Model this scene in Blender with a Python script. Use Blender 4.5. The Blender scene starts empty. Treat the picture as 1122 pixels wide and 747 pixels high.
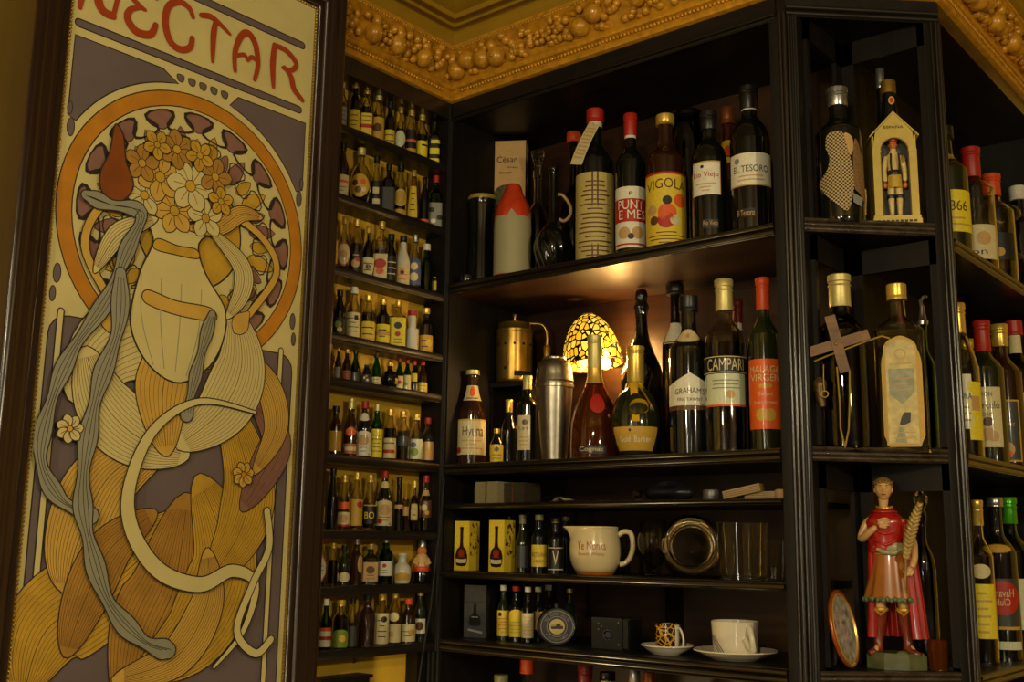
import bpy, math, random
from mathutils import Vector, Matrix
random.seed(7)
PI = math.pi
S = bpy.context.scene
COL = S.collection

# ------------------------------------------------------------------ camera
F, CX0, CY0 = 1188.5, 561.0, 373.5
_y, _p, _r = map(math.radians, (39.815, 10.563, 0.845))
CV = Vector((-math.sin(_y)*math.cos(_p), math.cos(_y)*math.cos(_p), math.sin(_p)))
_r0 = Vector((math.cos(_y), math.sin(_y), 0)); _u0 = _r0.cross(CV)
CR = _r0*math.cos(_r) + _u0*math.sin(_r); CU = -_r0*math.sin(_r) + _u0*math.cos(_r)
CAM = Vector((1.611, -1.702, 1.600))
cd = bpy.data.cameras.new('camera'); cam = bpy.data.objects.new('camera', cd); COL.objects.link(cam)
cd.sensor_width = 36.0; cd.lens = F/1122*36.0; cd.clip_start = 0.02
M4 = Matrix((( CR.x, CU.x, -CV.x, CAM.x), (CR.y, CU.y, -CV.y, CAM.y), (CR.z, CU.z, -CV.z, CAM.z), (0, 0, 0, 1)))
cam.matrix_world = M4
S.camera = cam

def ray(px, py): return CV + CR*((px-CX0)/F) - CU*((py-CY0)/F)
def on_plane(px, py, n, c):
    n = Vector(n); d = ray(px, py); t = (c - CAM.dot(n))/d.dot(n); return CAM + d*t
def stand(px, surf, z):
    """point at height z on the vertical plane surf=(nx,ny,c) that is seen in photo column px"""
    nx, ny, c = surf; w = CR*F - CV*(px-CX0)
    A = Matrix(((nx, ny, 0), (0, 0, 1), (w.x, w.y, w.z)))
    b = Vector((c - nx*CAM.x - ny*CAM.y, z - CAM.z, 0))
    return CAM + A.inverted() @ b
def height_at(x, y, py):
    w = CU*F + CV*(py-CY0)
    return CAM.z - ((x-CAM.x)*w.x + (y-CAM.y)*w.y)/w.z
def depth(p): return (Vector(p)-CAM).dot(CV)
def face(x, y): return math.atan2(CAM.x-x, -(CAM.y-y))
def BP(y): return (0.0, 1.0, y)
def AP(x): return (1.0, 0.0, x)
Q2 = math.sqrt(2)
KC = 0.828
def KP(d): return (1.0, -1.0, KC - d*Q2)     # d metres behind the angled front

# ------------------------------------------------------------------ materials
def lin(c): 
    c = c/255.0
    return c/12.92 if c <= 0.04045 else ((c+0.055)/1.055)**2.4
_m = {}
def mat(name, rgb, rough=0.5, metal=0.0, trans=0.0, coat=0.0, emis=0.0, var=0.15, scale=60.0, bump=0.0, ior=1.45, emcol=None, spec=0.5):
    if name in _m: return _m[name]
    m = bpy.data.materials.new(name); m.use_nodes = True; nt = m.node_tree; b = nt.nodes['Principled BSDF']
    col = tuple(lin(v) for v in rgb)
    b.inputs['Roughness'].default_value = rough; b.inputs['Metallic'].default_value = metal
    b.inputs['Transmission Weight'].default_value = trans; b.inputs['Coat Weight'].default_value = coat
    b.inputs['Coat Roughness'].default_value = 0.08; b.inputs['IOR'].default_value = ior
    b.inputs['Specular IOR Level'].default_value = spec
    if emis:
        b.inputs['Emission Color'].default_value = (*(emcol or col), 1); b.inputs['Emission Strength'].default_value = emis
    if var and trans < 0.5:
        tc = nt.nodes.new('ShaderNodeTexCoord'); nz = nt.nodes.new('ShaderNodeTexNoise'); nz.inputs['Scale'].default_value = scale
        nz.inputs['Detail'].default_value = 4
        rp = nt.nodes.new('ShaderNodeValToRGB')
        rp.color_ramp.elements[0].position = 0.3; rp.color_ramp.elements[1].position = 0.7
        rp.color_ramp.elements[0].color = (*[c*(1-var) for c in col], 1); rp.color_ramp.elements[1].color = (*[min(1, c*(1+var)) for c in col], 1)
        nt.links.new(tc.outputs['Object'], nz.inputs['Vector']); nt.links.new(nz.outputs['Fac'], rp.inputs['Fac'])
        nt.links.new(rp.outputs['Color'], b.inputs['Base Color'])
        if bump:
            bp = nt.nodes.new('ShaderNodeBump'); bp.inputs['Strength'].default_value = bump; bp.inputs['Distance'].default_value = 0.002
            nt.links.new(nz.outputs['Fac'], bp.inputs['Height']); nt.links.new(bp.outputs['Normal'], b.inputs['Normal'])
    else:
        b.inputs['Base Color'].default_value = (*col, 1)
    _m[name] = m
    return m
def wood(name, rgb, rough=0.33, var=0.45, axis=2, coat=0.35, spec=.5):
    if name in _m: return _m[name]
    m = bpy.data.materials.new(name); m.use_nodes = True; nt = m.node_tree; b = nt.nodes['Principled BSDF']
    col = [lin(v) for v in rgb]
    tc = nt.nodes.new('ShaderNodeTexCoord'); mp = nt.nodes.new('ShaderNodeMapping')
    sc = [55, 55, 55]; sc[axis] = 4; mp.inputs['Scale'].default_value = sc
    nz = nt.nodes.new('ShaderNodeTexNoise'); nz.inputs['Scale'].default_value = 1.0; nz.inputs['Detail'].default_value = 6; nz.inputs['Distortion'].default_value = 0.6
    rp = nt.nodes.new('ShaderNodeValToRGB')
    rp.color_ramp.elements[0].position = 0.3; rp.color_ramp.elements[1].position = 0.72
    rp.color_ramp.elements[0].color = (*[c*(1-var) for c in col], 1); rp.color_ramp.elements[1].color = (*[c*(1+var) for c in col], 1)
    bp = nt.nodes.new('ShaderNodeBump'); bp.inputs['Strength'].default_value = 0.12; bp.inputs['Distance'].default_value = 0.001
    nt.links.new(tc.outputs['Object'], mp.inputs['Vector']); nt.links.new(mp.outputs['Vector'], nz.inputs['Vector'])
    nt.links.new(nz.outputs['Fac'], rp.inputs['Fac']); nt.links.new(rp.outputs['Color'], b.inputs['Base Color'])
    nt.links.new(nz.outputs['Fac'], bp.inputs['Height']); nt.links.new(bp.outputs['Normal'], b.inputs['Normal'])
    b.inputs['Specular IOR Level'].default_value = spec; b.inputs['Roughness'].default_value = rough; b.inputs['Coat Weight'].default_value = coat; b.inputs['Coat Roughness'].default_value = 0.15
    _m[name] = m
    return m

# glass family
GL = {
 'clear': dict(rgb=(235, 232, 210), trans=1.0, rough=0.015),
 'green': dict(rgb=(60, 150, 70), trans=1.0, rough=0.02),
 'emerald': dict(rgb=(10, 140, 95), trans=0.9, rough=0.02),
 'amber': dict(rgb=(190, 95, 30), trans=0.9, rough=0.03),
 'yellow': dict(rgb=(220, 200, 90), trans=1.0, rough=0.02),
 'smoke': dict(rgb=(120, 112, 92), trans=1.0, rough=0.03),
 'dark': dict(rgb=(14, 15, 12), rough=0.07, coat=0.5),
 'brown': dict(rgb=(44, 22, 10), rough=0.08, coat=0.5),
 'olive': dict(rgb=(30, 34, 14), rough=0.08, coat=0.5),
 'bluedark': dict(rgb=(14, 18, 26), rough=0.08, coat=0.5),
 'ceramic': dict(rgb=(205, 200, 180), rough=0.22, coat=0.4),
 'stone': dict(rgb=(160, 150, 112), rough=0.5),
}
def glass(k):
    d = dict(GL[k]); rgb = d.pop('rgb'); return mat('glass_'+k, rgb, var=0.0, **d)
CAPC = {
 'gold': ((215, 182, 84), 0.30, 0.6), 'silver': ((170, 170, 165), 0.28, 0.9), 'red': ((165, 34, 20), 0.4, 0.0),
 'black': ((20, 18, 17), 0.35, 0.0), 'orange': ((205, 70, 20), 0.42, 0.0), 'white': ((210, 205, 185), 0.45, 0.0),
 'brass': ((150, 118, 48), 0.4, 0.7), 'green': ((70, 160, 30), 0.3, 0.4), 'olive': ((112, 110, 72), 0.45, 0.1),
 'darkred': ((110, 22, 16), 0.4, 0.0), 'cork': ((176, 140, 90), 0.75, 0.0), 'grey': ((105, 105, 100), 0.4, 0.5),
 'cream': ((200, 185, 140), 0.5, 0.0), 'palegold': ((205, 190, 120), 0.42, 0.5), 'copper': ((170, 100, 50), 0.35, 0.7), 'yellow': ((215, 180, 30), 0.45, 0.0)}
def capm(k):
    rgb, ro, me = CAPC[k]; return mat('cap_'+k, rgb, ro, me, var=0.1, scale=300)
LABC = {
 'cream': (205, 190, 140), 'yellow': (215, 185, 50), 'white': (220, 214, 190), 'gold': (190, 150, 50), 'orange': (215, 90, 25),
 'red': (170, 35, 20), 'black': (22, 20, 18), 'green': (120, 140, 40), 'tan': (190, 150, 90), 'grey': (130, 128, 118),
 'copper': (175, 95, 50), 'blue': (80, 85, 120), 'pale': (200, 205, 170), 'brown': (90, 52, 22), 'darkgrey': (55, 55, 52),
 'lemon': (225, 205, 40), 'ink': (45, 34, 24), 'paleboard': (150, 138, 98), 'darkboard': (58, 50, 36), 'paper': (185, 165, 95)}
def labm(k): return mat('paper_'+k, LABC[k], 0.5, var=0.08, scale=220, coat=0.15)
def liqm(k):
    c = {'brown': (60, 26, 8), 'amber': (165, 90, 22), 'dark': (20, 10, 5), 'yellow': (190, 165, 50), 'green': (10, 90, 55), 'red': (48, 8, 5), 'honey': (190, 120, 30), 'pale': (185, 175, 120)}[k]
    return mat('liquid_'+k, c, 0.12, var=0.0, trans=0.35 if k in ('amber', 'yellow', 'honey', 'pale') else 0.0)

WOOD = wood('dark_wood', (17, 12, 8), rough=.5, coat=.0, spec=.25)
WOODH = wood('dark_wood_lengthwise', (19, 14, 9), axis=0, rough=.48, coat=.05, spec=.3)
EDGE = wood('polished_edge_wood', (26, 20, 14), axis=0, rough=.26, coat=.5)
REDW = wood('reddish_board_wood', (46, 25, 11), axis=0, rough=.42, coat=.1)
WOODR = wood('red_brown_wood', (38, 22, 16), rough=0.28, var=.3)
OAK = wood('worn_oak', (150, 124, 76), rough=0.6, axis=0, coat=0.0)

# ------------------------------------------------------------------ mesh builder
class MB:
    def __init__(s): s.v = []; s.f = []; s.m = []; s.mat = 0
    def add(s, vs, fs, mi=None):
        o = len(s.v); s.v += [tuple(v) for v in vs]
        for f in fs: s.f.append(tuple(i+o for i in f)); s.m.append(s.mat if mi is None else mi)
    def box(s, x0, x1, y0, y1, z0, z1, mi=None, T=None):
        vs = [Vector((x, y, z)) for z in (z0, z1) for y in (y0, y1) for x in (x0, x1)]
        if T: vs = [T @ v for v in vs]
        s.add(vs, [(0, 2, 3, 1), (4, 5, 7, 6), (0, 1, 5, 4), (2, 6, 7, 3), (0, 4, 6, 2), (1, 3, 7, 5)], mi)
    def lathe(s, prof, seg=24, shape=None, c=(0, 0, 0), T=None, mi=None, cap=True):
        vs = []; fs = []; n = len(prof)
        for r, z in prof:
            for k in range(seg):
                a = 2*PI*k/seg
                q = shape(a, z) if shape else 1.0
                if isinstance(q, tuple): v = Vector((c[0]+r*q[0]*math.cos(a), c[1]+r*q[1]*math.sin(a), c[2]+z))
                else: v = Vector((c[0]+r*q*math.cos(a), c[1]+r*q*math.sin(a), c[2]+z))
                vs.append(T @ v if T else v)
        for i in range(n-1):
            for k in range(seg):
                k2 = (k+1) % seg; fs.append((i*seg+k, i*seg+k2, (i+1)*seg+k2, (i+1)*seg+k))
        if cap:
            if prof[0][0] > 1e-6: fs.append(tuple(range(seg-1, -1, -1)))
            if prof[-1][0] > 1e-6: fs.append(tuple((n-1)*seg+k for k in range(seg)))
        s.add(vs, fs, mi)
    def ball(s, c, r, seg=12, rings=8, T=None, mi=None):
        if not isinstance(r, (tuple, list)): r = (r, r, r)
        vs = [Vector((0, 0, -1))]; fs = []
        for i in range(1, rings):
            t = -PI/2 + PI*i/rings
            for k in range(seg):
                a = 2*PI*k/seg; vs.append(Vector((math.cos(t)*math.cos(a), math.cos(t)*math.sin(a), math.sin(t))))
        vs.append(Vector((0, 0, 1))); top = len(vs)-1
        for k in range(seg):
            k2 = (k+1) % seg; fs.append((0, 1+k2, 1+k)); fs.append((top, 1+(rings-2)*seg+k, 1+(rings-2)*seg+k2))
            for i in range(rings-2): fs.append((1+i*seg+k, 1+i*seg+k2, 1+(i+1)*seg+k2, 1+(i+1)*seg+k))
        out = []
        for v in vs:
            w = Vector((v.x*r[0], v.y*r[1], v.z*r[2]))
            if T: w = T @ w
            out.append(w + Vector(c))
        s.add(out, fs, mi)
    def tube(s, pts, r, seg=8, closed=False, mi=None, caps=True):
        pts = [Vector(p) for p in pts]; n = len(pts); vs = []; fs = []
        rr = r if isinstance(r, (list, tuple)) else [r]*n
        prev = None
        for i, p in enumerate(pts):
            if closed: t = pts[(i+1) % n]-pts[i-1]
            else: t = pts[min(i+1, n-1)]-pts[max(i-1, 0)]
            t.normalize()
            if prev is None:
                a = Vector((0, 0, 1)) if abs(t.z) < 0.9 else Vector((1, 0, 0)); u = a.cross(t).normalized()
            else:
                u = prev - t*prev.dot(t)
                if u.length < 1e-6: u = Vector((1, 0, 0)).cross(t)
                u.normalize()
            prev = u; w = t.cross(u)
            for k in range(seg):
                a = 2*PI*k/seg; vs.append(p + u*math.cos(a)*rr[i] + w*math.sin(a)*rr[i])
        m = n if closed else n-1
        for i in range(m):
            j = (i+1) % n
            for k in range(seg):
                k2 = (k+1) % seg; fs.append((i*seg+k, i*seg+k2, j*seg+k2, j*seg+k))
        if not closed and caps:
            fs.append(tuple(range(seg-1, -1, -1))); fs.append(tuple((n-1)*seg+k for k in range(seg)))
        s.add(vs, fs, mi)
    def prism(s, poly, z0, z1, mi=None, T=None):
        n = len(poly); vs = [Vector((x, y, z0)) for x, y in poly]+[Vector((x, y, z1)) for x, y in poly]
        if T: vs = [T @ v for v in vs]
        s.add(vs, [tuple(range(n-1, -1, -1)), tuple(range(n, 2*n))]+[(i, (i+1) % n, n+(i+1) % n, n+i) for i in range(n)], mi)
    def grid(s, fn, nu, nv, mi=None, closed=False):
        vs = [fn(i/nu, j/nv) for j in range(nv+1) for i in range(nu+1)]
        fs = [(j*(nu+1)+i, j*(nu+1)+i+1, (j+1)*(nu+1)+i+1, (j+1)*(nu+1)+i) for j in range(nv) for i in range(nu)]
        s.add(vs, fs, mi)
    def sweep(s, sections, closed=False, mi=None, ends=True):
        """sections: list of rings of equal length"""
        n = len(sections[0]); vs = [p for q in sections for p in q]; fs = []
        m = len(sections) if closed else len(sections)-1
        for i in range(m):
            j = (i+1) % len(sections)
            for k in range(n-1): fs.append((i*n+k, i*n+k+1, j*n+k+1, j*n+k))
        s.add(vs, fs, mi)
    def build(s, name, mats, parent=None, smooth=True, angle=38, kind=None, loc=None, rot=None, label=None):
        me = bpy.data.meshes.new(name); me.from_pydata(s.v, [], s.f)
        if not isinstance(mats, (list, tuple)): mats = [mats]
        for m in mats: me.materials.append(m)
        me.polygons.foreach_set('material_index', s.m)
        me.polygons.foreach_set('use_smooth', [bool(smooth)]*len(s.f))
        me.update()
        if smooth: me.set_sharp_from_angle(angle=math.radians(angle))
        o = bpy.data.objects.new(name, me); COL.objects.link(o)
        if parent: o.parent = parent
        if loc: o.location = loc
        if rot: o.rotation_euler = rot
        if kind: o['kind'] = kind
        if label: o['label'] = label
        return o

LABELS = {}
def tag(o, label, cat, group=None):
    o['label'] = label; o['category'] = cat
    if group: o['group'] = group
    if label in LABELS: print('DUPLICATE LABEL', label)
    if not 4 <= len(label.split()) <= 16: print('LABEL LENGTH', len(label.split()), label)
    LABELS[label] = 1
    return o
def thing(name, label, cat, loc=(0, 0, 0), rz=0.0, group=None):
    o = bpy.data.objects.new(name, None); COL.objects.link(o); o.empty_display_size = 0.02
    o.location = loc; o.rotation_euler = (0, 0, rz)
    return tag(o, label, cat, group)

# ------------------------------------------------------------------ text
_tx = {}
def text_geo(txt, spacing=1.0):
    k = (txt, spacing)
    if k in _tx: return _tx[k]
    c = bpy.data.curves.new('lettering', 'FONT'); c.body = txt; c.space_character = spacing; c.resolution_u = 3
    o = bpy.data.objects.new('lettering', c); COL.objects.link(o)
    dg = bpy.context.evaluated_depsgraph_get(); dg.update()
    me = bpy.data.meshes.new_from_object(o.evaluated_get(dg))
    me.calc_loop_triangles(); vs = [v.co.copy() for v in me.vertices]; fs = [tuple(p.vertices) for p in me.loop_triangles]
    bpy.data.objects.remove(o); bpy.data.curves.remove(c); bpy.data.meshes.remove(me)
    x0 = min(v.x for v in vs); x1 = max(v.x for v in vs); y0 = min(v.y for v in vs); y1 = max(v.y for v in vs)
    vs = [((v.x-x0)/(x1-x0)-0.5, (v.y-y0)/(y1-y0)-0.5) for v in vs]
    _tx[k] = (vs, fs, (x1-x0)/(y1-y0)); return _tx[k]
def text_on(mb, txt, fn, w, h, mi, arc=0.0, mirror=False):
    """fn(sx, sz)->3D ; centred at 0, size w x h"""
    vs, fs, asp = text_geo(txt)
    if w is None: w = h*asp
    out = []
    for x, y in vs:
        X = x*w*(-1 if mirror else 1); Y = y*h + (arc*(1-(2*x)**2) if arc else 0)
        out.append(fn(X, Y))
    mb.add(out, fs, mi)

def smooth_prof(p, n=4):
    out = []
    for i in range(len(p)-1):
        p0 = p[max(i-1, 0)]; p1 = p[i]; p2 = p[i+1]; p3 = p[min(i+2, len(p)-1)]
        for k in range(n):
            t = k/n
            out.append(tuple(0.5*((2*p1[j])+(-p0[j]+p2[j])*t+(2*p0[j]-5*p1[j]+4*p2[j]-p3[j])*t*t+(-p0[j]+3*p1[j]-3*p2[j]+p3[j])*t**3) for j in (0, 1)))
    out.append(p[-1]); return out

# ------------------------------------------------------------------ bottles
# profile points (r / R, z / H) from the base up to the mouth
PR = {
 'wine':   [(0, .004), (.86, 0), (1, .02), (1, .60), (.96, .655), (.78, .70), (.50, .745), (.38, .79), (.36, .95), (.42, .955), (.42, 1)],
 'slope':  [(0, .004), (.88, 0), (1, .02), (1, .52), (.93, .60), (.72, .70), (.46, .79), (.36, .85), (.35, .95), (.41, .955), (.41, 1)],
 'sherry': [(0, .004), (.88, 0), (1, .02), (1, .56), (.98, .63), (.86, .70), (.60, .755), (.40, .79), (.38, .84), (.36, .93), (.44, .935), (.44, 1)],
 'mini':   [(0, .004), (.88, 0), (1, .03), (1, .55), (.96, .61), (.78, .67), (.56, .72), (.49, .78), (.47, .91), (.50, .915), (.50, 1)],
 'minilong': [(0, .004), (.88, 0), (1, .03), (1, .46), (.94, .54), (.70, .64), (.50, .72), (.45, .79), (.44, .92), (.47, .925), (.47, 1)],
 'beer':   [(0, .004), (.88, 0), (1, .03), (1, .50), (.96, .56), (.80, .63), (.56, .72), (.42, .82), (.38, .94), (.44, .945), (.44, 1)],
 'bell':   [(0, .004), (.92, 0), (1, .02), (.99, .22), (.92, .34), (.74, .45), (.48, .55), (.32, .64), (.28, .74), (.28, .96), (.30, .965), (.30, 1)],
 'round':  [(0, .004), (.55, 0), (.70, .03), (.96, .20), (1, .33), (.92, .46), (.66, .57), (.36, .62), (.28, .68), (.28, .93), (.34, .94), (.34, 1)],
 'globe':  [(0, .004), (.50, 0), (.72, .05), (.98, .25), (1, .38), (.90, .53), (.60, .66), (.34, .71), (.30, .78), (.30, .92), (.36, .93), (.36, 1)],
 'flask':  [(0, .004), (.93, 0), (1, .02), (1, .64), (.96, .70), (.74, .745), (.40, .785), (.32, .84), (.31, .94), (.36, .945), (.36, 1)],
 'square': [(0, .004), (.94, 0), (1, .02), (1, .60), (.96, .64), (.70, .70), (.42, .75), (.38, .80), (.38, .93), (.42, .935), (.42, 1)],
 'campari': [(0, .004), (.90, 0), (1, .02), (1, .56), (.99, .63), (.90, .675), (.62, .72), (.42, .76), (.36, .82), (.36, .95), (.40, .955), (.40, 1)],
 'jug':    [(0, .004), (.70, 0), (.85, .04), (1, .25), (.98, .42), (.78, .60), (.50, .68), (.46, .78), (.46, .90), (.55, .92), (.55, 1)],
 'cyl':    [(0, .004), (.95, 0), (1, .02), (1, .86), (.90, .90), (.72, .92), (.72, 1)],
 'tube':   [(0, .004), (.95, 0), (1, .02), (1, .50), (.98, .53), (.62, .56), (.60, .60), (.60, .98), (.60, 1)],
 'stoneb': [(0, .004), (.96, 0), (1, .02), (1, .52), (.95, .66), (.80, .78), (.55, .88), (.38, .94), (.32, 1)],
 'cone':   [(0, .004), (.95, 0), (1, .03), (.80, .40), (.52, .75), (.34, .90), (.34, 1)],
 'milk':   [(0, .004), (.92, 0), (1, .02), (1, .56), (.94, .62), (.74, .68), (.54, .73), (.48, .78), (.47, .91), (.50, .915), (.50, 1)],
}
def rad_at(prof, z):
    for (r0, z0), (r1, z1) in zip(prof[1:], prof[2:]):
        if z0 <= z <= z1 and z1 > z0: return r0 + (r1-r0)*(z-z0)/(z1-z0)
    return prof[-1][0]
def shape_fn(sq, asp):
    if sq <= 0 and asp == 1: return None
    n = 2 + sq*6
    def fn(a, z):
        c, s_ = abs(math.cos(a)), abs(math.sin(a))
        q = (c**n + s_**n)**(-1.0/n)
        return (q, q*asp)
    return fn
def bottle(desc, px, top, w, surf, z, prof='wine', gl='dark', cap='gold', caph=.10, liq=None, fill=.6, labels=(), sq=0, asp=1.0, cat='bottle',
           name='liquor_bottle', group=None, yaw=0.0, seg=None, tilt=0.0, capr=1.12, H=None, neckwrap=None):
    b = stand(px, surf, z); dz = depth((b.x, b.y, z+0.1)); R = w*dz/F/2
    if H is None: H = height_at(b.x, b.y, top) - z
    big = w > 24
    seg = seg or (48 if big else 20)
    rz = face(b.x, b.y) + yaw
    t = thing(name, desc, cat, (b.x, b.y, z+0.0004), rz, group)
    P = [(r*R, q*H) for r, q in smooth_prof(PR[prof], 4 if big else 2)]
    P = [(max(r, 0), q) for r, q in P]
    sh = shape_fn(sq, asp)
    def shz(a, zz):     # squareness fades into a round neck
        if not sh: return 1.0
        r = rad_at(P, zz)/R; k = min(1, max(0, (r-.45)/.4)); q = sh(a, zz)
        return (1+(q[0]-1)*k, 1+(q[1]-1)*k if r > .45 else 1.0)
    body = MB(); m = glass(gl)
    P[-1] = (P[-1][0], H*0.995)
    see = GL[gl].get('trans', 0) > 0.5
    if see:
        wall = min(0.0022, R*0.12)
        inner = [(max(r-wall, 0.0005), max(q, wall*1.5)) for r, q in P[1:]]; inner = [(0, wall*1.5)] + inner
        body.lathe(P + inner[::-1], seg, shz if sh else None, cap=False)
    else:
        body.lathe(P, seg, shz if sh else None)
    body.build('glass_body' if gl not in ('ceramic', 'stone') else 'body', m, t, angle=50)
    if see and liq:
        L = [(0, wall*2.2)] + [(max(r-wall*1.35, 0.0004), max(q, wall*2.2)) for r, q in P[1:] if q < H*fill]
        rr = max(rad_at(P, H*fill)-wall*1.35, 0.0004)
        L += [(rr, H*fill), (0, H*fill)]
        k = MB(); k.lathe(L, seg, shz if sh else None); k.build('liquid', liqm(liq), t, angle=50)
    if cap:
        zc = H*(1-caph); rc = max(rad_at(P, (zc+H)/2), rad_at(P, H*.97))*capr
        c = MB()
        if caph > .13:   # long capsule: follows the neck, with a rim near the top
            c.lathe([(rc*.90, zc), (rc*.93, zc+.001), (rc*.90, H*.955), (rc, H*.96), (rc, H*.995), (rc*.93, H), (0, H)], seg)
            c.lathe([(rc*.96, H*.93), (rc*1.0, H*.935), (rc*.96, H*.94)], seg)
        else:
            c.lathe([(rc*.96, zc), (rc, zc+.0006), (rc, zc+(H-zc)*.18), (rc*.95, zc+(H-zc)*.24), (rc*.98, zc+(H-zc)*.32), (rc*.98, H*.995), (rc*.90, H), (0, H)], seg)
        c.build('cap', capm(cap), t, angle=40)
    for lb in labels:
        add_label(t, P, H, R, b, z, lb, shz if sh else None)
    if neckwrap:
        y0, y1, col = neckwrap; za, zb = height_at(b.x, b.y, y1)-z, height_at(b.x, b.y, y0)-z
        k = MB(); n = 6
        k.lathe([(rad_at(P, za+(zb-za)*i/n)+.0006, za+(zb-za)*i/n) for i in range(n+1)], seg, cap=False); k.build('neck_band', capm(col), t)
    if tilt: t.rotation_euler = (0, tilt, rz)
    return t, R, H, b, P
def add_label(t, P, H, R, b, z, lb, shz=None):
    y0, y1, col, deg = lb[:4]; extra = lb[4] if len(lb) > 4 else {}
    n = Vector((CAM.x-b.x, CAM.y-b.y)).normalized()
    fx, fy = b.x+n.x*R, b.y+n.y*R
    za, zb = height_at(fx, fy, y1)-z, height_at(fx, fy, y0)-z
    za = max(za, .002); zm = (za+zb)/2; hh = (zb-za)
    off = math.radians(extra.get('turn', 0)); big_ = R > .02
    half = math.radians(deg)
    def fn(sx, sz, lift=0.0):     # sx arc length, sz height from centre
        zz = zm+sz; r = rad_at(P, zz); a = -PI/2 + sx/max(R, 1e-4) + off
        q = shz(a, zz) if shz else 1.0
        qx, qy = q if isinstance(q, tuple) else (q, q)
        rr = r + 0.0004 + lift
        return Vector((rr*qx*math.cos(a), rr*qy*math.sin(a), zz))
    W = half*R; mb = MB(); mats = [labm(col)]
    shp = extra.get('shape', 'rect')
    nu = 30; nv = 6
    if shp in ('oval', 'round', 'arch', 'diamond', 'point'):
        pts = []
        N = 28
        for i in range(N):
            a = 2*PI*i/N; c_, s_ = math.cos(a), math.sin(a)
            if shp == 'diamond':
                k = 1/(abs(c_)+abs(s_)); X, Y = c_*k, s_*k
                Y = max(-1, min(1, Y*1.25)); X = max(-1, min(1, X*1.4))
            elif shp in ('arch', 'point'):
                if s_ >= 0: X, Y = c_, (.45+.55*s_ if shp == 'arch' else .35+.65*(1-abs(c_))**1.4)
                else:
                    k = 1/max(abs(c_), abs(s_)); X, Y = c_*k, s_*k
            else: X, Y = c_, s_
            pts.append((X*W, Y*hh/2))
        rings = []
        NR = 4 if R < .02 else 12
        for k in range(1, NR+1): rings.append([fn(x*k/NR, y_*k/NR) for x, y_ in pts])
        vs = [fn(0, 0)] + [p for r_ in rings for p in r_]; fs = [(0, 1+i, 1+(i+1) % N) for i in range(N)]
        for k in range(NR-1):
            for i in range(N): fs.append((1+k*N+i, 1+(k+1)*N+i, 1+(k+1)*N+(i+1) % N, 1+k*N+(i+1) % N))
        mb.add(vs, fs, 0)
        if 'edge' in extra:
            mats.append(labm(extra['edge']))
            vs = []; 
            for x, y_ in pts: vs += [fn(x*.86, y_*.88, .0002), fn(x*.98, y_*.98, .0002)]
            mb.add(vs, [(2*i, 2*i+1, 2*((i+1) % N)+1, 2*((i+1) % N)) for i in range(N)], 1)
    else:
        mb.grid(lambda u, v_: fn((u-.5)*2*W, (v_-.5)*hh), nu, nv, 0)
    def color(c):
        m_ = labm(c)
        if m_ not in mats: mats.append(m_)
        return mats.index(m_)
    def patch(u0, u1, v0, v1, c, lift=.00035):
        i = color(c); mb.grid(lambda u, v_: fn((u0+(u1-u0)*u-.5)*2*W, (v0+(v1-v0)*v_-.5)*hh, lift), max(2, int(30*abs(u1-u0))), 1, i)
    for pt in extra.get('patch', ()): patch(*pt)
    for tx in extra.get('text', ()):
        s_, uc, vc, wf, hf, c = tx[:6]; i = color(c); arc = tx[6]*hh if len(tx) > 6 else 0
        text_on(mb, s_, lambda X, Y: fn((uc-.5)*2*W+X, (vc-.5)*hh+Y, .0007), wf*2*W, hf*hh, i, arc, extra.get('mirror', False))
    for dc in extra.get('disc', ()):
        uc, vc, rf, c = dc; i = color(c); r_ = rf*hh; N = 20; NR2 = 6 if R > .02 else 3
        cu, cv = (uc-.5)*2*W, (vc-.5)*hh
        vs = [fn(cu, cv, .0005)]+[fn(cu+r_*q/NR2*math.cos(2*PI*k/N), cv+r_*q/NR2*math.sin(2*PI*k/N), .0005) for q in range(1, NR2+1) for k in range(N)]
        mb.add(vs, [(0, 1+k, 1+(k+1) % N) for k in range(N)]+[(1+q*N+k, 1+(q+1)*N+k, 1+(q+1)*N+(k+1) % N, 1+q*N+(k+1) % N) for q in range(NR2-1) for k in range(N)], i)
    if extra.get('lines'):
        n_, c, v0, v1 = extra['lines']; i = color(c); rnd = random.Random(int(y0*7+deg))
        for k in range(n_):
            v_ = v0+(v1-v0)*(k+.5)/n_; hw = .12+.25*rnd.random()
            mb.grid(lambda u, q: fn((.5-hw+2*hw*u-.5)*2*W, (v_-.5)*hh+(q-.5)*hh*(v1-v0)/n_*(.30 if big_ else .17), .00035), 12, 1, i)
    mb.build(extra.get('name', 'paper_label'), mats, t, angle=60)
LAMP_GLOW, BULB_GLOW, EXPO = 0.95, 30.0, 0.0
# ------------------------------------------------------------------ room shell
YW = mat('yellow_plaster', (208, 166, 48), 0.6, var=0.10, scale=9, bump=0.15)
GILT = mat('gilded_plaster', (190, 134, 30), 0.34, var=0.25, scale=60, metal=0.1, bump=0.35, coat=.2)
PLAIN = mat('ochre_painted_plaster', (150, 114, 22), 0.42, var=0.10, scale=12)
PANEL = wood('room_panelling', (70, 50, 30), rough=.6, coat=0)
def slab(name, x0, x1, y0, y1, z0, z1, m):
    b = MB(); b.box(x0, x1, y0, y1, z0, z1); return b.build(name, m, smooth=False, kind='structure')
XW = -0.06
slab('wall_left', XW-.1, XW, -4.0, 1.0, 0, 2.80, YW)
slab('wall_back', XW, 3.6, 0.95, 1.05, 0, 2.80, YW)
slab('wall_right', 3.6, 3.7, -4.0, 0.95, 0, 2.80, PANEL)
slab('wall_front', XW, 3.6, -4.1, -4.0, 0, 2.80, PANEL)
slab('floor', XW, 3.6, -4.0, 0.95, -.05, 0, wood('floor_boards', (70, 45, 28), axis=1))
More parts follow.
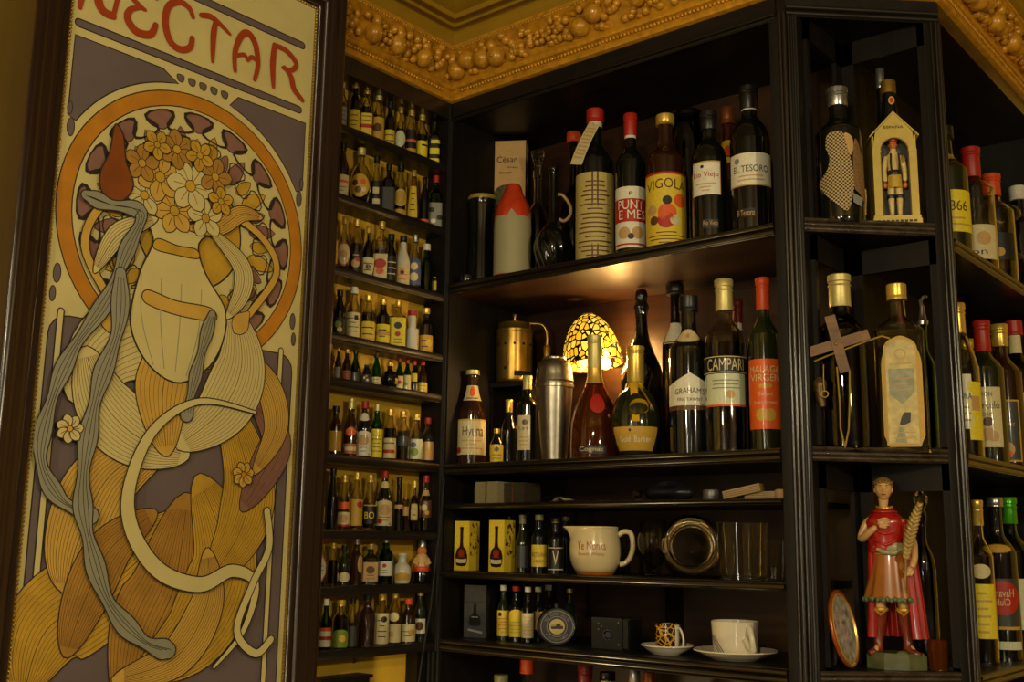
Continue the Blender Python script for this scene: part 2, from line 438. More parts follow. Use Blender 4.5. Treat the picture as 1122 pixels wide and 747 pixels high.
slab('ceiling', XW, 3.6, -4.0, 0.95, 2.76, 2.84, mat('ceiling_paint', (120, 98, 40), 0.7, var=0.06, scale=5))

# cornice: profile (out, z) swept along the left wall, the cabinets and round the angled corner
PROF = [(-.06, 2.584), (.004, 2.584), (.010, 2.586), (.012, 2.592), (.010, 2.598), (.006, 2.600), (.006, 2.611), (.012, 2.613), (.015, 2.619), (.013, 2.625), (.012, 2.629),
        (.016, 2.640), (.026, 2.658), (.040, 2.674), (.046, 2.676), (.052, 2.680), (.053, 2.685), (.049, 2.689), (.050, 2.694),
        (.051, 2.704), (.054, 2.713), (.060, 2.720), (.068, 2.7215), (.070, 2.727), (.074, 2.727), (.076, 2.716), (.083, 2.715), (.087, 2.722), (.102, 2.724),
        (.104, 2.716), (.111, 2.715), (.115, 2.724), (.135, 2.728), (.150, 2.742), (.158, 2.746), (.158, 2.76)]
def cor_pt(seg, d, end):
    k = KC + d*Q2 - .003
    if seg == 0: return (d, -.4035) if end == 0 else (d, -d)
    if seg == 1: return (d, -d) if end == 0 else (k-d, -d)
    if seg == 2: return (k-d, -d) if end == 0 else (1.025+d, 1.025+d-k)
    return (1.025+d, 1.025+d-k) if end == 0 else (1.025+d, .92)
ARC = [(c[0]-p[0], c[1]-p[1]) for p, c in zip(PROF, PROF[1:])]
def frieze(t):     # t 0..1 over the carved band
    z = 2.629+(2.676-2.629)*t
    for (d0, z0), (d1, z1) in zip(PROF[10:15], PROF[11:16]):
        if z0 <= z <= z1: return d0+(d1-d0)*(z-z0)/(z1-z0), z
    return .046, 2.676
dirs = [Vector((0, 1, 0)), Vector((1, 0, 0)), Vector((Q2/2, Q2/2, 0)), Vector((0, 1, 0))]
outs = [Vector((1, 0, 0)), Vector((0, -1, 0)), Vector((Q2/2, -Q2/2, 0)), Vector((1, 0, 0))]
rnd = random.Random(11)
for s_ in range(4):
    mb = MB()
    mb.sweep([[Vector((*cor_pt(s_, d, e), z)) for d, z in PROF] for e in (1, 0)] if s_ else [[Vector((*cor_pt(s_, d, e), z)) for d, z in PROF] for e in (0, 1)][::-1], mi=0)
    for i, _ in enumerate(mb.f):
        if i >= 18: mb.m[i] = 1
    a = Vector((*cor_pt(s_, .03, 0), 0)); b = Vector((*cor_pt(s_, .03, 1), 0)); L = (b-a).length; D = dirs[s_]; O = outs[s_]
    base = lambda t, d, z: Vector((a.x, a.y, 0)) + D*t + O*(d-.03) + Vector((0, 0, z))
    # bead string in the lower channel and the fine rope on top
    t = .012
    while t < L-.008:
        mb.ball(base(t, .0085, 2.6055), (.0042, .0042, .0046), 7, 5, mi=0); t += .0088
    t = .008
    while t < L-.006:
        mb.ball(base(t, .0535, 2.6825), (.0034, .0034, .0030), 6, 4, mi=0); t += .0072
    if s_ != 2:
        # fruit swags: pears, apples, grapes, curled leaves
        t = .012
        while t < L-.015:
            kind = rnd.choice(['grapes', 'pear', 'apple', 'flower', 'leaf', 'apple', 'grapes', 'pear'])
            if kind == 'grapes':
                for k in range(9):
                    fr = rnd.uniform(.12, .88); d, z = frieze(fr); mb.ball(base(t+rnd.uniform(-.020, .020), d+.007, z), rnd.uniform(.0082, .0102), 10, 7, mi=0)
                t += .042
            elif kind == 'pear':
                d, z = frieze(.45); ang = rnd.uniform(-.8, .8)
                mb.ball(base(t, d+.007, z-.004), (.0215, .0200, .0225), 14, 10, mi=0)
                d2, z2 = frieze(.85); mb.ball(base(t+.008*math.sin(ang), d2+.005, z2-.001), (.012, .012, .015), 10, 7, mi=0)
                mb.ball(base(t+.003, d+.026, z-.010), (.004, .004, .004), 6, 4, mi=0)
                t += .038
            elif kind == 'apple':
                fr = rnd.uniform(.3, .7); d, z = frieze(fr); r = rnd.uniform(.017, .023); mb.ball(base(t, d+.008, z), (r, r, r*.93), 12, 8, mi=0)
                d, z = frieze(.95 if fr < .5 else .1); mb.ball(base(t+.011, d+.006, z), .009, 9, 6, mi=0)
                t += r+.017
            elif kind == 'flower':
                d, z = frieze(.5)
                for k in range(6):
                    an = 2*PI*k/6; T = Matrix.Rotation(-an, 3, O)
                    mb.ball(base(t, d+.007, z)+D*.0125*math.cos(an)+Vector((0, 0, .0125*math.sin(an))), (.008, .008, .0065), 8, 5, mi=0)
                mb.ball(base(t, d+.015, z), .0065, 8, 6, mi=0); t += .031
            else:
                d, z = frieze(.5); sg = rnd.choice((-1, 1))
                for k in range(7):
                    q = k/6; dd, zz = frieze(.1+.8*q)
                    mb.ball(base(t+sg*.016*math.sin(q*2.6), dd+.004+.004*math.sin(q*3.1), zz), (.0095*(1-.6*q), .0095*(1-.6*q), .0065), 8, 5, mi=0)
                t += .024
            for k in range(2):
                fr = rnd.choice((rnd.uniform(0.0, .2), rnd.uniform(.8, 1.0))); d, z = frieze(fr)
                mb.ball(base(min(max(t+rnd.uniform(-.03, .01), 0), L), d+.003, z), (rnd.uniform(.007, .012), rnd.uniform(.007, .011), rnd.uniform(.005, .009)), 8, 6, mi=0)
    mb.build('trim_%d' % (s_+1), [GILT, PLAIN], angle=45, kind='structure')

# ------------------------------------------------------------------ cabinets
def mould(h=.020, beads=2, d=.006):
    """front edge profile (out, dz) with rounded beads, dz measured down from the shelf top"""
    p = [(0, 0)]; bh = h/beads
    for k in range(beads):
        for j in range(7):
            a = PI*j/6; p.append((d*(.25+.75*math.sin(a))*(1 if k == 0 else .8), -(k*bh + bh*(1-math.cos(a))/2*.86)))
        p.append((0.0005, -(k+1)*bh+.0006))
    p.append((0, -h)); return p
def edge(mb, a, b, out, z, prof):
    a = Vector(a); b = Vector(b); o = Vector(out).normalized()
    ring = lambda q: [Vector((q.x+o.x*d, q.y+o.y*d, z+dz)) for d, dz in prof]
    mb.sweep([ring(Vector((b.x, b.y, 0))), ring(Vector((a.x, a.y, 0)))])
ZB = {'top': 2.161, 'mid': 1.765, 'thin': 1.681, 'low': 1.542, 'base': 1.405, 'under': 1.075}
YB = .270
t = thing('bar_cabinet', 'tall dark wooden bar cabinet holding wine bottles, lit lamp, jug and cups', 'cabinet', (0, 0, 0))
b = MB(); b.box(-.024, .012, .0, YB, .9, 2.548)
for x0, x1 in ((-.024, -.017), (-.012, -.003), (.002, .009)): b.tube([((x0+x1)/2, -.001, .9), ((x0+x1)/2, -.001, 2.548)], (x1-x0)/2, 8)
b.build('side_panel', WOOD, t)
b = MB(); b.box(.012, .832, YB, YB+.015, .9, 2.60); b.build('back_panel', REDW, t)
b = MB(); b.box(-.024, .803, .0205, YB-.0005, 2.548, 2.575); b.build('top_board', WOODH, t)
b = MB(); b.box(-.024, .803, .0, .02, 2.548, 2.5838); edge(b, (-.02, 0), (.803, 0), (0, -1), 2.553, mould(.014, 2, .006)); b.build('fascia', WOODH, t)
def bshelf(z, th, h, beads, y0=0.0, nm='shelf'):
    b = MB(); b.box(.012, .788, y0, YB, z-th, z)
    if beads: edge(b, (.012, y0), (.788, y0), (0, -1), z-.0008, mould(h, beads, .007))
    return b.build(nm, WOODH, t)
def bshelf(z, th, h, beads, y0=0.0, nm='shelf'):
    b = MB(); b.box(.012, .788, y0+.004, YB, z-th, z); o = b.build(nm, REDW if z > 1.76 else WOODH, t)
    b = MB(); b.box(.012, .788, y0, y0+.004, z-th, z); edge(b, (.012, y0), (.788, y0), (0, -1), z-.0008, mould(h, beads, .007)); b.build('edge_moulding', EDGE, o); return o
bshelf(ZB['top'], .024, .023, 2); bshelf(ZB['mid'], .022, .021, 2); bshelf(ZB['thin'], .010, .009, 1); bshelf(ZB['low'], .014, .013, 1)
bshelf(ZB['base'], .026, .024, 2); bshelf(ZB['under'], .024, .022, 2)
b = MB(); b.box(.42, .432, .20, YB, ZB['base'], ZB['low']-.014); b.build('divider', WOOD, t)
b = MB(); b.box(-.024, .787, -.22, YB+.015, 0, .87); b.box(-.05, .787, -.25, YB+.015, .87, .8995); b.build('base_unit', WOOD, t)
for k in range(3):
    x = .0+k*.27; b = MB(); b.box(x, x+.25, -.235, -.221, .06, .82); b.box(x+.03, x+.22, -.240, -.2352, .12, .76)
    d_ = b.build('door', WOOD, t); b = MB(); b.ball((x+.23, -.250, .5), .012); b.build('knob', capm('brass'), d_)

# angled corner cabinet
t = thing('corner_cabinet', 'narrow angled dark wooden cabinet with open framed sides and shelf edges lightened as highlights', 'cabinet', (0, 0, 0))
def post(poly, beads, name='post'):
    b = MB(); b.prism(poly, .9, 2.548)
    o = b.build(name, WOOD, t, angle=60); b = MB()
    for x, y, r in beads: b.tube([(x, y, .9), (x, y, 2.548)], r, 10)
    b.build('bead_moulding', wood('polished_bead_wood', (24, 18, 12), rough=.3, coat=.4), o, angle=60)
post([(.789, .0), (.820, .0), (.838, .010), (.838, .034), (.789, .034)], [(.811, -.0008, .0035), (.8185, .0, .0045), (.8255, .0035, .0035), (.8325, .008, .0028)])
post([(1.006, .176), (1.025, .195), (1.025, .2065), (1.006, .2065)], [(1.0225, .1925, .0036), (1.0255, .199, .0038), (1.0165, .1865, .0022)])
def partition(axis, name):
    tiers = [(.93, 1.379), (1.405, 1.743), (1.767, 2.137), (2.163, 2.548)]
    b = MB()
    for z0, z1 in tiers:
        if axis == 'L':
            o0, o1 = .036, .176
            b.box(.838, .846, .034, .184, z0, z0+.004); b.box(.838, .846, .034, .184, z1-.045, z1)
            b.box(.838, .846, .034, .046, z0, z1); b.box(.838, .846, .160, .184, z0, z1)
        else:
            b.box(.846, 1.006, .187, .195, z0, z0+.004); b.box(.846, 1.006, .187, .195, z1-.045, z1)
            b.box(.846, .868, .187, .195, z0, z1); b.box(.990, 1.006, .187, .195, z0, z1)
    b.build(name, WOOD, t)
partition('L', 'side_frame'); partition('R', 'side_frame')
for z in (1.767, 2.163, 1.405):
    b = MB(); b.prism([(.838, .010), (1.003, .175), (1.003, .195), (.834, .195), (.834, .034), (.838, .034)], z-.024, z)
    o = b.build('shelf', WOODH, t)
    b = MB(); edge(b, (.838, .0095), (1.004, .1755), (1, -1), z-.0005, mould(.024, 3, .006)); b.build('edge_moulding', wood('highlight_edge_wood', (60, 50, 38), axis=0, rough=.2, coat=.8), o)  # edge wood coloured paler to imitate bright highlights along the beads
b = MB(); b.prism([(.805, .0), (.822, .0), (1.025, .196), (1.025, .2065), (.805, .2065)], 2.548, 2.5838)
p = mould(.022, 2, .007); edge(b, (.822, -.001), (1.026, .195), (1, -1), 2.562, p); b.build('fascia', WOODH, t)
b = MB(); b.prism([(.788, -.25), (.93, -.25), (1.24, .06), (1.24, .205), (.788, .205)], 0, .8995); b.build('base_unit', WOOD, t)

# right cabinet, its shelves run away from the viewer
t = thing('side_cabinet', 'dark wooden bar cabinet beyond the corner post, its shelves receding to the right', 'cabinet', (0, 0, 0))
b = MB(); b.box(.834, .845, .2085, .92, .9, 2.6); b.build('back_panel', WOOD, t)
b = MB(); b.box(.845, 1.025, .905, .92, .9, 2.55); b.build('side_panel', WOOD, t)
b = MB(); b.box(1.012, 1.025, .207, .92, 2.548, 2.5838); b.build('fascia', wood('dark_wood_deep', (27, 20, 15), axis=1), t)
b = MB(); b.box(.845, 1.012, .2085, .905, 2.548, 2.575); b.build('top_board', wood('dark_wood_deep', (27, 20, 15), axis=1), t)
for z, th in ((2.140, .022), (1.762, .022), (1.399, .022), (1.075, .022)):
    b = MB(); b.box(.845, 1.024, .2085, .905, z-th, z); edge(b, (1.024, .2085), (1.024, .905), (1, 0), z-.0005, mould(.021, 2, .006))
    b.build('shelf', wood('dark_wood_deep', (27, 20, 15), axis=1), t)
b = MB(); b.box(.845, 1.24, .207, .92, 0, .8995); b.build('base_unit', WOOD, t)

# miniature rack on the left wall
ZR = [2.436, 2.289, 2.138, 2.003, 1.915, 1.766, 1.622, 1.515, 1.396]
t = thing('bottle_rack', 'narrow dark wooden wall rack of nine shelves full of miniature bottles', 'rack', (0, 0, 0))
b = MB(); b.box(XW+.0008, .002, -.0075, -.0006, 1.378, 2.5838); b.box(XW+.0008, -.026, -.030, -.0006, .9, 1.377)
b.tube([(.002, -.0042, 1.378), (.002, -.0042, 2.58)], .0032, 8); b.build('side_panel', WOOD, t)
b = MB(); b.box(XW+.0008, .0, -.4035, -.392, 1.378, 2.5838); b.build('side_panel', WOOD, t)
b = MB(); b.box(XW+.0008, .002, -.392, -.0078, 2.545, 2.5838); b.build('top_rail', wood('dark_wood_deep', (27, 20, 15), axis=1), t)
for z in ZR:
    b = MB(); b.box(XW+.0008, -.001, -.392, -.0078, z-.018, z); edge(b, (-.001, -.392), (-.001, -.0078), (1, 0), z-.0005, mould(.017, 1, .003))
    b.build('shelf', wood('rack_shelf_wood', (24, 17, 12), axis=1, rough=.45, coat=.1), t)

# black cable and the little wall plug under the rack
b = MB(); pts = []
for px, py in ((487, 525), (484, 560), (478, 610), (472, 665), (466, 700), (459, 747), (452, 790)):
    q = on_plane(px, py, (1, 0, 0), .018); pts.append(q)
b.tube(pts, .0022, 8); o = b.build('power_cable', mat('black_rubber', (16, 15, 15), .4)); tag(o, 'thin black cable running down beside the rack over the yellow wall', 'cable')
q = on_plane(388, 724, (1, 0, 0), XW); b = MB(); b.ball(q, (.004, .005, .005)); o = b.build('screw_hook', capm('brass')); tag(o, 'small brass screw head in the yellow wall under the rack', 'screw')
q = on_plane(378, 744, (1, 0, 0), -.03)
b = MB(); b.box(XW+.0008, -.02, q.y-.07, q.y+.055, 1.20, q.z); b.box(XW+.0008, -.014, q.y-.074, q.y+.059, q.z, q.z+.006)
o = b.build('wall_box', WOOD, smooth=False); tag(o, 'top edge of a dark wooden box on the yellow wall under the rack', 'box')

# the unseen lamp below the shelf is only a light, counter_lamp
# ------------------------------------------------------------------ framed poster (a plain art-nouveau style ornament)
XP = .080; U0, U1, PZ0, PZ1 = -.944, -.4685, 1.22, 2.600
def pp(px, py):
    q = on_plane(px, py, (1, 0, 0), XP); return (q.y, q.z)
PM = [mat('print_cream', (205, 190, 126), .45, var=.05, scale=14, coat=.15), mat('print_lilac', (104, 90, 90), .45, var=.06, scale=14, coat=.15),
      mat('print_ochre', (186, 122, 30), .45, var=.12, scale=25, coat=.15), mat('print_red', (160, 62, 24), .45, var=.08, coat=.15),
      mat('print_ink', (46, 36, 30), .5, var=.1, coat=.15), mat('print_bluegrey', (142, 140, 118), .45, var=.10, scale=18, coat=.15),
      mat('print_straw', (200, 160, 70), .45, var=.12, scale=20, coat=.15), mat('print_mauve', (136, 98, 84), .45, var=.10, coat=.15),
      mat('print_gold', (190, 150, 48), .45, var=.16, scale=30, coat=.15), mat('print_amber', (128, 66, 22), .45, var=.25, scale=18, coat=.15),
      mat('print_bronze', (168, 124, 50), .45, var=.16, scale=30, coat=.15)]
CRM, LIL, OCH, RED, INK, BLU, STR, MAU, GOL, AMB, BRZ = range(11)
pm = MB(); LAY = [0]
def P3(p, lay): return Vector((XP + .0004 + lay*.000022, p[0], p[1]))
def clip(poly):
    """keep inside the print"""
    def half(ps, f, inter):
        out = []
        for i, p in enumerate(ps):
            q = ps[(i+1) % len(ps)]; a, b_ = f(p), f(q)
            if a >= 0: out.append(p)
            if (a >= 0) != (b_ >= 0): k = a/(a-b_); out.append((p[0]+(q[0]-p[0])*k, p[1]+(q[1]-p[1])*k))
        return out
    for f in (lambda p: p[0]-U0, lambda p: U1-p[0], lambda p: p[1]-PZ0, lambda p: PZ1-p[1]):
        poly = half(poly, f, 0)
        if len(poly) < 3: return []
    return poly
def fill(poly, c, lay=None):
    if lay is None: LAY[0] += 1; lay = LAY[0]
    poly = clip(poly)
    if len(poly) >= 3:
        ar = sum(poly[i][0]*poly[(i+1) % len(poly)][1]-poly[(i+1) % len(poly)][0]*poly[i][1] for i in range(len(poly)))
        if ar < 0: poly = poly[::-1]
        pm.add([P3(p, lay) for p in poly], [tuple(range(len(poly)))], c)
def strokes(pts, w, c, closed=False, lay=None):
    if lay is None: LAY[0] += 1; lay = LAY[0]
    n = len(pts); L = []; Rr = []
    ws = w if isinstance(w, (list, tuple)) else [w]*n
    for i in range(n):
        a = pts[i-1] if (i or closed) else pts[0]; b_ = pts[(i+1) % n] if (i < n-1 or closed) else pts[-1]
        dx, dy = b_[0]-a[0], b_[1]-a[1]; l = math.hypot(dx, dy) or 1; nx, ny = -dy/l, dx/l
        L.append((pts[i][0]+nx*ws[i]/2, pts[i][1]+ny*ws[i]/2)); Rr.append((pts[i][0]-nx*ws[i]/2, pts[i][1]-ny*ws[i]/2))
    for i in range(n if closed else n-1):
        j = (i+1) % n; fill([Rr[i], Rr[j], L[j], L[i]], c, lay)
    if not closed:
        for i in (0, n-1):
            r = ws[i]/2
            if r > .0006: fill([(pts[i][0]+r*math.cos(2*PI*k/10), pts[i][1]+r*math.sin(2*PI*k/10)) for k in range(10)], c, lay-(.35 if i else .5))
def cr(p, n=6, closed=False):
    if closed:
        out = []
        m = len(p)
        for i in range(m):
            p0, p1, p2, p3 = p[i-1], p[i], p[(i+1) % m], p[(i+2) % m]
            for k in range(n):
                t = k/n; out.append(tuple(0.5*((2*p1[j])+(-p0[j]+p2[j])*t+(2*p0[j]-5*p1[j]+4*p2[j]-p3[j])*t*t+(-p0[j]+3*p1[j]-3*p2[j]+p3[j])*t**3) for j in (0, 1)))
        return out
    return smooth_prof(p, n)
def shape(poly, c, ow=.0022, closed=True):
    LAY[0] += 1; fill(poly, c, LAY[0]); strokes(poly, ow, INK, True, LAY[0]+.5)
def px_shape(pts, c, ow=.0022, n=5): shape(cr([pp(*q) for q in pts], n, True), c, ow)
def rrect(u0, u1, z0, z1, r):
    o = []
    for cu, cz, a0 in ((u1-r, z1-r, 0), (u0+r, z1-r, 90), (u0+r, z0+r, 180), (u1-r, z0+r, 270)):
        for k in range(5): a = math.radians(a0+22.5*k); o.append((cu+r*math.cos(a), cz+r*math.sin(a)))
    return o
fill([(U0, PZ0), (U1, PZ0), (U1, PZ1), (U0, PZ1)], CRM, 0)
CU_, CZ_, RO = -.7065, 2.105, .2365
def arcp(r, a0, a1, n=40, cu=CU_, cz=CZ_): return [(cu+r*math.cos(math.radians(a0+(a1-a0)*k/n)), cz+r*math.sin(math.radians(a0+(a1-a0)*k/n))) for k in range(n+1)]
# lilac grounds: two bands, spandrels, side strips
shape(rrect(-.937, -.489, 2.509, 2.522, .0062), LIL); shape(rrect(-.937, -.489, 2.381, 2.394, .0062), LIL)
a = arcp(.248, 100, 150, 14); shape(cr([(-.935, 2.366), (-.78, 2.366)], 1)[:2] + a + [(-.935, 2.235)], LIL)
a = arcp(.248, 30, 76, 14); shape([(-.478, 2.235)] + a + [(-.63, 2.366), (-.478, 2.366)], LIL)
for k in range(5):
    shape([(x, y) for x, y in cr([(-.753+k*.022, 2.366), (-.740+k*.022, 2.366), (-.742+k*.022, 2.355), (-.751+k*.022, 2.356)], 3, True)], LIL, .0015)
for s_ in (-1, 1):
    for k, (dx, dz, r) in enumerate(((.222, .112, .010), (.226, .142, .007), (.222, -.118, .010), (.226, -.150, .008))):
        shape([(CU_+s_*dx+r*.6*math.cos(2*PI*i/12), CZ_+dz+r*1.5*math.sin(2*PI*i/12)) for i in range(12)], LIL, .0015)
# lower grounds
shape(rrect(-.934, -.480, 1.245, 1.925, .03), LIL)
# ring
fill(arcp(RO, 0, 360, 72)[:-1], CRM)
LAY[0] += 1
strokes(arcp(.2215, 0, 360, 72)[:-1], .024, OCH, True); strokes(arcp(.2345, 0, 360, 72)[:-1], .002, INK, True); strokes(arcp(.2090, 0, 360, 72)[:-1], .002, INK, True)
fill(arcp(.100, 0, 360, 48)[:-1], GOL); strokes(arcp(.100, 0, 360, 48)[:-1], .003, INK, True); strokes(arcp(.105, 0, 360, 48)[:-1], .006, CRM, True)
NPET = 16
LAY[0] += 1
def pol(r, a): return (CU_+r*math.cos(a), CZ_+r*math.sin(a))
for k in range(NPET):
    a = 2*PI*k/NPET; d = 2*PI/NPET
    shape(cr([pol(.172, a-.10*d), pol(.186, a-.34*d), pol(.201, a-.22*d), pol(.201, a+.22*d), pol(.186, a+.34*d), pol(.172, a+.10*d)], 4, True), MAU, .0016)
    shape(cr([pol(.118, a+.5*d), pol(.140, a+.24*d), pol(.176, a+.5*d), pol(.140, a+.76*d)], 3, True), GOL if k % 2 else MAU, .0016)
    shape(cr([pol(.120, a), pol(.138, a-.20*d), pol(.160, a), pol(.138, a+.20*d)], 3, True), MAU if k % 2 else GOL, .0014)
wl = []
for k in range(NPET*16):
    a = 2*PI*k/(NPET*16); s1 = math.sin(a*NPET); wl.append((pol(.184+.019*math.cos(a*NPET), a+.09*math.sin(2*a*NPET)), .0020+.0045*abs(s1)))
strokes([w[0] for w in wl], [w[1] for w in wl], INK, True)
wl = []
for k in range(NPET*12):
    a = 2*PI*k/(NPET*12); wl.append((pol(.142-.018*math.cos(a*NPET), a+.07*math.sin(2*a*NPET)), .0022))
strokes([w[0] for w in wl], [w[1] for w in wl], INK, True)

# red lettering
def letter(u, z, w, h, segs):
    LAY[0] += 1
    for pts, ws in segs:
        LAY[0] += 1
        q = cr(pts, 6); n = len(q); W = [ws[0]+(ws[1]-ws[0])*math.sin(PI*min(1, i/(n-1)))+(ws[2]-ws[0])*(i/(n-1)) for i in range(n)]
        strokes([(u+x*w, z+y*h) for x, y in q], W, RED, False, LAY[0])
LB = 2.410; LH = .083
letter(-.9335, LB, .062, LH, [([(.02, .02), (.06, .5), (.02, 1)], (.007, .011, .007)), ([(.02, 1), (.25, .85), (.55, .2), (.92, .12)], (.006, .012, .012)), ([(.92, .12), (1.0, .6), (.92, 1)], (.008, .009, .006))])
letter(-.856, LB, .055, LH, [([(.95, .86), (.6, 1), (.2, .88), (.18, .66), (.5, .54), (.62, .52)], (.008, .011, .006)), ([(.5, .54), (.15, .40), (.08, .18), (.40, 0), (.85, .06), (1, .30)], (.006, .012, .010))])
letter(-.786, LB, .056, LH, [([(.95, .80), (.80, .96), (.45, 1.0), (.10, .80), (.04, .42), (.25, .08), (.60, 0), (.92, .12), (.98, .34)], (.008, .012, .010))])
letter(-.717, LB, .060, LH, [([(0, .92), (.3, .98), (.6, .92), (1.0, .78)], (.009, .012, .006)), ([(.50, .95), (.45, .6), (.48, .02)], (.008, .013, .006))])
letter(-.647, LB, .056, LH, [([(.10, .02), (.05, .4), (.22, .82), (.50, .98), (.80, .80), (.95, .38), (.86, .0)], (.008, .013, .008)), ([(.12, .36), (.40, .46), (.55, .36)], (.007, .008, .006)), ([(.55, .36), (.70, .48), (.90, .44)], (.006, .008, .007))])
letter(-.563, LB, .070, LH, [([(.08, .0), (.02, .5), (.04, .98)], (.007, .011, .010)), ([(.04, .98), (.45, .96), (.78, .76), (.62, .56), (.35, .54)], (.009, .012, .007)), ([(.40, .56), (.62, .42), (.75, .15), (1.05, -.03)], (.008, .012, .009))])

# central bouquet in a tall cream vase
def petal(cu, cz, ang, L, w, c, ow=.0015, curl=0.0):
    ax = (math.cos(ang), math.sin(ang)); nx = (-ax[1], ax[0]); pts = []
    for t, s_ in ((0, 0), (.25, .55), (.55, 1), (.85, .75), (1, .12), (.97, -.15), (.82, -.7), (.52, -.95), (.22, -.5)):
        k = curl*t*t
        pts.append((cu+ax[0]*L*t+nx[0]*(w*s_+k), cz+ax[1]*L*t+nx[1]*(w*s_+k)))
    shape(cr(pts, 4, True), c, ow)
def blossom(cu, cz, r, c, n=6, a0=0.0, core=GOL):
    for k in range(n): petal(cu, cz, a0+2*PI*k/n, r, r*.36, c)
    for k in range(n):
        a = a0+2*PI*k/n; strokes([(cu, cz), (cu+r*.7*math.cos(a), cz+r*.7*math.sin(a))], .0012, AMB)
    shape([(cu+r*.22*math.cos(2*PI*k/12), cz+r*.22*math.sin(2*PI*k/12)) for k in range(12)], core, .0014)
# long background leaves
def leaf(pts, w, c, veins=2, ow=.0019):
    q = cr(pts, 8); n = len(q); Lp = []; Rp = []
    for i in range(n):
        a = q[max(i-1, 0)]; b_ = q[min(i+1, n-1)]; dx, dy = b_[0]-a[0], b_[1]-a[1]; l = math.hypot(dx, dy) or 1
        ww = w*math.sin(PI*(.012+.976*i/(n-1)))**.75
        Lp.append((q[i][0]-dy/l*ww, q[i][1]+dx/l*ww)); Rp.append((q[i][0]+dy/l*ww, q[i][1]-dx/l*ww))
    shape(Lp+Rp[::-1], c, ow)
    veins = veins*2+1
    for v_ in range(-veins, veins+1):
        f_ = v_/(veins+1); strokes([(q[i][0]*(1)+(Lp[i][0]-q[i][0])*f_, q[i][1]+(Lp[i][1]-q[i][1])*f_) for i in range(2, n-2)], .0011 if v_ == 0 else .0007, INK if v_ % 3 == 0 else AMB)
def PL(*a): return [pp(*q) for q in a]
# pillar strips at the sides
for u in (-.918, -.508):
    strokes([(u, 1.26), (u, 1.93)], .012, INK); strokes([(u, 1.26), (u, 1.93)], .008, CRM)
# ochre fan leaves of the lower half
leaf(PL((210, 560), (120, 640), (50, 690), (25, 760)), .075, GOL, 4)
leaf(PL((205, 540), (190, 640), (165, 700), (140, 790)), .085, BRZ, 5)
leaf(PL((215, 520), (245, 610), (215, 690), (150, 740)), .070, GOL, 4)
leaf(PL((190, 480), (120, 520), (85, 590), (70, 650)), .060, STR, 4)
leaf(PL((240, 420), (270, 520), (262, 580), (225, 640)), .055, GOL, 4)
leaf(PL((170, 560), (120, 600), (90, 660), (70, 720)), .040, BRZ, 3)
leaf(PL((225, 600), (225, 660), (190, 720), (120, 745)), .035, STR, 3)
leaf(PL((275, 440), (300, 480), (285, 520), (262, 560)), .035, MAU, 3)
leaf(PL((255, 380), (290, 420), (300, 470), (275, 520)), .028, STR, 2)
# cream drapery-like broad leaves around the vase
leaf(PL((250, 350), (190, 355), (120, 380), (75, 440)), .070, CRM, 3)
leaf(PL((90, 380), (110, 440), (150, 480), (205, 500)), .052, CRM, 3)
leaf(PL((255, 340), (262, 400), (240, 450), (190, 490)), .055, CRM, 3)
leaf(PL((190, 330), (180, 400), (175, 440), (180, 500)), .050, STR, 2)
# tall vase
px_shape([(150, 225), (205, 245), (235, 250), (215, 268), (222, 300), (245, 345), (232, 395), (195, 420), (160, 400), (140, 355), (150, 300), (165, 262)], CRM, .003)
for k in range(4):
    a = pp(152+k*22, 300+k*6); b_ = pp(165+k*12, 400+k*4); strokes(cr([a, ((a[0]+b_[0])/2-.010+.006*k, (a[1]+b_[1])/2), b_], 5), .0016, BLU)
px_shape([(158, 318), (190, 330), (228, 338), (232, 352), (192, 346), (156, 332)], STR, .002)
px_shape([(170, 262), (192, 270), (212, 274), (214, 284), (190, 280), (166, 273)], GOL, .002)
# stems, side sprays and blossoms
for a in ([(185, 240), (150, 215), (110, 225), (90, 270), (118, 330)], [(200, 240), (245, 235), (285, 262), (300, 300), (270, 345)]):
    s_ = cr(PL(*a), 6); strokes(s_, .016, INK); strokes(s_, .012, STR)
petal(*pp(120, 330), -1.6, .05, .018, STR); petal(*pp(270, 342), -2.2, .05, .018, STR)
leaf(PL((200, 250), (235, 250), (262, 235), (285, 240)), .016, STR, 1); leaf(PL((170, 240), (140, 250), (120, 265), (100, 300)), .018, CRM, 1)
leaf(PL((225, 250), (260, 290), (262, 320), (245, 350)), .020, CRM, 1)
for (x, y, r, c, n, a0) in ((188, 232, .040, STR, 6, .2), (222, 240, .036, CRM, 5, .5), (155, 215, .034, CRM, 6, .1), (172, 195, .042, STR, 6, .4), (205, 205, .045, CRM, 6, .0), (152, 180, .032, BRZ, 5, .3),
                            (190, 165, .034, BRZ, 6, .7), (232, 195, .034, BRZ, 5, .1), (215, 172, .028, GOL, 5, .9), (238, 222, .026, GOL, 5, .4), (168, 160, .026, GOL, 5, 1.1)):
    blossom(*pp(x, y), r, c, n, a0)
# amber pod at the left, like a closed bud
px_shape([(122, 138), (131, 150), (134, 178), (142, 205), (128, 222), (108, 212), (106, 190), (116, 168)], AMB, .0025)
# blue-grey ribbons
def ribbon(pts, w, c=BLU):
    q = cr(PL(*pts), 8); n = len(q); ws = [w*(.55+.45*math.sin(i*.33)**2) for i in range(n)]
    strokes(q, [x+.004 for x in ws], INK); strokes(q, ws, c)
    for f_ in (-.22, .05, .28):
        strokes([(q[i][0]+f_*ws[i], q[i][1]) for i in range(1, n-1)], .0010, INK)
ribbon([(90, 215), (115, 225), (150, 235), (135, 275), (112, 330), (75, 385), (52, 440), (40, 500), (60, 545), (95, 565)], .026)
ribbon([(128, 300), (125, 360), (105, 420), (92, 480), (86, 545), (95, 600), (115, 660), (150, 700), (180, 712)], .030)
ribbon([(228, 345), (218, 380), (208, 420), (200, 455)], .022)
